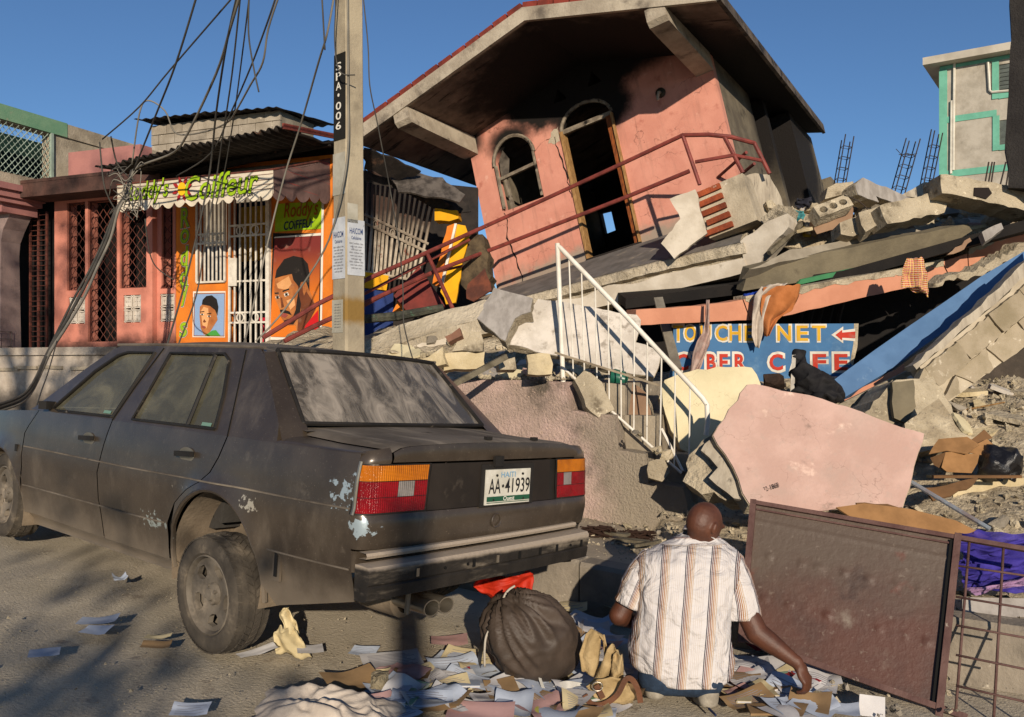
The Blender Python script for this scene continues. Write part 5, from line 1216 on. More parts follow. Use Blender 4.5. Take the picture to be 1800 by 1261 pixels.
# bumper beam and ledge
mb = MB(); NB = 40
sec = [(-.985, .318), (-1.005, .325), (-1.012, .375), (-1.006, .382), (-1.012, .390), (-1.016, .445), (-1.004, .458), (-.965, .462), (-.925, .462), (-.925, .40), (-.93, .318)]
for i in range(NB + 1):
    y = lerp(.815, -.69, i / NB); bow = -.022 * (1 - (y / .78) ** 2); lift = lerp(0, .025, i / NB)
    for x, z in sec: mb.v.append(V((x + bow, y, z + lift)))
k = len(sec)
for i in range(NB):
    for j in range(k): j2 = (j + 1) % k; mb.f.append((i * k + j, i * k + j2, (i + 1) * k + j2, (i + 1) * k + j))
mb.f.append(tuple(range(k))); mb.f.append(tuple(NB * k + j for j in reversed(range(k))))
bm_ = cobj('bumper_beam', mb, M_bump, None, 30)
mb = MB()
for i in range(NB + 1):
    y = lerp(.78, -.66, i / NB); bow = -.02 * (1 - (y / .78) ** 2)
    for x, z in ((-.90, .478), (-.945, .480), (-.952, .492), (-.945, .503), (-.90, .505)): mb.v.append(V((x + bow, y, z + lerp(0, .022, i / NB))))
for i in range(NB):
    for j in range(4): mb.f.append((i * 5 + j, i * 5 + j + 1, i * 5 + 6 + j, i * 5 + 5 + j))
cobj('bumper_ledge', mb, M_bump, None, 30)
for i, y in enumerate((.56, .40, .26, .22, .06, -.10, -.26, -.40, -.52, -.62)):
    bow = -.022 * (1 - (y / .78) ** 2); z = .415 + .016 * (1 - (y + .75) / 1.5)
    if i in (1, 2, 8): cobj('bolt_hole', MB().tube([(-1.0 + bow, y, z), (-1.019 + bow, y, z)], .007, 8), M_seam, bm_)
    else: cobj('mounting_slot', MB().box((-1.011 + bow, y, z), (.014, .016, .034)), M_seam if i != 4 and i != 0 else M_chrome, bm_, False)
# exhaust
ex = MB()
def tip(y): 
    a = CAR.to_3x3().inverted() @ V((0, 0, 1)); return Matrix.Translation((-.92, y, .222)) @ Matrix.Diagonal((1, 1.15, .85, 1)) @ Matrix.Rotation(R(-90), 4, 'Y')
eo = cobj('exhaust', MB().lathe([(.075, -.30), (.085, -.2), (.085, -.0), (.06, .02)], 20, Matrix.Translation((-.72, .34, .215)) @ Matrix.Rotation(R(-90), 4, 'Y')), M_well)
for y in (.375, .285):
    cobj('tail_pipe', MB().lathe([(.040, -.2), (.042, .0), (.044, .02), (.038, .02), (.036, -.15)], 20, tip(y)), M_chrome, eo)
    cobj('pipe_mouth', MB().lathe([(0, -.1), (.036, -.1)], 20, tip(y)), M_seam, eo)
cobj('hanger', MB().tube([(-.88, .47, .20), (-.885, .47, .30)], .012, 6), M_well, eo)
# boot lid
LY = .655
def lid(x, y): 
    base = interp(x, [(-.945, .905), (-.938, .940), (-.925, .953), (-.90, .962), (-.60, .968), (-.28, .985)])
    return base - .020 * (abs(y) / LY) ** 2.2 - (.02 * max(0, abs(y) - .60) / .055)
mb = MB(); mb.grid(lambda a, b: (lerp(-.925, -.27, a) - (.018 * (1 - (lerp(-LY, LY, b) / .72) ** 2)) * (1 - a), lerp(-LY, LY, b), lid(lerp(-.925, -.27, a), lerp(-LY, LY, b))), 14, 30)
ld = cobj('boot_lid', mb, M_top)
mb = MB()
for sg in (1, -1): mb.grid(lambda a, b: (xr(.90) - .018 * (1 - (sg * lerp(LY, 0, a) / .72) ** 2) - .006 * math.sin(b * 3.1), sg * lerp(LY, 0, a), lerp(.872, lid(-.925, lerp(LY, 0, a)), b)), 14, 5)
cobj('lid_lip', mb, M_car, ld)
for y in (.02, -.33): cobj('lid_bump', MB().box((-.90, y, lid(-.90, y) + .008), (.02, .04, .016)), M_trim, ld, False)
# shoulders beside the lid
for s in (1, -1):
    mb = MB(); mb.grid(lambda a, b: (lerp(-.93, .12, a) + .02 * b * (1 - a), s * lerp(interp(a, [(0, LY + .006), (.55, LY + .006), (.62, .575), (1, .575)]), ys(lerp(-.865, .12, a), .905) - (.03 * (1 - min(1, a / .06)) ** 2 if a < .06 else 0), math.sin(b * math.pi / 2)), lerp(lid(max(-.93, min(-.28, lerp(-.93, .12, a))), LY) - .004, .905, 1 - math.cos(b * math.pi / 2)) ), 24, 6)
    cobj('shoulder', mb, M_car)
    SL = .13 + ys(-.865, .9) - .085 - LY - .005; mb = MB().grid(lambda a, b: V(wrap(lerp(0, SL, a), lerp(.864, lerp(.912, .934, a), b), s)) + V((.014 * b ** 3, -s * .014 * b ** 3 * (1 - a), 0)), 10, 5); cobj('corner_cap', mb, M_car)
# greenhouse
def gy(z): return .792 - (z - .905) * .415
def gside(a, b, s, off=0): return (a, s * (gy(b) + off), b)
roofz = 1.348
go = [(-.30, .905), (2.44, .905), (2.38, .93), (1.95, 1.19), (1.70, 1.325), (1.60, roofz), (.15, 1.345), (.09, 1.31), (-.26, .985)]
fwin = [(1.31, .925), (2.02, .918), (2.12, .93), (1.80, 1.18), (1.60, 1.285), (1.50, 1.305), (1.18, 1.308)]
rwin = [(.235, .930), (1.075, .925), (1.00, 1.308), (.45, 1.312), (.38, 1.28), (.29, 1.10)]
for s in (1, -1):
    mb = MB(); sheet(mb, lambda a, b: gside(a, b, s), resample(go, .07), [fwin, rwin], .07, (0, -s * .03, 0)); pb = cobj('pillar_frame', mb, M_car)
    for nm, wn in (('side_window', fwin), ('side_window', rwin)):
        mb = MB(); sheet(mb, lambda a, b: gside(a, b, s, -.012), wn, (), .2); g = cobj(nm, mb, M_glass)
        ring = [gside(a, b, s, .003) for a, b in wn + wn[:1]]; cobj('window_seal', MB().tube(ring, .009, 5), M_trim, g)
        if wn is rwin: cobj('quarter_bar', MB().tube([gside(.50, .93, s, 0), gside(.535, 1.31, s, 0)], .011, 5), M_trim, g)
        if s == 1: cobj('window_sticker', MB().add([gside(x_, z_, s, -.006) for x_, z_ in ((wn[0][0] + .06, .938), (wn[0][0] + .15, .938), (wn[0][0] + .15, .955), (wn[0][0] + .06, .955))], [(0, 1, 2, 3)]), mat('window_sticker', '#5f7d70', bump=0) if 'window_sticker' not in MATS else MATS['window_sticker'], g)
    # door edge seams on the frame, drip rail
    cobj('door_seam', MB().tube([gside(.105, .905, s, .001), gside(.17, 1.08, s, .001), gside(.27, 1.335, s, .001)], .004, 4), M_seam, pb)
    cobj('door_seam', MB().tube([gside(1.295, .905, s, .001), gside(1.22, 1.1, s, .001), gside(1.10, 1.335, s, .001)], .005, 4), M_seam, pb)
    cobj('drip_rail', MB().tube([(x_, s * (gy(1.345) - .006), 1.349 + .006 * math.sin((x_ - .15) / 1.5 * 3.1)) for x_ in [lerp(.12, 1.68, i / 12) for i in range(13)]], .010, 6), M_top, pb)
    # C pillar turn-in to the rear glass
    mb = MB(); mb.grid(lambda a, b: (lerp(-.345, .10, a) - .015 * math.sin(b * 1.57), s * lerp(lerp(gy(.905), gy(1.32), a), lerp(.640, .545, a), b), lerp(.905, 1.325, a) + .012 * b), 12, 5); cobj('rear_pillar', mb, M_car)
    # mirror
cobj('door_mirror', MB().box((2.16, .80, .945), (.07, .08, .05), (0, 0, .3)), M_trim, None, False)
def rz(x, y): return 1.405 - .045 * ((x - .95) / .8) ** 2 - .050 * (abs(y) / .608) ** 2.6
mb = MB().grid(lambda a, b: (lerp(.06, 1.72, a), lerp(-.608, .608, b), rz(lerp(.06, 1.72, a), lerp(-.608, .608, b)) - (.012 if a == 0 else 0)), 24, 20); cobj('roof', mb, M_top)
# rear glass
def rg(a, b, off=0):   # a 0 bottom..1 top, b -1..1
    y = b * lerp(.63, .55, a); bowx = -.05 * (1 - b * b); return (lerp(-.265, .095, a) + bowx - off, y, lerp(.988, 1.338, a) + off * .9 + .012 * (1 - b * b) * a)
mb = MB().grid(lambda a, b: rg(a, lerp(-1, 1, b)), 8, 20); rgo = cobj('rear_window', mb, M_rglass)
ring = [rg(0, lerp(-1, 1, i / 16), .006) for i in range(17)] + [rg(i / 6, 1, .006) for i in range(7)] + [rg(1, lerp(1, -1, i / 16), .006) for i in range(17)] + [rg(1 - i / 6, -1, .006) for i in range(7)]
cobj('window_seal', MB().tube(ring, .012, 6), M_trim, rgo)
# scuttle between glass and lid
mb = MB().grid(lambda a, b: (lerp(-.34, -.16, a), lerp(-.66, .66, b), lerp(.970, .990, a) - .01 * abs(lerp(-1, 1, b)) ** 2), 2, 16); cobj('scuttle', mb, M_top)
# windscreen, bonnet, front
mb = MB().grid(lambda a, b: (lerp(2.42, 1.70, a) + .05 * (1 - (2 * b - 1) ** 2), lerp(-1, 1, b) * lerp(.69, .585, a), lerp(.925, 1.355, a)), 8, 12); cobj('windscreen', mb, M_glass)
mb = MB().grid(lambda a, b: (lerp(2.30, 3.46, a) + .04 * (1 - (2 * b - 1) ** 2) * a, lerp(-1, 1, b) * lerp(.765, .70, a), lerp(.925, .80, a ** 1.4) - .02 * abs(2 * b - 1) ** 3), 12, 14); cobj('bonnet', mb, M_top)
mb = MB().grid(lambda a, b: (3.50 - .05 * (2 * b - 1) ** 2 + .02 * math.sin(a * 3), lerp(-.72, .72, b), lerp(.25, .80, a)), 6, 14); cobj('front_panel', mb, M_trim)
cobj('front_bumper', MB().box((3.55, 0, .47), (.12, 1.5, .15)), M_bump, None, False)
# floor, seats, dash
fl_ = MB().box((1.5, 0, .255), (3.3, 1.30, .08)); fl_.box((-.42, 0, .44), (.8, 1.15, .10)); cobj('underbody', fl_, M_well, None, False)
cobj('rear_deck', MB().box((.02, 0, .935), (.55, 1.24, .05)), M_seat, None, False)
sb_ = MB().box((.42, 0, .70), (.16, 1.22, .52), (0, -.22, 0)); sb_.box((.72, 0, .48), (.5, 1.22, .18)); cobj('rear_seat', sb_, M_seat, None, False)
for y in (.36, -.36):
    sb_ = MB().box((1.35, y, .74), (.15, .46, .58), (0, -.25, 0), .85); sb_.box((1.65, y, .50), (.5, .48, .16)); so_ = cobj('front_seat', sb_, M_seat, None, False)
    cobj('headrest', MB().box((1.23, y, 1.10), (.09, .26, .17), (0, -.2, 0)), M_seat, so_, False)
cobj('dashboard', MB().box((2.2, 0, .82), (.4, 1.3, .2)), M_seat, None, False)
cobj('steering_wheel', MB().tube([(1.98 + .05 * math.sin(a), .36 + .18 * math.cos(a), .90 + .17 * math.sin(a)) for a in [q_ * math.pi / 10 for q_ in range(21)]], .014, 6), M_trim)
# wheels
def wheel(cx, cy, cz, s, steer=0, camber=0):
    T = Matrix.Translation((cx, s * cy, cz)) @ Matrix.Rotation(steer, 4, 'Z') @ Matrix.Rotation(R(-90) * s + camber, 4, 'X')
    wh = thing('wheel_tmp', None, None); bpy.data.objects.remove(wh)
    Rr, Wd = .300, .100; T = T @ Matrix.Scale(.955, 4)
    prof = [(.195, -Wd * .75), (.215, -Wd * .97), (.25, -Wd), (.280, -Wd * .95), (.294, -Wd * .82), (Rr, -Wd * .6), (Rr + .003, 0), (Rr, Wd * .6), (.294, Wd * .82), (.280, Wd * .95), (.25, Wd), (.215, Wd * .97), (.195, Wd * .75)]
    tmb = MB().lathe(prof, 48, T); ty = cobj('wheel', tmb, M_tyre)
    # tread blocks
    tb = MB()
    for i in range(44):
        a = 2 * math.pi * i / 44
        for w0, w1, sk in ((-.09, -.045, .05), (-.04, -.004, .09), (.004, .04, -.09), (.045, .09, -.05)):
            da = 2 * math.pi / 44 * .42; r0, r1 = .290, .3085 - (.010 if abs(w0 + w1) > .1 else 0)
            pts = []
            for rr in (r0, r1):
                for aa, ww in ((a - da + sk, w0), (a + da + sk, w0), (a + da, w1), (a - da, w1)): pts.append(T @ V((rr * math.cos(aa), rr * math.sin(aa), ww)))
            tb.add(pts, [(4, 5, 6, 7), (0, 1, 5, 4), (1, 2, 6, 5), (2, 3, 7, 6), (3, 0, 4, 7)])
    tag(cobj('tread', tb, M_tyre, ty, False), kind='stuff')
    rim = cobj('rim', MB().lathe([(.197, .075), (.205, .088), (.198, .092), (.186, .070), (.182, -.07)], 40, T), M_rim, ty)
    # disc with five slots
    hs = []
    for i in range(5):
        a = 2 * math.pi * i / 5 + .45
        pts = [(.105, -.17), (.125, -.33), (.158, -.30), (.166, 0), (.158, .30), (.125, .33), (.105, .17)]
        hs.append([(r_ * math.cos(a + b), r_ * math.sin(a + b)) for r_, b in pts])
    dm = MB(); sheet(dm, lambda a, b: T @ V((a, b, .052 + .016 * math.cos(min(1, math.hypot(a, b) / .186) * 3.1 + 3.1) - (.0))), [(.187 * math.cos(q_ * math.pi / 20), .187 * math.sin(q_ * math.pi / 20)) for q_ in range(40)], hs, .03, lambda a, b: T.to_3x3() @ V((0, 0, -.03)))
    cobj('wheel_disc', dm, M_rim, ty, 35)
    cobj('hub', MB().lathe([(0, .082), (.030, .082), (.034, .07), (.05, .066), (.058, .045)], 20, T), M_rim, ty)
    for i in range(4):
        a = 2 * math.pi * i / 4 + .4; c = T @ V((.046 * math.cos(a), .046 * math.sin(a), .06)); d_ = T @ V((.046 * math.cos(a), .046 * math.sin(a), .078)); cobj('wheel_bolt', MB().tube([c, d_], .009, 6), M_rim, ty)
    cobj('brake_drum', MB().lathe([(.10, -.05), (.115, -.04), (.115, .02), (0, .02)], 24, T), M_soot, ty)
wheel(.205, .700, .122, 1, 0, R(-3)); wheel(.18, .70, .20, -1); wheel(AXF, .690, .298, 1, R(-2)); wheel(AXF, .69, .298, -1, R(-2))
cobj('rear_axle', MB().tube([(AXR, .62, .135), (AXR, -.62, .20)], .04, 8), M_well)
# ------------------------------------------------------------------ concrete utility pole
M_polec = concrete('pole_concrete', '#a2967f', '#8b806d', bump=.3, masks=(('#6d6455', 'noise', 3, .55, .75), ('#7d6234', 'blob', (-1.47, 8, 1.98), (.4, .4, .13), .6, 1.2, .8, 9)))
PX, PY = (613 - 900) / F * 8.0, 8.0
PT = Matrix.Translation((PX + .0, PY, 0)) @ Matrix.Rotation(R(47), 4, 'Z')
pole = thing('utility_pole', 'tall square concrete utility pole with black number plate and pasted posters', 'pole', PT)
def psz(z): return lerp(.116, .088, (z - .3) / 6)
mb = MB(); ch = .82
for z in (.1, 1, 2, 3, 4, 5, 6.4):
    s_ = psz(z)
    for a, b in ((1, ch), (ch, 1), (-ch, 1), (-1, ch), (-1, -ch), (-ch, -1), (ch, -1), (1, -ch)): mb.v.append(V((a * s_, b * s_, z)))
for i in range(6):
    for j in range(8): j2 = (j + 1) % 8; mb.f.append((i * 8 + j, i * 8 + j2, i * 8 + 8 + j2, i * 8 + 8 + j))
mb.f.append(tuple(range(8))); mb.f.append(tuple(48 + j for j in range(8))); obj('shaft', mb, M_polec, pole, world=False)
def vz(v): return 1.5 - (v - 640) / F * 7.9
# left visible face is local -x, right visible face is local -y
def face(side_, a0, a1, z0, z1, off): 
    pts = []
    for a, z in ((a0, z0), (a1, z0), (a1, z1), (a0, z1)):
        s_ = psz(z); pts.append((-s_ - off, a * s_, z) if side_ == 'L' else (a * s_, -s_ - off, z))
    return pts
M_sheet = mat('pasted_paper', '#b9bcc0', '#a5a8ad', s=6, bump=.15, bs=20, masks=(('#7d7f86', 'noise', 22, .6, .7),))
M_bill = mat('yellowed_bill', '#a8a395', '#948f80', s=6, bump=.15)
obj('number_plate', MB().prism(face('L', .80, -.93, vz(245), vz(93), .004), (-.004, 0, 0)), mat('plate_black_paint', '#15140f', '#1d1b18', bump=.05), pole, world=False)
M_ltr = mat('stencil_white', '#d2cdc0', bump=.05); M_ink = mat('poster_ink', '#2c3d66', '#384a70', bump=0); M_inkk = mat('poster_grey_ink', '#55555a', bump=0)
def ptext(s, side_, a, z, w, h, m, par=None, lift=.006):
    s_ = psz(z); c = PT @ V((-s_ - .004, a * s_, z) if side_ == 'L' else (a * s_, -s_ - .004, z)); ax = PT.to_3x3() @ (V((0, -1, 0)) if side_ == 'L' else V((1, 0, 0)))
    text('lettering', s, frame(c, ax, (0, 0, 1)), m, par or pole, w, h, 0, .012, lift)
for i, c_ in enumerate('SPA.006'): ptext(c_, 'L', .05, vz(115 + i * 17.5 if i != 3 else 166),   .080 if c_ != '.' else .03, .070 if c_ != '.' else .03, M_ltr)
for (sd, a0, a1, va, vb, mm) in (('L', .9, -.9, 490, 382, M_sheet), ('R', -.9, .9, 484, 386, M_sheet), ('L', .9, -.6, 585, 527, M_bill), ('L', .9, -.9, 342, 268, M_bill), ('R', -.9, .2, 392, 358, M_bill)):
    po = obj('poster', MB().prism(face(sd, a0, a1, vz(va), vz(vb), .003), ((-.002, 0, 0) if sd == 'L' else (0, -.002, 0))), mm, pole, world=False)
    if mm is M_sheet:
        ptext('HAICOM', sd, 0, vz(va - 78), .145, .055, M_ink, po, .004); ptext('Cellulaires', sd, 0, vz(va - 66), .11, .03, M_ink, po, .004)
        for i in range(9): ptext(('lllii nillm lin', 'mim lulin nilum', 'milli lum inill')[i % 3], sd, 0, vz(va - 56 + i * 5.4), .15 - .02 * (i % 3), .014, M_inkk, po, .004)
    elif va == 585:
        for i in range(9): ptext('mlil nulim lil', sd, .1, vz(va - 50 + i * 5), .09, .012, M_inkk, po, .004)
# ------------------------------------------------------------------ wires
M_wire = mat('grey_black_cable', '#4a4741', '#3a3733', bump=0, rough=.7); M_wirel = mat('pale_grey_cable', '#7d776c', '#69645a', bump=0, rough=.7)
def smooth_path(pts, n=5):
    out = []
    for i in range(len(pts) - 1):
        p0, p1, p2, p3 = pts[max(i - 1, 0)], pts[i], pts[i + 1], pts[min(i + 2, len(pts) - 1)]
        for k in range(n):
            t = k / n; out.append(.5 * ((2 * p1) + (p2 - p0) * t + (2 * p0 - 5 * p1 + 4 * p2 - p3) * t * t + (3 * p1 - p0 - 3 * p2 + p3) * t ** 3))
    return out + [pts[-1]]
def wire(path, r, m, label, cat='cable'):
    pts = [P(*p) for p in path]
    sp_ = smooth_path(pts)
    if path[0][1] < 0: sp_ = [V((PX, PY - .1, 6.3))] + sp_
    return top('cable', MB().tube(sp_, r, 5), m, label, cat, 'tangled street cables', smooth='all')
def z1(x, y): return (180 + x * .2889, y * .2889)
wire([(350, -20, 8.3), (310, 110, 9), (275, 200, 10), (235, 300, 11.3)], .011, M_wire, 'straight dark cable crossing in front of the block hut')
wire([(440, -40, 8.3), (300, 122, 9.6), (245, 188, 10.3), (180, 245, 11)], .009, M_wire, 'long thin cable slanting down to the green parapet house')
wire([(425, -20, 8.2), (405, 50, 8.6), (380, 130, 9.4), (330, 235, 10.4), (305, 268, 11), (255, 288, 11.4), (232, 300, 11.7)], .014, M_wirel, 'thick pale cable sweeping down past the canopy')
wire([(420, -20, 8.2), (398, 80, 8.8), (380, 200, 9.8), (366, 320, 10.6), (330, 480, 10.6), (290, 620, 9.6)], .012, M_wire, 'dark cable hanging before the barber shop awning')
wire([(424, -20, 8.2), (408, 130, 9), (390, 250, 10), (378, 330, 10.4), (360, 430, 10.3), (345, 520, 10.2), (312, 610, 9.6)], .009, M_wire, 'thin cable hanging close beside the dark awning cable')
wire([(440, -20, 8.2), (428, 80, 8.8), (412, 200, 9.8), (395, 300, 10.6), (380, 360, 10.8)], .008, M_wire, 'thin cable ending at the awning lettering')
wire([(438, -10, 8.2), (437, 60, 8.3), (446, 120, 8.4), (455, 162, 8.4)], .008, M_wire, 'short loose cable end dangling against the sky')
wire([(495, -20, 8.1), (472, 50, 8.4), (462, 110, 8.6), (440, 150, 9), (415, 195, 9.5), (400, 215, 10), (360, 232, 10.5), (310, 235, 11), (290, 195, 11), (260, 177, 11), (245, 200, 11), (232, 290, 11.3)], .010, M_wirel, 'looping grey cable crossing the tin roof of the hut')
wire([(490, -20, 8.1), (470, 40, 8.4), (440, 120, 9), (405, 200, 9.8), (370, 270, 10.4), (310, 310, 11)], .009, M_wire, 'cable with a bright connector sleeve against the sky')
wire([(565, -20, 7.9), (571, 88, 7.9)], .008, M_wire, 'short cable stub hanging beside the utility pole')
wire([(588, -10, 7.85), (575, 60, 7.9), (560, 110, 8.2), (530, 215, 9), (500, 310, 9.4), (470, 430, 9.6), (440, 560, 9.2), (425, 620, 8.6)], .010, M_wirel, 'pale stay wire slanting left from the utility pole')
wire([(611, -10, 7.78), (612, 150, 7.76), (612, 260, 7.76), (598, 350, 7.8), (570, 440, 8.1), (500, 545, 8.3), (450, 600, 8.2)], .009, M_wirel, 'pale wire running down the pole edge then left')
wire([(592, -10, 7.8), (588, 60, 7.8), (592, 110, 7.76), (602, 130, 7.74), (624, 132, 7.75)], .006, M_wire, 'thin wire curling across the black number plate')
wire([(638, -10, 7.9), (647, 80, 7.9), (650, 150, 7.9), (662, 210, 8), (672, 262, 8.1), (685, 330, 8.3), (700, 420, 8.3), (708, 500, 8.2), (710, 570, 8), (728, 640, 7.7)], .006, M_wire, 'wavy thin wire hanging right of the utility pole')
for i, (du, m_, r_) in enumerate(((0, M_wire, .020), (6, M_wirel, .018), (-5, M_wire, .014))):
    wire([(232 + du * .3, 300, 11.6), (222 + du * .4, 340, 11.4), (205 + du * .5, 370, 11.2), (188 + du, 420, 10.9), (165 + du, 470, 10.6), (140 + du * 1.5, 520, 10.2), (110 + du, 575, 9.6), (85 + du * .4, 620, 9.1), (50, 690 + du, 8.4), (0, 716 + du, 7.9), (-60, 730 + du, 7.4)], r_, m_, ('thick black cable of the bundle sagging in front of the salmon house', 'pale cable twisted in the sagging bundle before the salmon house', 'thinner black cable of the sagging bundle before the salmon house')[i])
tk = thing('cable_tangle', 'knotted tangle of cable ends hanging at the left end of the awning', 'cable', loc=P(222, 345, 11.3))
rt = random.Random(5)
for i in range(16):
    c = (218 + rt.uniform(-14, 16), 345 + rt.uniform(-35, 35)); pth = [P(c[0] + rt.uniform(-22, 28), c[1] + rt.uniform(-28, 28), 11.3 + rt.uniform(-.1, .1)) for _ in range(4)]
    obj('wire_end', MB().tube(smooth_path(pth), .007, 4), M_wire if i % 2 else M_wirel, tk, smooth='all')
wire([(175, 250, 11), (182, 320, 11), (192, 350, 11.1), (205, 372, 11.2)], .010, M_wire, 'cable dropping from the mauve parapet to the tangle'); wire([(195, 240, 11), (205, 285, 11.2), (225, 310, 11.3)], .010, M_wire, 'black cable stretched across the mauve parapet')
wire([(255, 385, 11), (262, 440, 11.2), (275, 470, 11.3), (305, 492, 11.3)], .008, M_wire, 'thin cable looping across the salmon pilaster')
wire([(62, 722, 7.2), (72, 690, 7.6), (86, 650, 8.2), (100, 600, 9)], .006, M_wire, 'thin wire rising from the car mirror')

# ------------------------------------------------------------------ burnt shop between barber shop and pink house
bsh = thing('burnt_shop', 'burnt out shop with bent white window bars and scorched yellow panels', 'shop', loc=P(720, 560, 12.4))
obj('charred_wall', MB().prism([P(600, 640, 13.6), P(840, 640, 13.6), P(840, 330, 13.6), P(760, 322, 13.6), P(700, 300, 13.6), P(600, 300, 13.6)], (0, .2, 0)), M_soot, bsh)
GN = V((.35, -1, .1)).normalized(); GA_ = P(700, 390, 12.3)
def gpt(u, v, o=0): return onp(u, v, GA_, GN) + GN * o
M_bbar = mat('scorched_white_bar', '#b5a894', '#8f8270', s=5, rough=.7, masks=(('#3a2a22', 'axis', 2, 2.9, 3.7, .8, 4), ('#6e4636', 'noise', 9, .6, .7)))
for i in range(14):
    t = i / 13; a = (648 + t * 112, 300 + t * 66); b = (640 + t * 92, 490 + t * 2)
    obj('window_bar', MB().tube([gpt(*a), gpt(lerp(a[0], b[0], .5) + 2 * math.sin(i), lerp(a[1], b[1], .5), .01 * math.sin(i * 2)), gpt(*b)], .021, 6), M_bbar, bsh)
for a, b in (((640, 295), (764, 367)), ((640, 378), (752, 430)), ((640, 393), (748, 443)), ((636, 478), (742, 496))): obj('window_rail', MB().tube([gpt(*a, .03), gpt(*b, .03)], .02, 6), M_bbar, bsh)
for u, v in ((659, 396), (689, 411), (718, 425)): obj('ring', MB().tube([gpt(u + 4 * math.cos(a), v + 6.5 * math.sin(a), .03) for a in [q_ * math.pi / 6 for q_ in range(13)]], .012, 5), M_bbar, bsh)
obj('yellow_lower_wall', MB().prism([gpt(u, v, .05) for u, v in ((630, 478), (682, 486), (678, 512), (630, 506))], -GN * .1), M_yel, bsh)
obj('blue_lower_wall', MB().prism([gpt(u, v, .05) for u, v in ((630, 507), (690, 516), (690, 590), (630, 590))], -GN * .1), mat('painted_blue_wall', '#23366a', '#1c2c58', bump=.1), bsh)
def bpl(name, uvs, Y, n, th_, m, sd=1, jg=(.12, .015)): plate(name, uvs, Y, n, th_, m, None, None, seed=sd, jg=jg, parent=bsh)
bpl('yellow_panel', [(802, 394), (818, 397), (824, 415), (811, 470), (806, 500), (801, 532), (784, 535), (774, 513), (783, 470)], 11.9, (-.1, -1, .15), .05, M_yel, 3)
bpl('white_trim', [(799, 393), (803, 393), (778, 505), (773, 505)], 11.88, (-.1, -1, .15), .05, M_white, 1, None)
bpl('orange_panel', [(786, 398), (799, 393), (773, 505), (760, 500)], 11.95, (-.2, -1, .1), .05, M_orange, 4)
bpl('yellow_lintel', [(764, 366), (804, 370), (806, 384), (790, 389), (764, 388)], 12.1, (-.1, -1, 0), .3, M_yel, 5)
bpl('charred_wall_lump', [(812, 415), (848, 412), (858, 455), (862, 500), (822, 520), (810, 500), (806, 480)], 11.95, (-.3, -1, .2), .25, mat('burnt_brown_wall', '#5a4c38', '#3a3024', s=7, bump=1, bs=14), 6, (.06, .03))
bpl('rusty_sheet', [(822, 500), (852, 472), (864, 510), (846, 522), (832, 530), (820, 525)], 11.7, (-.3, -1, .4), .02, mat('rust_brown_sheet', '#6a3a28', '#4a2a20', s=6, rough=.6, bump=.3), 7)
bpl('red_metal_sheet', [(737, 468), (782, 538), (716, 548), (692, 520), (712, 495)], 11.6, (-.1, -1, .4), .04, mat('red_metal', '#6e2a22', '#58221c', s=5, rough=.6, bump=.2), 8, (.3, .005))
bpl('orange_shard', [(690, 548), (705, 520), (712, 545), (702, 560)], 11.7, (0, -1, .2), .03, M_orange, 9)
for poly, Y, n, sd in (([(640, 262), (700, 283), (740, 303), (700, 318), (640, 298)], 11.6, (.1, -.6, -.8), 1), ([(680, 305), (720, 302), (778, 312), (818, 342), (808, 356), (760, 346), (700, 338)], 11.8, (.1, -1, .6), 2), ([(640, 298), (700, 318), (760, 345), (800, 362), (770, 370), (700, 335), (640, 318)], 12, (.1, -1, -.4), 3), ([(760, 330), (812, 352), (828, 372), (790, 372), (764, 362)], 12.2, (0, -1, .1), 4)):
    bpl('burnt_roof_sheet', poly, Y, n, .03, M_rust if sd != 2 else mat('scorched_tin', '#57504a', '#2f2a26', s=8, rough=.6, bump=.4), sd + 20, (.12, .03))
top('charred_beam', MB().tube([P(630, 562, 10.9), P(700, 556, 10.9), P(780, 541, 10.9)], [.055, .06, .05], 7), mat('charred_green_beam', '#2f302a', '#4b4a3e', s=9, bump=.8, masks=(('#4f6e58', 'noise', 7, .6, .7),)), 'charred beam with green paint flecks lying under the red railing', 'beam')
top('broken_plank', MB().bar(P(786, 682, 7.1), P(890, 627, 7.3), .05, .045), mat('old_grey_plank', '#6a6252', '#4e4739', s=9, bump=.6), 'weathered ridged plank leaning across the top of the pink roughcast wall', 'plank')

# ------------------------------------------------------------------ loose blocks on the landing
def gr(uvs, Y, n, th_, m, label, sd, cat='concrete block', name='broken_block', **k): return plate(name, uvs, Y, n, th_, m, label, cat, seed=sd, **k)
M_paleb = concrete('pale_sand_block', '#c2b291', '#a89876', bump=.7)
gr([(778, 622), (852, 619), (853, 648), (780, 652)], 7.55, (.05, -1, .15), .16, M_paleb, 'long pale hollow block lying level on the landing rubble', 51)
gr([(742, 632), (778, 610), (784, 640), (752, 652)], 7.5, (-.3, -1, .3), .14, M_paleb, 'tilted pale block behind the car rear pillar', 52)
gr([(810, 580), (845, 584), (850, 600), (848, 618), (795, 618)], 7.7, (0, -1, .3), .16, M_core, 'wedge shaped chunk with cream top on the long pale block', 53)
gr([(782, 592), (808, 576), (812, 590), (788, 602)], 7.65, (-.2, -1, .4), .08, mat('brown_brick_chunk', '#7d5a48', '#66483a', bump=.6), 'brown broken brick beside the wedge shaped chunk', 54, 'brick', 'broken_brick')
gr([(926, 624), (966, 622), (972, 640), (970, 658), (928, 658)], 7.35, (.05, -1, .1), .18, M_paleb, 'square pale block beside the foot of the handrail post', 55)
gr([(875, 632), (905, 628), (908, 650), (878, 650)], 7.5, (.2, -1, .2), .14, M_core, 'rounded grey chunk left of the square pale block', 56, 'concrete chunk', 'concrete_chunk')
gr([(1140, 812), (1168, 808), (1178, 830), (1164, 847), (1140, 840)], 7.0, (-.1, -1, .2), .12, M_core, 'block with a square hollow on the lower steps', 57)
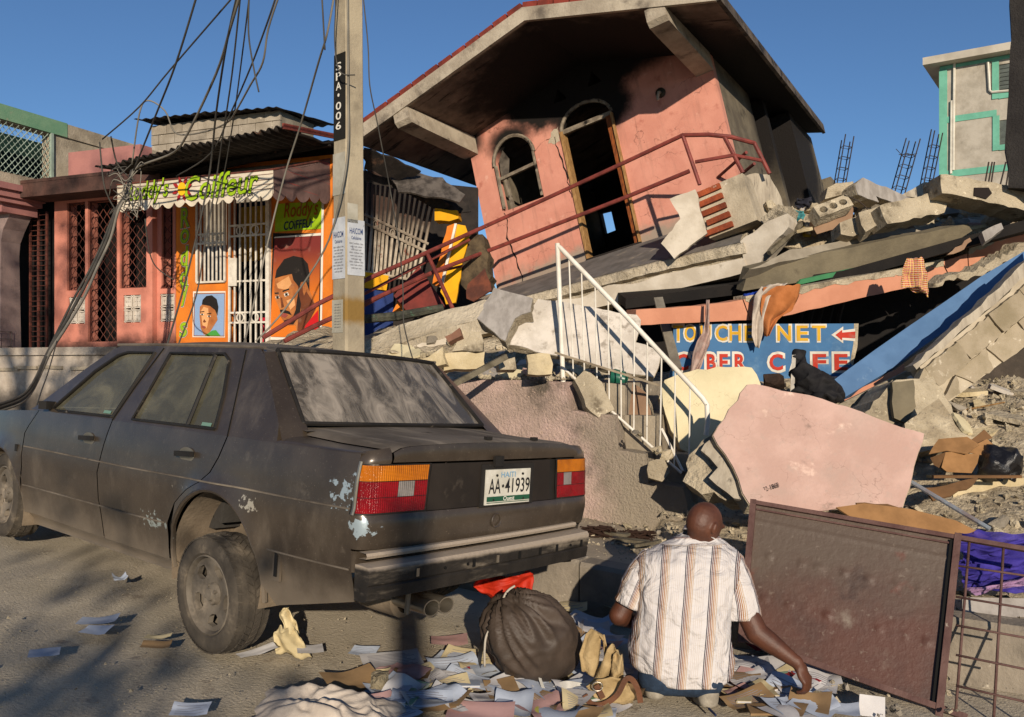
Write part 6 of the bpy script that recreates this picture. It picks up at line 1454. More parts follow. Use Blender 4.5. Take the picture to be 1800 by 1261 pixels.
# long broken beam at far right
plate('block_beam', [(1672, 848), (1730, 842), (1800, 840), (1860, 842), (1860, 888), (1800, 888), (1676, 886)], 6.6, (.05, -1, .15), .18, M_paleb, 'pale row of blocks lying behind the metal gate', 'concrete piece', seed=58, step=.12, jg=(.1, .012))
# stones
CH = []
rc = random.Random(21)
for i in range(16):
    pts = []
    ax = (rc.uniform(.7, 1.2), rc.uniform(.5, 1), rc.uniform(.35, .8))
    for _ in range(rc.randint(9, 16)):
        p = V((rc.gauss(0, 1), rc.gauss(0, 1), rc.gauss(0, 1))).normalized(); pts.append(V((max(-.75, min(.75, p.x * 1.1)) * ax[0], max(-.7, min(.7, p.y * 1.1)) * ax[1], max(-.7, min(.7, p.z * 1.1)) * ax[2])))
    h0 = MB().hull(pts); bm = bmesh.new(); vs = [bm.verts.new(p) for p in h0.v]
    for f in h0.f: bm.faces.new([vs[k] for k in f])
    bmesh.ops.subdivide_edges(bm, edges=bm.edges[:], cuts=1, use_grid_fill=True); bmesh.ops.triangulate(bm, faces=bm.faces[:])
    for v in bm.verts: v.co += V((rc.uniform(-1, 1), rc.uniform(-1, 1), rc.uniform(-1, 1))) * .055
    bm.verts.index_update(); h1 = MB(); h1.v = [v.co.copy() for v in bm.verts]; h1.f = [tuple(v.index for v in f.verts) for f in bm.faces]; bm.free(); CH.append(h1)
M_chunk = concrete('rubble_chunk', '#b8ab93', '#94886f', bump=1, bs=26, bdist=.05, rand=.22)
M_chunkg = concrete('grey_chunk', '#948b7d', '#746c60', bump=1, bs=30, rand=.2)
CHM = []
for i, c in enumerate(CH):
    me = bpy.data.meshes.new('chunk'); me.from_pydata([tuple(p) for p in c.v], [], c.f); me.materials.append(M_chunk if i % 3 else M_chunkg); CHM.append(me)
def chunk(x, y, z, s, label, group, sink=.35):
    ci = rc.randrange(len(CHM)); o = bpy.data.objects.new('concrete_chunk', CHM[ci]); COL.objects.link(o)
    if group: label = ('tan ' if ci % 3 else 'grey ') + ('large ' if s > .11 else 'medium ' if s > .05 else 'small ') + label.replace('small ', '').replace('broken ', '')
    o.scale = (s, s, s); o.rotation_euler = (rc.uniform(-.5, .5), rc.uniform(-.5, .5), rc.uniform(0, 6.28)); o.location = (x, y, z + s * sink); tag(o, label, 'rubble', group)
def zone(n, fn, s0, s1, label, group, zf=mound, pw=2.2):
    for _ in range(n):
        p = fn(); s = s0 + (s1 - s0) * rc.random() ** pw
        chunk(p[0], p[1], zf(p[0], p[1]), s, label, group)
U = rc.uniform
def tz(t0, t1, d0, d1): return lambda: kpt(U(t0, t1), U(d0, d1))
zone(40, tz(-1.9, LAND_X - .08, 1.72, 2.9), .02, .085, 'broken concrete chunk lying on the landing above the pink roughcast wall', 'chunks on the landing', lambda x, y: max(mound(x, y), 1.37))
zone(46, tz(-.4, 1.5, .75, 1.5), .012, .07, 'small concrete chunk at the foot of the pink roughcast wall', 'chunks at the foot of the pink wall', lambda x, y: max(pave_z(x, y), mound(x, y)))
zone(64, tz(1.25, 4.4, .7, 3.2), .025, .15, 'concrete chunk in the rubble bank behind the metal gate', 'chunks behind the metal gate')
zone(22, lambda: (U(.95, 1.6), U(6.9, 8.2)), .03, .12, 'concrete chunk lodged on the broken steps', 'chunks on the broken steps', lambda x, y: interp(x, [(.6, 1.25), (1.6, .45)]) if kd(x, y) < 2.4 else mound(x, y))
zone(24, lambda: (U(1.6, 4.6), U(8.3, 9.3)), .04, .16, 'concrete chunk below the blue signboard', 'chunks below the signboard')
zone(46, lambda: (U(3.3, 6.2), U(10.5, 12.3)), .08, .3, 'concrete chunk heaped above the olive floor slab', 'chunks above the olive slab', lambda x, y: interp(y, [(10.5, 3.0), (11.2, 3.4), (12.3, 3.72)]) - .05 + .1 * nz(x * 2, y * 2, 1))
zone(20, lambda: (U(-1.6, -.3), U(9.6, 11)), .04, .16, 'concrete chunk below the left end of the balcony slab', 'chunks below the balcony slab')
def onground(u, v, extra=0):
    Y = 4.5
    for _ in range(25):
        p = P(u, v, Y); z = street(p.x, p.y) + extra; Y = (1.5 - z) * F / (v - 640)
    p = P(u, v, Y); p.z = street(p.x, p.y) + extra; return p
for _ in range(36):
    u, v = U(1440, 1680), U(1180, 1262); p = onground(u, v); chunk(p.x, p.y, p.z, U(.01, .045), 'small concrete chunk along the bottom edge of the metal gate', 'chunks along the gate')
# hidden fill under the skyline chunks: broken floor slabs
top('skyline_bank', sheet(MB(), lambda a, b: V((a, b, interp(b, [(10.7, 3.05), (11.3, 3.35), (12.3, 3.62), (16, 3.7)]) + .12 * nz(a * 1.6, b * 1.6, 3) + .05 * nz(a * 6, b * 6, 2))), [(3.35, 11.1), (8, 10.4), (8, 15), (3.9, 15), (3.7, 12.2)], (), .16, (0, 0, -.3)), M_rub, 'bank of crushed concrete between the house and the charred wall', 'rubble bank')
# gravel
gm = MB(); rg_ = random.Random(8)
def grit(p, s):
    a = rg_.uniform(0, 6.28); c, d = math.cos(a) * s, math.sin(a) * s; o = len(gm.v)
    gm.v += [p + V((c, d, -s * .3)), p + V((-d, c, -s * .3)), p + V((-c * .8, -d * 1.1, -s * .2)), p + V((rg_.uniform(-.4, .4) * s, rg_.uniform(-.4, .4) * s, s * rg_.uniform(.4, .9)))]
    gm.f += [(o, o + 1, o + 3), (o + 1, o + 2, o + 3), (o + 2, o, o + 3)]
for _ in range(5200):
    q_ = kpt(rg_.uniform(-1.8, 4.5), rg_.uniform(.25, 3.6) ** 1); z = max(pave_z(q_.x, q_.y), mound(q_.x, q_.y)) if kd(q_.x, q_.y) > .5 else pave_z(q_.x, q_.y)
    grit(V((q_.x, q_.y, z)), rg_.uniform(.004, .028) * (1 if q_.x > .8 else .6))
for _ in range(2600):
    p = onground(rg_.uniform(-50, 1800), rg_.uniform(900, 1261)); grit(p, rg_.uniform(.0015, .006) if rg_.random() < .97 else rg_.uniform(.006, .015))
for _ in range(1500):
    q_ = kpt(rg_.uniform(-1.9, LAND_X - .03), rg_.uniform(1.65, 2.9)); grit(V((q_.x, q_.y, max(1.37, mound(q_.x, q_.y)))), rg_.uniform(.006, .03))
for _ in range(1800):
    x, y = rg_.uniform(1.2, 5), rg_.uniform(7.5, 9.4); grit(V((x, y, mound(x, y))), rg_.uniform(.01, .04))
dm_ = MB(); rd_ = random.Random(77)
def debris(p, s):
    c = rd_.choice(CH); m_ = Euler((rd_.uniform(0, 6), rd_.uniform(0, 6), rd_.uniform(0, 6))).to_matrix(); dm_.add([p + m_ @ (v * s) for v in c.v], c.f)
for _ in range(420):
    q_ = kpt(rd_.uniform(1.2, 4.5), rd_.uniform(.7, 3.4)); debris(V((q_.x, q_.y, mound(q_.x, q_.y) + .01)), .012 + .05 * rd_.random() ** 2)
for _ in range(420):
    x, y = rd_.uniform(1.3, 5.6), rd_.uniform(7.0, 9.4); debris(V((x, y, mound(x, y) + .01)), .015 + .06 * rd_.random() ** 2)
for _ in range(260):
    q_ = kpt(rd_.uniform(-1.9, LAND_X - .03), rd_.uniform(1.65, 3.4)); debris(V((q_.x, q_.y, max(1.37, mound(q_.x, q_.y)) + .01)), .012 + .05 * rd_.random() ** 2)
for _ in range(160):
    x, y = rd_.uniform(-1.7, .2), rd_.uniform(9, 11.2); debris(V((x, y, mound(x, y) + .02)), .02 + .07 * rd_.random() ** 2)
for _ in range(200):
    x, y = rd_.uniform(3.4, 6.4), rd_.uniform(10.7, 12.4); debris(V((x, y, interp(y, [(10.7, 3.05), (11.3, 3.35), (12.3, 3.62)]) + .03)), .03 + .09 * rd_.random() ** 2)
for _ in range(120):
    q_ = kpt(rd_.uniform(-.4, 1.6), rd_.uniform(.5, 1.5)); debris(V((q_.x, q_.y, max(pave_z(q_.x, q_.y), mound(q_.x, q_.y)))), .008 + .025 * rd_.random() ** 2)
tag(obj('rubble_debris', dm_, M_chunk, None, True, False, (0, 0, 0)), 'loose mid sized concrete fragments filling the collapsed pile', 'rubble', kind='stuff')
tag(obj('gravel', gm, M_chunk, None, True, False, (0, 0, 0)), 'fine crushed concrete gravel over pavement and rubble', 'gravel', kind='stuff')

# flat shards of plaster, tile and render lying in the pile
SHM = []
rs_ = random.Random(41)
for i in range(10):
    n_ = rs_.randint(4, 6); pl = [(math.cos(q_ * 6.283 / n_ + rs_.uniform(-.4, .4)) * rs_.uniform(.6, 1.2), math.sin(q_ * 6.283 / n_ + rs_.uniform(-.4, .4)) * rs_.uniform(.4, .8)) for q_ in range(n_)]
    SHM.append(sheet(MB(), lambda a, b: (a, b, .03 * nz(a * 3, b * 3, i)), jag(pl, .28, .05, i), (), None, (0, 0, -rs_.uniform(.10, .28))))
shm_ = {}
def shard(p, s, m, cn, place, tilt=None):
    k_ = rs_.randrange(len(SHM)); key = (k_, m.name)
    if key not in shm_:
        me = bpy.data.meshes.new('plaster_shard'); me.from_pydata([tuple(v) for v in SHM[k_].v], [], SHM[k_].f); me.materials.append(m); shm_[key] = me
    o = bpy.data.objects.new('plaster_shard', shm_[key]); COL.objects.link(o); o.scale = (s, s, s); o.location = p
    o.rotation_euler = tilt or (rs_.uniform(.05, .9), rs_.uniform(-.4, .4), rs_.uniform(-.8, .8)); tag(o, '%s %s shard lying %s' % ('big' if s > .14 else 'small', cn, place), 'shard', 'shards in the pile')
SM_ = [(M_dirtyw, 'dirty white plaster'), (M_paleb, 'pale concrete'), (M_grey, 'grey render'), (M_pale, 'pink plaster'), (M_cream, 'cream plaster'), (M_core, 'broken concrete')]
for _ in range(34):
    q_ = kpt(rs_.uniform(1.3, 4.4), rs_.uniform(.9, 3.2)); m_, cn_ = rs_.choice(SM_); shard(V((q_.x, q_.y, mound(q_.x, q_.y) + .03)), rs_.uniform(.06, .22), m_, cn_, 'on the rubble bank behind the gate')
for _ in range(18):
    q_ = kpt(rs_.uniform(-1.8, LAND_X - .1), rs_.uniform(1.8, 3.2)); m_, cn_ = rs_.choice(SM_); shard(V((q_.x, q_.y, max(1.38, mound(q_.x, q_.y)) + .03)), rs_.uniform(.06, .18), m_, cn_, 'on the landing above the roughcast wall')
for _ in range(16):
    x, y = rs_.uniform(1.5, 4.6), rs_.uniform(7.6, 9.2); m_, cn_ = rs_.choice(SM_); shard(V((x, y, mound(x, y) + .04)), rs_.uniform(.08, .24), m_, cn_, 'below the blue signboard')
for _ in range(16):
    x, y = rs_.uniform(3.4, 6.0), rs_.uniform(10.7, 12.2); m_, cn_ = rs_.choice(SM_); shard(V((x, y, interp(y, [(10.7, 3.05), (11.3, 3.35), (12.3, 3.62)]) + .08)), rs_.uniform(.12, .34), m_, cn_, 'on top of the collapsed slabs')
for _ in range(12):
    x, y = rs_.uniform(-1.6, .2), rs_.uniform(9.2, 11); m_, cn_ = rs_.choice(SM_); shard(V((x, y, mound(x, y) + .04)), rs_.uniform(.08, .25), m_, cn_, 'below the left balcony end')
for _ in range(30):
    q_ = kpt(rs_.uniform(2.2, 5.4), rs_.uniform(2.8, 4.8)); m_, cn_ = rs_.choice(SM_); shard(V((q_.x, q_.y, mound(q_.x, q_.y) + .04)), rs_.uniform(.08, .26), m_, cn_, 'on the bank under the fallen block wall')
# bent rods and splinters
for i in range(16):
    q_ = kpt(rs_.uniform(1.4, 4.2), rs_.uniform(1.0, 3.2)) if i < 9 else V((rs_.uniform(3.4, 5.6), rs_.uniform(10.2, 11.6))); z0 = mound(q_.x, q_.y) if i < 9 else 3.1
    a_ = V((q_.x, q_.y, z0)); dv = V((rs_.uniform(-.5, .5), rs_.uniform(-.3, .2), rs_.uniform(.05, .45)))
    if i % 2: top('bent_rebar', MB().tube(smooth_path([a_, a_ + dv * .5 + V((0, 0, .1)), a_ + dv]), .007, 5), M_reb, 'bent rebar rod poking out of the rubble ' + ('behind the gate' if i < 9 else 'above the slabs'), 'rebar', 'bent rods in the rubble', smooth='all')
    else: top('wood_splinter', MB().bar(a_, a_ + dv, rs_.uniform(.02, .05), .012), M_wood if i % 4 else M_woodp, 'splintered wood strip poking out of the rubble ' + ('behind the gate' if i < 9 else 'above the slabs'), 'splinter', 'wood splinters in the rubble')
# ------------------------------------------------------------------ metal gate lying against the kerb
M_gate = mat('rusty_red_sheet', '#4e3026', '#3e2b25', s=2.5, rough=.55, bump=.25, bs=25, spec=.4, masks=(('#52453b', 'axis', 2, .1, .45, .5, 3), ('#5e3428', 'noise', 5, .6, .78), ('#8d8274', 'noise', 9, .66, .76, (1, 1, 3), .5), ('#7a6e62', 'noise', 26, .60, .72, (1, 1, 1), .5), ('#2e211d', 'noise', 4, .58, .72, (1, 1, 1), .6), ('#7d7266', 'noise', 3, .62, .78)))
M_gfr = mat('rusty_gate_frame', '#4c3430', '#5e4640', s=6, rough=.7, bump=.3, masks=(('#93887b', 'noise', 16, .64, .72),))
gB = V((2.15, 4.41, -.2)); gT = V((2.39, 4.75, .565)); ga = V((-.9, .40, .03)).normalized(); gu = (gT - gB).normalized(); gn = ga.cross(gu).normalized(); gn = gn if gn.y < 0 else -gn
def gp(u, v, o=0): return onp(u, v, gB, gn) + gn * o
gate = thing('metal_gate', 'rusty dark red sheet metal gate with barred end leaning over the kerb', 'gate', loc=gB)
cs = [(1326, 884), (1684, 946), (1652, 1238), (1305, 1125)]
# dented sheet
def gsheet(a, b):
    u = lerp(lerp(cs[0][0], cs[1][0], a), lerp(cs[3][0], cs[2][0], a), b); v = lerp(lerp(cs[0][1], cs[1][1], a), lerp(cs[3][1], cs[2][1], a), b)
    d = .004 * nz(a * 3, b * 3, 1) + sum(.010 * math.exp(-((b - bb - .0 * a) / .022) ** 2) * max(0, nz(a * 16, bb * 9, 3)) * 1.6 for bb in (.36, .66)) + .006 * math.exp(-((b - .13) / .01) ** 2)
    return gp(u, v, d)
mb = MB().grid(gsheet, 120, 80); obj('sheet', mb, M_gate, gate, smooth='all')
mb = MB().grid(lambda a, b: gsheet(a, b) - gn * .012, 2, 2); obj('back_sheet', mb, M_gate, gate)
def gbar(name, a, b, w, h, o=.01, m=M_gfr): obj(name, MB().bar(gp(*a, o), gp(*b, o), w, h, gn), m, gate)
gbar('frame_bar', (1322, 884), (1900, 984), .024, .03); gbar('frame_bar', (1684, 940), (1650, 1262), .034, .035, .012); gbar('frame_bar', (1325, 880), (1303, 1130), .034, .03); gbar('frame_bar', (1305, 1122), (1700, 1262), .03, .03)
gbar('edge_and_shade_strip', (1672, 950), (1640, 1236), .012, .012, .012, MATS['gap_and_shade_black']); gbar('edge_and_shade_strip', (1330, 896), (1672, 956), .010, .012, .006)  # first dark strip paints the upright's shadow on the sheet, second is plain edge
for u0, u1 in ((1704, 1678), (1764, 1746), (1822, 1808)): 
    obj('grid_bar', MB().tube([gp(u0, lerp(946, 984, (u0 - 1684) / 216), .0), gp(u1, 1275, .0)], .007, 6), M_gfr, gate, smooth='all')
for v0, v1 in ((995, 1012), (1050, 1070), (1100, 1122), (1152, 1178), (1206, 1236)): obj('grid_bar', MB().tube([gp(1680, v0, .008), gp(1830, v1 + 5, .008)], .006, 6), M_gfr, gate, smooth='all')
# ------------------------------------------------------------------ crouching person
def blob(parts, voxel, smooth_n=6, fac=.5):
    mb = MB()
    for p in parts:
        if p[0] == 'c':        # tapered capsule a, b, ra, rb
            _, a, b, ra, rb = p; a, b = V(a), V(b); n = 16; d = (b - a); L = d.length; d = d.normalized() if L > 1e-6 else V((0, 0, 1))
            pts, rs = [], []
            for i in range(6): t = math.pi / 2 * i / 5; pts.append(a - d * ra * math.cos(t)); rs.append(max(ra * math.sin(t), .0005))
            for i in range(1, 6): t = i / 6; pts.append(a.lerp(b, t)); rs.append(lerp(ra, rb, t))
            for i in range(6): t = math.pi / 2 * i / 5; pts.append(b + d * rb * math.sin(t)); rs.append(max(rb * math.cos(t), .0005))
            mb.tube(pts, rs, n)
        else:                  # ellipsoid centre, radii, rotation matrix
            _, c, r_, m = p; c = V(c); prof = [(math.cos(t), math.sin(t)) for t in [lerp(-math.pi / 2, math.pi / 2, i / 12) for i in range(13)]]
            T = Matrix.Translation(c) @ (m.to_4x4() if m is not None else Matrix.Identity(4)) @ Matrix.Diagonal((*r_, 1))
            mb.lathe([(max(x, .001), z) for x, z in prof], 20, T)
            k = 20; o = len(mb.v) - 13 * k; mb.f.append(tuple(o + j for j in reversed(range(k)))); mb.f.append(tuple(o + 12 * k + j for j in range(k)))
    me = bpy.data.meshes.new('blob_tmp'); me.from_pydata([tuple(p) for p in mb.v], [], mb.f)
    bm = bmesh.new(); bm.from_mesh(me); bmesh.ops.recalc_face_normals(bm, faces=bm.faces[:]); bm.to_mesh(me); bm.free()
    o = bpy.data.objects.new('blob_tmp', me); COL.objects.link(o)
    rm = o.modifiers.new('r', 'REMESH'); rm.mode = 'VOXEL'; rm.voxel_size = voxel; rm.adaptivity = 0
    sm = o.modifiers.new('s', 'SMOOTH'); sm.iterations = smooth_n; sm.factor = fac
    ev = o.evaluated_get(bpy.context.evaluated_depsgraph_get()); m2 = bpy.data.meshes.new_from_object(ev)
    out = MB(); out.v = [v.co.copy() for v in m2.vertices]; out.f = [tuple(p.vertices) for p in m2.polygons]
    bpy.data.objects.remove(o); bpy.data.meshes.remove(me); bpy.data.meshes.remove(m2)
    return out
M_skin = mat('dark_brown_skin', '#54301f', '#422518', s=8, rough=.55, bump=.15, bs=90, spec=.45, masks=(('#6e6058', 'noise', 14, .68, .78),))
M_jean = mat('blue_denim', '#28374a', '#202c3c', s=30, rough=.9, bump=.3, bs=200)
M_shoe = mat('dirty_white_trainer', '#9a9284', '#7d7568', s=14, rough=.8, bump=.3)
sh_l = P(1142, 992, 4.54); sh_r = P(1272, 992, 4.52)
el_r = P(1330, 1112, 4.42); wr_r = P(1402, 1166, 4.35); el_l = P(1088, 1082, 4.52); wr_l = P(1128, 1098, 4.80)
hd = P(1238, 919, 4.56); nk = P(1222, 950, 4.60); pel = P(1196, 1158, 4.42)
fdir = V((.74, .52, -.42)).normalized(); fright = fdir.cross(V((0, 0, 1))).normalized(); fup = fright.cross(fdir).normalized()
HR = Matrix((fright, fdir, fup)).transposed()
def hpnt(r_, f_, u_): return hd + fright * r_ + fdir * f_ + fup * u_
ft_r, ft_l = onground(1243, 1238), onground(1150, 1224)
per = thing('person', 'person in striped short sleeved shirt crouching and reaching over scattered papers', 'person', loc=(ft_r + ft_l) / 2)
kn_r, kn_l = P(1262, 1085, 4.82), P(1150, 1085, 4.85)
hp_r, hp_l = P(1236, 1165, 4.46), P(1158, 1162, 4.47)
an_r, an_l = ft_r + V((0, .05, .09)), ft_l + V((0, .05, .09))
body = [('e', pel, (.17, .14, .14), None), ('c', pel, P(1202, 1060, 4.46), .14, .14), ('c', P(1202, 1060, 4.46), P(1208, 1010, 4.53), .14, .13), ('c', sh_l, sh_r, .05, .05), ('c', P(1222, 975, 4.58), hd - fup * .03 - fdir * .03, .058, .056),
        ('e', hd, (.082, .106, .108), HR), ('e', hpnt(0, .035, -.060), (.060, .078, .066), HR), ('e', hpnt(0, .112, -.030), (.015, .024, .024), HR), ('e', hpnt(0, .092, .018), (.058, .022, .02), HR), ('e', hpnt(0, .090, -.068), (.026, .02, .014), HR), ('e', hpnt(0, .082, -.098), (.026, .02, .018), HR),
        ('e', hpnt(.086, -.008, -.022), (.010, .020, .032), HR), ('e', hpnt(.092, -.016, -.016), (.008, .010, .026), HR), ('e', hpnt(-.086, -.008, -.022), (.012, .020, .030), HR),
        ('c', sh_r, el_r, .052, .058), ('c', el_r, el_r.lerp(wr_r, .35), .058, .052), ('c', el_r.lerp(wr_r, .35), wr_r, .052, .031), ('c', sh_l, el_l, .049, .052), ('c', el_l, wr_l, .052, .032),
        ('c', hp_r, kn_r, .085, .06), ('c', hp_l, kn_l, .085, .06), ('c', kn_r, an_r, .058, .04), ('c', kn_l, an_l, .058, .04), ('c', an_r, ft_r + V((0, .18, .04)), .035, .03), ('c', an_l, ft_l + V((0, .18, .04)), .035, .03)]
# right hand: palm and five fingers pinching a paper; left hand resting forward
def hand(wr, pdir, bn, thumb_side, curl):
    return [(q[0], wr + (V(q[1]) - wr) * 1.14, wr + (V(q[2]) - wr) * 1.14, q[3] * 1.1, q[4] * 1.1) if q[0] == 'c' else (q[0], wr + (V(q[1]) - wr) * 1.14, tuple(r_ * 1.12 for r_ in q[2]), q[3]) for q in hand0(wr, pdir, bn, thumb_side, curl)]
def hand0(wr, pdir, bn, thumb_side, curl):
    pd = V(pdir).normalized(); b_ = V(bn); b_ = (b_ - pd * b_.dot(pd)).normalized(); sd = pd.cross(b_).normalized() * thumb_side   # bn: back of the hand
    pr = []; pc = wr + pd * .052; M3 = Matrix((sd, b_, pd)).transposed()
    pr.append(('e', pc, (.042, .019, .052), M3)); pr.append(('c', wr - pd * .01, wr + pd * .03, .027, .026))
    for i, (o_, L, r_) in enumerate(((.030, .072, .0095), (.010, .082, .0098), (-.011, .077, .0092), (-.030, .060, .0082))):
        k = wr + pd * (.094 - .004 * abs(i - 1)) + sd * o_; d1 = (pd * math.cos(curl[i]) - b_ * math.sin(curl[i])).normalized(); d2 = (pd * math.cos(curl[i] * 2.1) - b_ * math.sin(curl[i] * 2.1)).normalized(); d3 = (pd * math.cos(curl[i] * 2.8) - b_ * math.sin(curl[i] * 2.8)).normalized()
        a = k; b1 = a + d1 * L * .45; c1 = b1 + d2 * L * .32; e1 = c1 + d3 * L * .24
        pr += [('c', a - d1 * .012, b1, r_ * 1.08, r_), ('c', b1, c1, r_, r_ * .92), ('c', c1, e1, r_ * .92, r_ * .75)]
    t0 = wr + pd * .030 + sd * .034; t1 = t0 + (pd * .6 + sd * .62 - b_ * .35).normalized() * .042; t2 = t1 + (pd * .85 + sd * .05 - b_ * .5).normalized() * .034
    pr += [('c', wr + pd * .02 + sd * .018, t0, .018, .014), ('c', t0, t1, .0125, .0105), ('c', t1, t2, .0105, .008)]
    return pr
hdr = (P(1424, 1214, 4.33) - wr_r)
body += hand(wr_r, hdr + V((.02, 0, -.03)), V((.55, -.6, .55)), -1, (.50, .58, .62, .66)) + hand(wr_l, (wr_l - el_l), V((0, -.3, 1)), 1, (.4, .4, .45, .5))
bo_ = blob(body, .0062, 3, .5)
obj('body', bo_, M_skin, per, smooth='all')
# jeans
jn = blob([('e', pel + V((0, 0, -.03)), (.205, .165, .145), None), ('c', hp_r, kn_r, .10, .078), ('c', hp_l, kn_l, .10, .078), ('c', kn_r, an_r + V((0, 0, .02)), .075, .062), ('c', kn_l, an_l + V((0, 0, .02)), .075, .062), ('c', P(1152, 1190, 4.36), P(1242, 1194, 4.34), .088, .088)], .011, 5)
obj('jeans', jn, M_jean, per, smooth='all')
for f_ in (ft_r, ft_l):
    s_ = blob([('c', f_ + V((0, -.02, .035)), f_ + V((.01, .20, .032)), .052, .045), ('c', f_ + V((0, 0, .080)), f_ + V((0, .06, .085)), .054, .052), ('e', f_ + V((0, -.02, .06)), (.055, .05, .06), None)], .007, 4)
    for p in s_.v: p.z = max(p.z, f_.z + .003)
    so_ = obj('trainer', s_, M_shoe, per, smooth='all')
    obj('sole', MB().prism([f_ + V((.060 * math.cos(a) * (1 if math.sin(a) < 0 else .9), .09 + .135 * math.sin(a), -.002)) for a in [q_ * math.pi / 10 for q_ in range(20)]], (0, 0, .026)), mat('grey_sole', '#8b8375', '#746c5f', bump=.2) if 'grey_sole' not in MATS else MATS['grey_sole'], so_)
def shirtmat():
    m = bpy.data.materials.new('striped_cotton'); m.use_nodes = True; nt = m.node_tree; N = nt.nodes; L = nt.links; b = N['Principled BSDF']
    at = N.new('ShaderNodeAttribute'); at.attribute_name = 'stripe'
    geo = N.new('ShaderNodeNewGeometry'); nn = N.new('ShaderNodeTexNoise'); nn.inputs['Scale'].default_value = 5; L.new(geo.outputs['Position'], nn.inputs['Vector'])
    a1 = N.new('ShaderNodeMath'); a1.operation = 'MULTIPLY_ADD'; L.new(nn.outputs[0], a1.inputs[0]); a1.inputs[1].default_value = .012; L.new(at.outputs['Fac'], a1.inputs[2])
    md = N.new('ShaderNodeMath'); md.operation = 'FLOORED_MODULO'; L.new(a1.outputs[0], md.inputs[0]); md.inputs[1].default_value = .125
    dv = N.new('ShaderNodeMath'); dv.operation = 'DIVIDE'; L.new(md.outputs[0], dv.inputs[0]); dv.inputs[1].default_value = .125
    rp = N.new('ShaderNodeValToRGB'); rp.color_ramp.interpolation = 'CONSTANT'; L.new(dv.outputs[0], rp.inputs[0])
    W_c = lin('#bdb8b6'); stops = [(0, W_c)]
    for i, c in enumerate(('#2a2430', '#5a3836', '#7f563c', '#946a44', '#a58666', '#ac9884')):
        x = .10 + i * .066; stops += [(x, lin(c)), (x + .038, W_c)]
    for i in range(5): x = .58 + i * .075; stops += [(x, lin('#b3a9a2')), (x + .02, W_c)]
    el = rp.color_ramp.elements; el[0].position = 0; el[0].color = (*W_c, 1); el[1].position = .999; el[1].color = (*W_c, 1)
    for x, c in stops[1:]: e = el.new(x); e.color = (*c, 1)
    L.new(rp.outputs[0], b.inputs['Base Color']); b.inputs['Roughness'].default_value = .9; b.inputs['Specular IOR Level'].default_value = .15
    n2 = N.new('ShaderNodeTexNoise'); n2.inputs['Scale'].default_value = 7; n2.inputs['Detail'].default_value = 6; n2.inputs['Distortion'].default_value = 2.2; L.new(geo.outputs['Position'], n2.inputs['Vector'])
    bp = N.new('ShaderNodeBump'); bp.inputs['Strength'].default_value = .9; bp.inputs['Distance'].default_value = .035; L.new(n2.outputs[0], bp.inputs['Height']); L.new(bp.outputs[0], b.inputs['Normal'])
    return m
# shirt: back and front lofted from rings, sleeves as separate lofts set into the armholes
M_shirt = shirtmat()
rowsT = [(938, 1200, 1256, 4.58, .060), (948, 1182, 1268, 4.58, .075), (957, 1160, 1282, 4.57, .095), (968, 1138, 1296, 4.55, .115), (982, 1122, 1304, 4.53, .130), (1005, 1118, 1300, 4.51, .145), (1035, 1122, 1290, 4.48, .158), (1070, 1120, 1282, 4.46, .168), (1105, 1110, 1283, 4.45, .178), (1135, 1104, 1287, 4.44, .185), (1160, 1107, 1289, 4.43, .188), (1176, 1120, 1288, 4.43, .186), (1190, 1140, 1276, 4.43, .178)]
ucoord = lambda v: interp(v, [(957, 1162), (1205, 1143)])
def loft(rings, n, wr, seed):
    # rings: list of (centre, axis x half vector, axis y half vector, stripe fn)
    mb = MB(); st = []; m = len(rings)
    for i in range((m - 1) * 6 + 1):
        a = i / 6; k = min(int(a), m - 2); t = a - k; t = t if k < m - 1 else 1
        c = rings[k][0].lerp(rings[k + 1][0], t); ax = rings[k][1].lerp(rings[k + 1][1], t); ay = rings[k][2].lerp(rings[k + 1][2], t); e0 = lerp(rings[k][3], rings[k + 1][3], t)
        for j in range(n):
            th = 2 * math.pi * j / n; cs_, sn = math.cos(th), math.sin(th)
            p = c + ax * (abs(cs_) ** .82 * (1 if cs_ > 0 else -1)) + ay * (abs(sn) ** .9 * (1 if sn > 0 else -1))
            p = p + V((0, 0, -e0 * max(0, sn) ** .7))
            d = (p - c).normalized()
            w = wr * (.9 * nz(p.x * 7 + seed, p.y * 5, p.z * 5) + .6 * nz(p.x * 14 + p.z * 12, p.y * 6 + seed, p.z * 9 - p.x * 9) + .5 * (1 - abs(nz(p.x * 11 - p.z * 16 + seed, p.y * 4, p.z * 6 + p.x * 10)) * 2.2) + .35 * nz(p.x * 34, p.y * 10, p.z * 26 + p.x * 20))
            mb.v.append(p + d * w)
    L_ = (m - 1) * 6
    for i in range(L_):
        for j in range(n): j2 = (j + 1) % n; mb.f.append((i * n + j, i * n + j2, (i + 1) * n + j2, (i + 1) * n + j))
    return mb
rg2 = []
for i, (v, uL, uR, Yc, dr) in enumerate(rowsT):
    a, b = P(uL, v, Yc), P(uR, v, Yc); last = i == len(rowsT) - 1
    rg2.append(((a + b) / 2, (b - a) / 2, V((0, -dr, 0)), 0.0))
torso = loft(rg2, 120, .012, 3)
def stripe_t(p):
    u = 900 + F * p.x / p.y; v = 640 - F * (p.z - 1.5) / p.y
    if v < 957: return .118 if v > 948 else (v - 940) / 350 * 1.2
    return (u - ucoord(v)) / F * 4.40
st_ = [stripe_t(p) for p in torso.v]
so_ = obj('shirt', torso, M_shirt, per, smooth='all')
a_ = so_.data.attributes.new('stripe', 'FLOAT', 'POINT'); a_.data.foreach_set('value', st_)
so_.modifiers.new('cloth', 'SOLIDIFY').thickness = .004
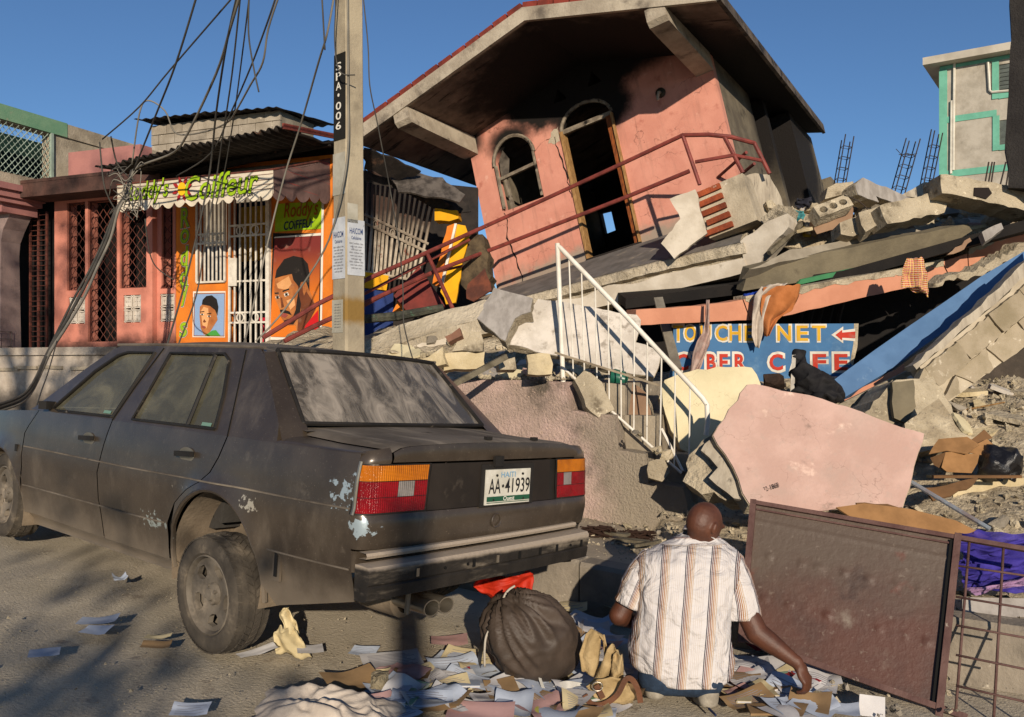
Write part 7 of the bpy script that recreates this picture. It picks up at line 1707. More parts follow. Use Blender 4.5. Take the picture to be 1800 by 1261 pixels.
def sleeve(rows, Y, seed, sgn):
    rr = []
    for (uA, vA, uB, vB, dY, dr) in rows:
        a, b = P(uA, vA, Y + dY), P(uB, vB, Y + dY); rr.append(((a + b) / 2, (b - a) / 2, V((0, -dr, 0)), 0))
    mb = loft(rr, 48, .009, seed); n = 48; st = []
    for i in range(len(mb.v)): j = i % n; st.append(.035 + sgn * .13 * math.cos(2 * math.pi * j / n))
    o = obj('sleeve', mb, M_shirt, so_, smooth='all'); q_ = o.data.attributes.new('stripe', 'FLOAT', 'POINT'); q_.data.foreach_set('value', st); o.modifiers.new('cloth', 'SOLIDIFY').thickness = .004
sleeve([(1240, 972, 1290, 962, .06, .05), (1250, 1000, 1306, 978, .02, .085), (1258, 1030, 1320, 1012, .0, .092), (1262, 1058, 1330, 1048, -.03, .09), (1263, 1086, 1338, 1082, -.05, .085)], 4.52, 5, 1)
sleeve([(1172, 972, 1132, 966, .06, .05), (1165, 995, 1112, 985, .02, .08), (1150, 1025, 1098, 1010, .0, .085), (1138, 1050, 1090, 1034, -.01, .08), (1128, 1074, 1083, 1054, -.02, .072)], 4.53, 8, -1)
# collar: stand and turned-down leaf
cx_ = V((.25, .35, 1)).normalized(); c1 = V((1, 0, 0)) - cx_ * .25; c1.normalize(); c2 = cx_.cross(c1); nc = P(1229, 942, 4.57)
mb = MB(); mb.grid(lambda a, b: nc + cx_ * (.036 - .055 * abs(b - .35) - .01 * math.cos(a * 6.28)) + (c1 * math.cos(a * 6.28) * lerp(.070, .090, b) + c2 * math.sin(a * 6.28) * lerp(.066, .086, b)), 40, 6); co_ = obj('collar', mb, M_shirt, so_, smooth='all')
a_ = co_.data.attributes.new('stripe', 'FLOAT', 'POINT'); a_.data.foreach_set('value', [.10 + .02 * (i % 7) for i in range(len(co_.data.vertices))])
co_.modifiers.new('cloth', 'SOLIDIFY').thickness = .004
# yoke seam
ys_ = [P(u, 957 - .0 + 3 * math.sin((u - 1160) / 122 * 3.1), 4.57 - .095 * math.sqrt(max(0, 1 - ((u - 1221) / 62) ** 2)) - .004) for u in range(1164, 1280, 6)]
obj('yoke_seam', MB().tube(ys_, .002, 4), mat('seam_thread', '#a39a92', bump=0), so_, smooth='all')

# ------------------------------------------------------------------ bags
M_bag = mat('dark_brown_nylon', '#463b33', '#3a312a', s=5, rough=.55, bump=.35, bs=9)
bc = P(940, 1124, 4.42); 
bag = thing('duffel_sack', 'plump dark brown nylon sack lying on papers beside the exhaust', 'bag', loc=onground(940, 1200))
mb = MB().lathe([(max(.002, math.cos(t)), math.sin(t)) for t in [lerp(-1.5707, 1.5707, i / 60) for i in range(61)]], 110, Matrix.Translation(bc) @ Euler((.25, .5, .5)).to_matrix().to_4x4() @ Matrix.Diagonal((.262, .20, .195, 1)))
gz = onground(940, 1200).z
for i, p in enumerate(mb.v):
    d = p - bc; k = 1 + .10 * nz(d.x * 4, d.y * 4, d.z * 4 + 9) + .035 * (1 - 3 * abs(nz(d.x * 5 - d.z * 9 + 2, d.y * 4, d.z * 5 + d.x * 3))) ** 2; q_ = bc + d * k
    kn = P(885, 1046, 4.35) - bc; e_ = d.normalized(); kd_ = kn.normalized(); ca = e_.dot(kd_); tq = math.atan2((e_ - kd_ * ca).dot(kd_.orthogonal().normalized()), (e_ - kd_ * ca).dot(kd_.cross(kd_.orthogonal().normalized())))
    q_ += e_ * .030 * max(0, ca + .55) * (1 - 2.4 * abs(nz(math.cos(tq) * 3.1, math.sin(tq) * 3.1, ca * 1.2))); q_.z -= .05 * max(0, -d.z) * 0
    if q_.z < gz + .01: q_.z = gz + .01
    mb.v[i] = q_
obj('sack_body', mb, M_bag, bag, smooth='all')
obj('flap', MB().grid(lambda a, b: bc + V((-.16 - .11 * math.sin(a * 1.5) - .02 * b, -.02 + .12 * b, .20 - .34 * a + .02 * nz(a * 5, b * 5, 1))), 14, 10), M_bag, bag, smooth='all')
obj('cord', MB().tube(smooth_path([P(905, 1030, 4.38), P(888, 1045, 4.36), P(872, 1090, 4.3), P(856, 1115, 4.27), P(852, 1140, 4.26), P(852, 1172, 4.28)]), .006, 5), mat('grey_cord', '#a39b8e', bump=0), bag, smooth='all')
M_strip = mat('torn_white_plastic', '#b8b4ac', '#a3a098', rough=.5, bump=.2)
top('plastic_strip', MB().grid(lambda a, b: P(lerp(947, 1040, a), 1205 + 6 * math.sin(a * 9) - 28 * max(0, .12 - a) * 8 - 12 * a * a + b * 16, 4.26 - .02 * b) + V((0, -.012 * math.sin(a * 14), 0)), 30, 4), M_strip, 'torn strip of white plastic at the foot of the brown sack', 'plastic', smooth='all')
# canvas handbag
M_canv = mat('beige_canvas', '#a8916a', '#8f7954', s=10, rough=.9, bump=.4, bs=70); M_leath = mat('brown_leather', '#5e3a24', '#4a2d1c', s=9, rough=.55, bump=.2)
hbg = thing('canvas_handbag', 'slumped beige canvas handbag with brown leather straps by the crouching person', 'handbag', loc=onground(1075, 1235))
def hbp(u, v, Y=4.2): return P(u, v, Y)
def ribbon(rows, Y, n=8, wob=.01, sd=0):
    mb = MB(); m = len(rows)
    def f(a, b):
        i = min(int(a * (m - 1)), m - 2); t = a * (m - 1) - i; r0, r1 = rows[i], rows[i + 1]
        L_ = [lerp(x, y, t) for x, y in zip(r0, r1)]; YY = Y + (L_[4] if len(L_) > 4 else 0); Y2 = Y + (L_[5] if len(L_) > 5 else (L_[4] if len(L_) > 4 else 0))
        p = P(lerp(L_[0], L_[2], b), lerp(L_[1], L_[3], b), lerp(YY, Y2, b)); return p + V((0, wob * math.sin(b * 7 + sd + a * 3) + wob * nz(a * 4 + sd, b * 4, 2), wob * .5 * nz(a * 6, b * 6, sd)))
    mb.grid(f, max(10, m * 5), n); return mb
def clothpart(name, rows, Y, m, par, **k):
    o = obj(name, ribbon(rows, Y, **k), m, par, smooth='all'); o.modifiers.new('t', 'SOLIDIFY').thickness = .005; return o
clothpart('back_panel', [(1022, 1180, 1048, 1190), (1018, 1150, 1052, 1165), (1030, 1115, 1056, 1128), (1040, 1106, 1062, 1118), (1058, 1116, 1066, 1140), (1062, 1150, 1066, 1180)], 4.24, M_canv, hbg, wob=.012)
clothpart('side_panel', [(1036, 1203, 1040, 1210), (1048, 1190, 1070, 1205), (1060, 1160, 1090, 1190), (1066, 1140, 1096, 1168), (1075, 1130, 1085, 1142)], 4.20, M_canv, hbg, wob=.015, sd=2)
clothpart('front_panel', [(1030, 1206, 1045, 1225), (1050, 1195, 1065, 1232), (1075, 1190, 1095, 1240), (1098, 1195, 1112, 1236), (1105, 1205, 1118, 1228)], 4.14, M_canv, hbg, wob=.012, sd=4)
clothpart('flap', [(1080, 1150, 1095, 1150), (1076, 1170, 1098, 1180), (1074, 1190, 1094, 1200)], 4.16, M_canv, hbg, wob=.02, sd=6)
for pts in ([(1028, 1222), (1040, 1238), (1062, 1238), (1085, 1222), (1100, 1195), (1112, 1196), (1122, 1215), (1126, 1236)], [(1048, 1205), (1055, 1218), (1060, 1228)]):
    pp = smooth_path([P(u, v, 4.10) for u, v in pts]); mb = MB()
    for i, p in enumerate(pp): d = (pp[min(i + 1, len(pp) - 1)] - pp[max(i - 1, 0)]).normalized(); n_ = d.cross(V((0, 1, 0))).normalized(); mb.v += [p - n_ * .013, p + n_ * .013, p + n_ * .013 + V((0, .005, 0)), p - n_ * .013 + V((0, .005, 0))]
    for i in range(len(pp) - 1):
        for j in range(4): j2 = (j + 1) % 4; mb.f.append((i * 4 + j, i * 4 + j2, i * 4 + 4 + j2, i * 4 + 4 + j))
    obj('strap', mb, M_leath, hbg)
obj('buckle', MB().tube([P(1050 + 9 * math.cos(a), 1207 + 8 * math.sin(a), 4.095) for a in [q_ * math.pi / 8 for q_ in range(17)]], .004, 5), M_chrome, hbg, smooth='all')
# ------------------------------------------------------------------ hanging and lying cloth
def drape(name, rows, Y, m, label, cat='cloth', group=None, **k):
    mb = ribbon(rows, Y, **k); o = top(name, mb, m, label, cat, group, smooth='all'); o.modifiers.new('t', 'SOLIDIFY').thickness = .006; return o
M_or = mat('orange_brown_cotton', '#a5663a', '#94592f', s=8, rough=.95, bump=.3, bs=40); M_wt = mat('dirty_white_cotton', '#b9ad9f', '#a3978a', s=8, rough=.95, bump=.3, bs=40); M_bl = mat('bright_blue_cloth', '#1f3f9c', '#183282', s=8, bump=.3); M_bk = mat('black_cloth', '#161516', '#201e1f', s=6, rough=.8, bump=.3)
drape('hanging_shirt', [(1342, 505, 1408, 500), (1340, 520, 1405, 522), (1338, 545, 1395, 545), (1340, 565, 1368, 560), (1344, 592, 1352, 590)], 9.3, M_or, 'orange brown shirt hanging over the salmon beam', 'shirt', n=16, wob=.035)
drape('white_towel', [(1340, 503, 1385, 497), (1326, 520, 1352, 520), (1322, 550, 1342, 555), (1320, 590, 1340, 580), (1328, 610, 1334, 612)], 9.32, M_wt, 'dirty white towel hanging beside the orange brown shirt', 'towel', n=14, wob=.03, sd=2)
drape('blue_cloth', [(1306, 518, 1332, 512), (1308, 530, 1330, 526), (1316, 540, 1326, 536)], 9.5, M_bl, 'small bright blue cloth bunched beside the white towel', 'cloth', n=10, wob=.03, sd=3)
def plaid():
    m = mat('plaid_cotton', '#b5543c', '#a04a38', s=8, rough=.95, bump=.3, bs=40, coord='W'); nt = m.node_tree; N = nt.nodes; L = nt.links; b = N['Principled BSDF']; prev = b.inputs['Base Color'].links[0].from_socket
    geo = N.new('ShaderNodeNewGeometry')
    for dr, col, sc in (('X', '#c9a94a', 20), ('Z', '#c9a94a', 20), ('X', '#6a2430', 27), ('Z', '#d0b8a8', 31)):
        w = N.new('ShaderNodeTexWave'); w.bands_direction = dr; w.inputs['Scale'].default_value = sc * .5; w.inputs['Distortion'].default_value = 1.2; L.new(geo.outputs['Position'], w.inputs['Vector'])
        r = N.new('ShaderNodeMapRange'); r.inputs[1].default_value = .7; r.inputs[2].default_value = .85; r.inputs[4].default_value = .7; L.new(w.outputs['Fac'], r.inputs[0])
        mx = N.new('ShaderNodeMix'); mx.data_type = 'RGBA'; L.new(r.outputs[0], mx.inputs[0]); L.new(prev, mx.inputs[6]); mx.inputs[7].default_value = (*lin(col), 1); prev = mx.outputs[2]
    L.new(prev, b.inputs['Base Color']); return m
drape('plaid_shirt', [(1592, 455, 1620, 453), (1586, 475, 1626, 468), (1584, 490, 1632, 482), (1586, 505, 1634, 500), (1602, 508, 1636, 512), (1618, 514, 1634, 522)], 9.2, plaid(), 'red and yellow plaid shirt hanging on the salmon beam', 'shirt', n=16, wob=.04, sd=5)
M_tatter = mat('dirty_pinkish_fabric', '#a89388', '#93766c', s=10, rough=.9, bump=.4, bs=30)
drape('fabric_strip', [(1242, 528, 1246, 528), (1240, 560, 1246, 560), (1236, 585, 1250, 585), (1226, 600, 1248, 605), (1220, 620, 1240, 625), (1216, 640, 1234, 642), (1212, 656, 1226, 656)], 9.15, M_tatter, 'twisted dirty strip of fabric hanging in front of the signboard', 'cloth', n=12, wob=.035, sd=6)
bkj = blob([('c', P(1402, 628, 8.35), P(1414, 665, 8.2), .06, .11), ('c', P(1396, 640, 8.3), P(1402, 690, 8.2), .04, .06), ('c', P(1418, 668, 8.2), P(1448, 685, 8.1), .13, .12), ('c', P(1440, 668, 8.25), P(1470, 690, 8.1), .07, .08), ('e', P(1455, 698, 8.0), (.16, .12, .06), None)], .014, 4)
for i, p in enumerate(bkj.v): bkj.v[i] = p + V((nz(p.x * 9, p.y * 9, p.z * 16), nz(p.x * 9 + 5, p.y * 9, p.z * 14), nz(p.x * 14, p.y * 9 + 3, p.z * 9))) * .05
top('black_jacket', bkj, M_bk, 'crumpled black jacket slumped in front of the signboard', 'jacket', smooth='all')
top('white_stake', MB().bar(P(1393, 690, 8.2), P(1396, 625, 8.3), .035, .03), mat('white_stake_wood', '#b7b0a4', '#9c958a', s=8), 'white wooden stake behind the black jacket', 'stake')
top('dark_bundle', MB().hull([P(1360 + rnd.uniform(-22, 25), 672 + rnd.uniform(-16, 14), 8.3 + rnd.uniform(-.1, .1)) for _ in range(24)]), mat('dark_brown_bundle', '#33251c', '#241a14', s=9, bump=1, bs=20), 'dark brown burnt bundle between cream slab and black jacket', 'bundle')
for nm, u, v, Y, c, lb in (('yellow_rag', 1425, 407, 10.9, '#b59a2c', 'yellow rag in the rubble below the hollow block'), ('teal_rag', 1397, 380, 11.0, '#3f7d80', 'teal rag tucked beside the balcony end'), ('dark_printed_rag', 1412, 358, 11.4, '#26262f', 'dark printed rag under the sooty house wall')):
    drape(nm, [(u - 14, v - 8, u + 12, v - 10), (u - 16, v, u + 16, v - 2), (u - 8, v + 9, u + 14, v + 7)], Y, mat(nm + '_cloth', c, bump=.4, rough=.95), lb, 'rag', n=12, wob=.06, sd=u)
top('dark_pole', MB().bar(P(1352, 445, 10.6), P(1410, 392, 10.9), .06, .05), MATS['old_grey_plank'], 'dark wooden pole leaning on the balcony return wall', 'pole')
top('green_bottle', MB().tube([P(1072, 662, 7.7), P(1078, 663, 7.7), P(1096, 668, 7.7), P(1102, 670, 7.7)], [.06, .075, .075, .04], 12), mat('green_plastic', '#1f5a48', '#184838', rough=.3, bump=0), 'dark green plastic container behind the handrail bars', 'container', smooth=True)
top('thin_plank', MB().bar(P(975, 620, 7.35), P(1160, 678, 7.3), .025, .018), mat('thin_plank_wood', '#8d806c', '#6e6252', s=9), 'thin splintered batten lying below the dirty white slab', 'batten')
# ------------------------------------------------------------------ right bank: cardboard, tulle, boards, pipe
M_card = mat('brown_cardboard', '#8f6a44', '#7c5b39', s=6, rough=.9, bump=.15); M_carddk = mat('inner_cardboard', '#6b4e33', '#5c432b', s=6, rough=.9)
cb = thing('cardboard_box', 'crushed brown cardboard box with torn flaps on the rubble bank', 'box', loc=P(1690, 830, 6.6))
def cpl(name, uvs, Y, n, th_, m, sd): plate(name, uvs, Y, n, th_, m, None, None, seed=sd, jg=(.1, .008), parent=cb)
cpl('front_panel', [(1662, 795), (1722, 798), (1718, 815), (1708, 832), (1665, 830), (1655, 822)], 6.5, (.1, -1, .25), .006, M_card, 1)
cpl('side_panel', [(1635, 805), (1662, 795), (1656, 826), (1642, 818)], 6.52, (-.7, -1, .2), .006, M_carddk, 2)
cpl('flap', [(1633, 798), (1650, 772), (1700, 768), (1722, 782), (1700, 798), (1664, 792)], 6.55, (0, -.7, .9), .006, M_card, 3); cpl('flap', [(1690, 795), (1735, 772), (1758, 792), (1725, 800)], 6.6, (.1, -.9, .6), .006, M_card, 4); cpl('flap', [(1705, 775), (1730, 755), (1745, 770), (1720, 782)], 6.7, (.2, -1, .5), .006, M_carddk, 5)
plate('cardboard_sheet', [(1470, 892), (1520, 885), (1600, 895), (1680, 915), (1740, 945), (1700, 946), (1600, 930), (1500, 912)], 5.4, (.1, -.8, .6), .012, M_card, 'long brown cardboard sheet lying behind the top of the gate', 'cardboard', seed=6, jg=(.3, .01))
plate('dark_card_strip', [(1505, 884), (1560, 886), (1625, 905), (1610, 915), (1510, 902)], 5.6, (.1, -1, .2), .012, M_carddk, 'short dark cardboard edge poking up behind the gate', 'cardboard', seed=7)  # strip in the darker cardboard colour
bkb = MB().lathe([(max(.01, math.cos(t)), math.sin(t)) for t in [lerp(-1.57, 1.57, i / 20) for i in range(21)]], 30, Matrix.Translation(P(1758, 815, 6.55)) @ Matrix.Diagonal((.16, .14, .12, 1)))
for i, p in enumerate(bkb.v): bkb.v[i] = p + V((nz(p.x * 11, p.y * 11, p.z * 11), nz(p.x * 11 + 4, p.y * 11, p.z * 11), nz(p.x * 15, p.y * 11 + 2, p.z * 11))) * .06
top('black_bin_bag', bkb, mat('black_plastic', '#121113', '#1b1a1c', rough=.35, bump=.6, bs=18, spec=.5), 'crumpled black plastic bag beside the cardboard box', 'bag', smooth='all')
plate('dirt_cone', [(1590, 745), (1650, 700), (1690, 760), (1720, 772), (1640, 790), (1600, 800)], 7.0, (.1, -1, .6), .3, M_rub, 'slope of pale dust under the fallen block wall', 'dust heap', seed=61, step=.1)
top('wooden_plank', MB().bar(P(1640, 838, 6.35), P(1795, 838, 6.3), .03, .02), M_carddk, 'brown plank lying under the cardboard box', 'plank')
top('steel_pipe', MB().tube([P(1602, 848, 6.1), P(1740, 930, 5.7)], .016, 8), mat('rusty_blue_pipe', '#6e5a54', '#7d8a94', s=3, rough=.5), 'thin pipe slanting down behind the gate', 'pipe', smooth=True)
plate('dark_board', [(1625, 858), (1720, 840), (1700, 860), (1640, 880)], 6.2, (0, -.7, .7), .015, M_carddk, 'dark thin board lying across the pale block row', 'board', seed=62)
M_tul = mat('purple_tulle', '#2c2470', '#3a3088', s=7, rough=.8, bump=.5, bs=22, alpha=.93); tl = thing('purple_tulle', 'bunched purple tulle fabric behind the gate bars', 'fabric', loc=P(1760, 1040, 5.0))
for i in range(6):
    v0 = 945 + i * 14; obj('fold', ribbon([(1685, v0 - 5, 1850, v0 - 12), (1690, v0 + 12, 1850, v0 + 8), (1700, v0 + 26 + 5 * math.sin(i), 1850, v0 + 30)], 5.15 - .03 * i, n=30, wob=.05, sd=i * 2.1), M_tul, tl, smooth='all')
obj('pink_trim', ribbon([(1700, 1035, 1850, 1010), (1712, 1046, 1850, 1020)], 4.93, n=30, wob=.03, sd=9), mat('pink_fringe', '#9a7a9c', '#86688a', s=20, bump=.8), tl, smooth='all')
plate('fibreboard_sheet', [(1692, 1050), (1800, 1052), (1860, 1060), (1860, 1085), (1800, 1092), (1720, 1112), (1690, 1110)], 4.95, (0, -.8, .6), .02, M_grey, 'flat grey panel below the purple tulle behind the gate bars', 'panel', seed=63, jg=(.3, .004))
# ------------------------------------------------------------------ litter on the street
M_pw = mat('white_paper', '#b9b6b4', '#a9a6a6', s=5, rough=.9, bump=.05, rand=.1); M_pb = mat('bluish_paper', '#a9b0bc', '#98a0ae', s=5, rough=.9, bump=.05, rand=.1); M_pc = mat('cream_paper', '#c0b18c', '#ab9c78', s=5, rough=.9, bump=.05, rand=.1); M_pp = mat('pinkish_paper', '#b08c88', '#9c7a76', s=5, rough=.9, bump=.05, rand=.1); M_pr = mat('red_card', '#99202a', '#84181f', s=5, rough=.6, bump=.05); M_pg = mat('pale_green_paper', '#8fa78c', '#7f987c', s=5, rough=.9, bump=.05); M_pt = mat('brown_envelope', '#8a7050', '#7a6245', s=5, rough=.9, bump=.05); M_py = mat('yellow_pad', '#b0aa5a', '#a09a4c', s=5, rough=.8, bump=.05)
M_print = mat('grey_print', '#77747a', bump=0)
rp_ = random.Random(31); stack = {}
def paper(u, v, w, h, rot, m, label, group=None, curl=.01, fold=0, tilt=(0, 0), cat='paper', name='paper', lines=0, lift=0):
    p = onground(u, v); key = (round(p.x * 6), round(p.y * 6)); stack[key] = stack.get(key, 0) + 1
    base = p + V((0, 0, .006 + .005 * stack[key] + lift)); mm = Euler((tilt[0], tilt[1], rot)).to_matrix(); sd = rp_.uniform(0, 99)
    def f(a, b):
        x, y = (a - .5) * w, (b - .5) * h; z = curl * (.55 * nz(a * 1.6 + sd, b * 1.6, 1) + .35 * ((2 * a - 1) ** 2)) + fold * abs(a - .5) * w
        q_ = base + mm @ V((x, y, z)); q_.z = max(q_.z, street(q_.x, q_.y) + .004 + .003 * stack[key]); return q_
    mb = MB().grid(f, 8, 8); o = top(name, mb, m, label, cat, group, smooth='all')
    if lines:
        for i in range(lines):
            b0 = .12 + .76 * i / lines; l = MB().grid(lambda a, b: V(f(lerp(.12, rp_.uniform(.9, .9) - .2 * ((i * 7) % 3) / 3, a), b0 + .022 * b)) + V((0, 0, .0025)), 6, 1); obj('print_line', l, M_print, o)
    return o
G1 = 'papers strewn behind the car'
named = [(173, 1095, .19, .12, .15, M_pb, 'folded bluish paper lying alone on the street', 0, .02), (170, 1112, .14, .10, -.1, M_pb, 'small bluish sheet half under the folded paper', 0, .01), (78, 1152, .13, .09, .4, M_pb, 'square bluish paper alone near the shadow', 0, .012), (210, 1020, .08, .06, .7, M_pb, 'crumpled blue and white wrapper on the street', 0, .05), (335, 1252, .15, .11, .15, M_pb, 'bluish printed wrapper at the street edge', 4, .02),
    (275, 1138, .14, .07, .1, M_pt, 'brown folded envelope beside the rear wheel', 0, .02), (278, 1124, .13, .05, -.05, M_pc, 'cream folded strip behind the brown envelope', 0, .02), (452, 1150, .20, .06, .75, M_pw, 'narrow white sheet touching the rear wheel', 0, .02), (545, 1145, .13, .10, .3, M_pw, 'white card behind the rear wheel with standing booklet', 0, .01),
    (690, 1168, .30, .21, .35, M_pw, 'large white letter sheets fanned below the exhaust', 12, .02), (640, 1150, .14, .10, -.2, M_pb, 'bluish sheet left of the large white letter', 6, .015), (735, 1195, .22, .16, .65, M_pc, 'cream pamphlet folded open below the bumper', 10, .03), (790, 1210, .20, .15, .25, M_pc, 'cream printed leaflet beside the cream pamphlet', 9, .02), (790, 1130, .20, .13, .1, M_pp, 'faded pink folder under the bumper', 0, .02), (800, 1160, .20, .13, -.3, M_pb, 'bluish letter under the faded pink folder', 8, .01),
    (818, 1185, .05, .08, .1, M_pr, 'small red and white card among the letters', 0, .004), (728, 1152, .05, .035, .2, M_pr, 'tiny red ticket on the large white letter', 0, .003), (795, 1240, .14, .20, .9, M_pw, 'white sheet standing on edge at the picture foot', 8, .05), (755, 1245, .22, .12, .3, M_pt, 'grey brown cardboard piece under the standing sheet', 0, .01), (860, 1232, .18, .11, .4, M_pw, 'white ruled sheet beside the standing sheet', 10, .02), (870, 1208, .20, .12, .1, M_pp, 'pale pink letter in front of the brown sack', 7, .02), (915, 1215, .16, .10, -.4, M_pr, 'red cover sheet below the brown sack', 0, .02), (898, 1233, .12, .06, .25, M_pc, 'red edged ticket on the red cover sheet', 5, .01), (920, 1250, .14, .09, 0, M_py, 'pale yellow note pad', 0, .005), (965, 1225, .20, .14, -.5, M_pt, 'brown envelope in front of the brown sack', 0, .01), (1020, 1243, .18, .10, .2, M_pw, 'white ruled letter beside the handbag', 8, .02), (1045, 1255, .2, .1, -.2, M_pb, 'bluish letter below the handbag', 6, .02),
    (965, 1030, .14, .20, .65, M_pw, 'white handwritten letter leaning by the kerb behind the sack', 10, .03), (1030, 1060, .18, .11, .2, M_pb, 'bluish envelope at the kerb foot', 0, .02), (1060, 1120, .14, .09, .6, M_pb, 'bluish booklet between sack and crouching person', 0, .02),
    (1320, 1170, .20, .13, -.2, M_pw, 'white curved sheet beside the person knee', 0, .05), (1335, 1140, .13, .10, .4, M_pr, 'red magazine with yellow emblem beside the person', 0, .02), (1345, 1165, .15, .09, -.35, M_pb, 'blue printed bank booklet under the reaching arm', 4, .01), (1350, 1185, .20, .09, -.2, M_pg, 'pale green sheet below the reaching arm', 0, .015), (1350, 1215, .20, .13, .1, M_pw, 'white folded sheets below the reaching arm', 0, .03), (1340, 1240, .22, .10, -.3, M_pc, 'cream paper stack at the person foot', 0, .02), (1300, 1220, .16, .1, .5, M_pp, 'pinkish leaflet beside the right trainer', 0, .02), (1414, 1222, .09, .07, .3, M_pw, 'small white slip pinched by the person', 0, .02), (1480, 1252, .16, .10, -.3, M_pb, 'bluish sheet in front of the gate', 0, .03), (1330, 1200, .16, .10, 1.1, M_pb, 'creased bluish page under the white folded sheets', 0, .03)]
for u, v, w, h, r_, m, lb, ln, cu in named: paper(u, v, w, h, r_, m, lb, None, cu, lines=ln, tilt=(rp_.uniform(.05, .28), rp_.uniform(-.08, .08)))
for _ in range(92):
    if rp_.random() < .62: u, v = rp_.uniform(610, 1120), rp_.uniform(1150, 1262)
    elif rp_.random() < .6: u, v = rp_.uniform(1270, 1440), rp_.uniform(1150, 1262)
    else: u, v = rp_.uniform(960, 1110), rp_.uniform(1055, 1150)
    if v < 1175 and u < 760: v += 30
    m_ = rp_.choice([M_pw, M_pw, M_pw, M_pb, M_pb, M_pc, M_pp, M_pt]); ln_ = rp_.choice([0, 0, 6, 9]); cn_ = {'white_paper': 'white', 'bluish_paper': 'bluish', 'cream_paper': 'cream', 'pinkish_paper': 'pink', 'brown_envelope': 'brown'}[m_.name]
    paper(u, v, rp_.uniform(.15, .30), rp_.uniform(.11, .21), rp_.uniform(-.9, .9), m_, 'loose %s %s sheet in the litter around sack and crouching person' % (cn_, 'printed' if ln_ else 'blank'), G1, rp_.uniform(.02, .08), lines=ln_, tilt=(rp_.uniform(.03, .34), rp_.uniform(-.15, .15)))
for i in range(16):
    u, v = (rp_.uniform(660, 1110), rp_.uniform(1195, 1255)) if i % 2 else (rp_.uniform(1290, 1420), rp_.uniform(1170, 1255))
    p = onground(u, v); m_ = [M_pr, M_pb, M_pt, M_pg, M_pc, M_pp][i % 6]; cn_ = ['red', 'bluish', 'brown', 'green', 'cream', 'pink'][i % 6]; T = Matrix.Translation(p + V((0, 0, .02))) @ Euler((rp_.uniform(-.1, .15), rp_.uniform(-.1, .1), rp_.uniform(-1.5, 1.5))).to_matrix().to_4x4()
    w, h, th_ = rp_.uniform(.07, .12), rp_.uniform(.10, .16), rp_.uniform(.008, .02); bt_ = thing('booklet', 'thin %s covered booklet in the litter %s' % (cn_, 'before the sack' if i % 2 else 'under the reaching arm'), 'booklet', T, group='booklets in the litter')
    obj('cover', MB().box((0, 0, th_ / 2), (w, h, .002)).box((0, 0, -th_ / 2), (w, h, .002)).box((-w / 2, 0, 0), (.002, h, th_)), m_, bt_, world=False); obj('pages', MB().box((.001, 0, 0), (w - .006, h - .006, th_ - .002)), M_pw, bt_, world=False)
# standing cream booklet by the wheel
bk_ = thing('open_booklet', 'cream concertina booklet standing open behind the rear wheel', 'booklet', loc=onground(510, 1150))
for i, rows in enumerate(([(485, 1150, 548, 1158), (478, 1118, 530, 1130), (492, 1100, 520, 1108)], [(500, 1112, 524, 1116), (490, 1080, 520, 1090), (502, 1066, 508, 1070)])):
    o = obj('pages', ribbon(rows, 4.47 + .03 * i, n=18, wob=.022, sd=i), M_pc, bk_, smooth='all'); o.modifiers.new('t', 'SOLIDIFY').thickness = .004
# white blank card standing at the gate foot
plate('blank_card', [(1511, 1220), (1556, 1226), (1556, 1262), (1509, 1258)], 4.3, (-.1, -1, .3), .004, M_pw, 'blank white card standing at the foot of the gate', 'card', seed=70, jg=None)
drape('red_cloth', [(842, 1020, 932, 1006), (834, 1026, 938, 1012), (832, 1034, 938, 1022), (846, 1044, 934, 1036), (866, 1056, 926, 1052)], 4.9, mat('orange_red_nylon', '#b02a12', '#98200e', s=6, rough=.6, bump=.4, bs=20), 'bright orange red nylon cloth under the car bumper', 'cloth', n=20, wob=.03)
# rumpled white cloth
wc = onground(585, 1250); mb = MB()
def wcf(a, b):
    x, y = (a - .5) * .62, (b - .5) * .42; e = max(0, 1 - (2 * abs(a - .5)) ** 3) * max(0, 1 - (2 * abs(b - .5)) ** 3)
    p = wc + V((x + .04 * nz(a * 5, b * 5, 2), y - .05, 0)); wx = a + .22 * nz(a * 2.5, b * 2.5, 8); wy = b + .22 * nz(a * 2.5, b * 2.5, 18); z = .005 + e * (.035 + .05 * nz(a * 3, b * 3, 2) + .035 * (1 - abs(nz(wx * 4 + wy * 2, wy * 3, 1)) * 2) + .025 * (1 - abs(nz(wx * 3 - wy * 5, wx * 4, 4)) * 2) + .012 * (1 - abs(nz(wx * 9, wy * 8, 5)) * 2)); p.z = street(p.x, p.y) + max(.006, z); p.y -= .25 * z; return p
mb.grid(wcf, 70, 50); top('rumpled_cloth', mb, M_wt, 'rumpled dirty white cloth heaped on the street', 'cloth', smooth='all')
chunk(onground(668, 1208).x, onground(668, 1208).y, onground(668, 1208).z, .075, 'rounded stone beside the rumpled white cloth', None)
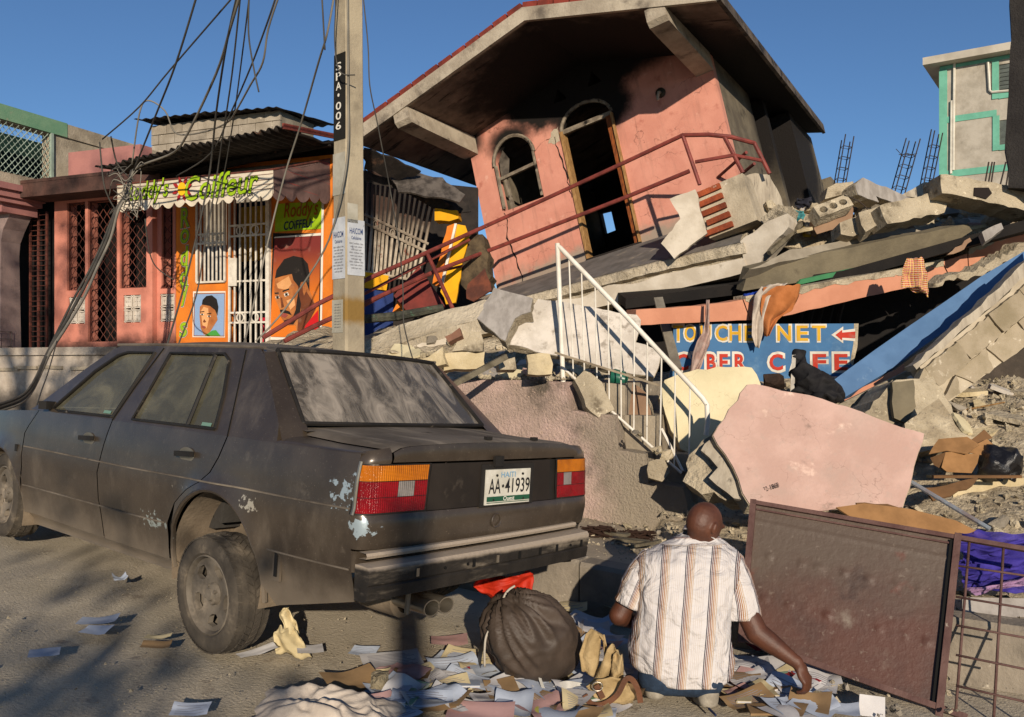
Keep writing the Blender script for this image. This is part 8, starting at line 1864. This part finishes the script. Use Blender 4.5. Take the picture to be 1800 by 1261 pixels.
# dark bits and boards on the pavement by the wall
for i, (a, b, lb) in enumerate((((1062, 925), (1105, 950), 'short dark board on the pavement'), ((1085, 958), (1140, 950), 'flat dark plank piece beside the short dark board'), ((1110, 970), (1160, 930), 'brown plank leaning towards the person shoulder'))):
    pa, pb_ = P(*a, 6.7 - i * .2), P(*b, 6.6 - i * .2); pa.z = pave_z(pa.x, pa.y) + .04; pb_.z = pave_z(pb_.x, pb_.y) + .06 + .05 * (i == 2); top('board', MB().bar(pa, pb_, .08, .02), MATS['old_grey_plank'], lb, 'board')
for i, (u, v) in enumerate(((1050, 935), (1120, 938))):
    pc_ = P(u, v, 6.7); pc_.z = pave_z(pc_.x, pc_.y) + .03; hm = MB()
    for k_ in range(26): hm.tube(smooth_path([pc_ + V((rnd.uniform(-.14, .14), rnd.uniform(-.08, .08), rnd.uniform(-.02, .05))) for _ in range(4)], 4), .006, 4)
    top('fibre_clump', hm, mat('dark_fibre', '#2c1c14', bump=0) if 'dark_fibre' not in MATS else MATS['dark_fibre'], ('dark hair like fibre clump by the kerb edge', 'dark fibre clump beside the white scraps')[i], 'fibre')
top('pen', MB().tube([onground(1246, 1250) + V((0, 0, .012)), onground(1258, 1262) + V((0, 0, .012))], .006, 6), mat('blue_pen', '#1a2440', bump=0), 'dark blue pen by the right trainer', 'pen')
# ------------------------------------------------------------------ behind the camera: street pole and tree that shade the street
top('street_pole', MB().tube([(1.1, -7.8, -.45), (1.1, -7.8, 4.35)], [.10, .09], 10), M_polec, 'plain round pole across the street behind the viewer', 'pole', smooth=True)
def tree(loc, h, cr, n, label, sd):
    r_ = random.Random(sd); t2 = thing('street_tree', label, 'tree', loc=loc); L0 = V(loc)
    tr = MB().tube([L0, L0 + V((.1, 0, h * .35)), L0 + V((.0, .15, h * .6)), L0 + V((.15, 0, h * .85))], [.22, .18, .12, .05], 8)
    cl = []
    for i in range(14):
        c = L0 + V((r_.uniform(-1, 1) * cr, r_.uniform(-1, 1) * cr, h * .62 + r_.uniform(0, 1) * h * .36)); cl.append(c); tr.tube([L0 + V((.05, .1, h * r_.uniform(.45, .7))), (L0 + V((0, 0, h * .65))).lerp(c, .5), c], [.06, .035, .012], 5)
    obj('trunk', tr, mat('tree_bark', '#5a4c3c', '#463a2d', s=6, bump=.8) if 'tree_bark' not in MATS else MATS['tree_bark'], t2)
    lf = MB()
    for i in range(n):
        c = r_.choice(cl) + V((r_.gauss(0, .45), r_.gauss(0, .45), r_.gauss(0, .35))); a = V((r_.gauss(0, 1), r_.gauss(0, 1), r_.gauss(0, 1))).normalized(); b = a.orthogonal().normalized(); s = r_.uniform(.06, .13)
        lf.add([c - a * s, c + b * s * .5, c + a * s, c - b * s * .5], [(0, 1, 2, 3)])
    tag(obj('crown', lf, mat('leaf_green', (.05, .09, .03), (.07, .11, .04), bump=0, rough=.6) if 'leaf_green' not in MATS else MATS['leaf_green'], t2), kind='stuff')
tree((-.5, -10.2, .0), 4.9, .75, 360, 'small leafy street tree across the road behind the viewer', 3)
tree((-4.6, -10.5, .2), 12.0, 2.1, 1300, 'tall leafy street tree across the road behind the viewer', 5)
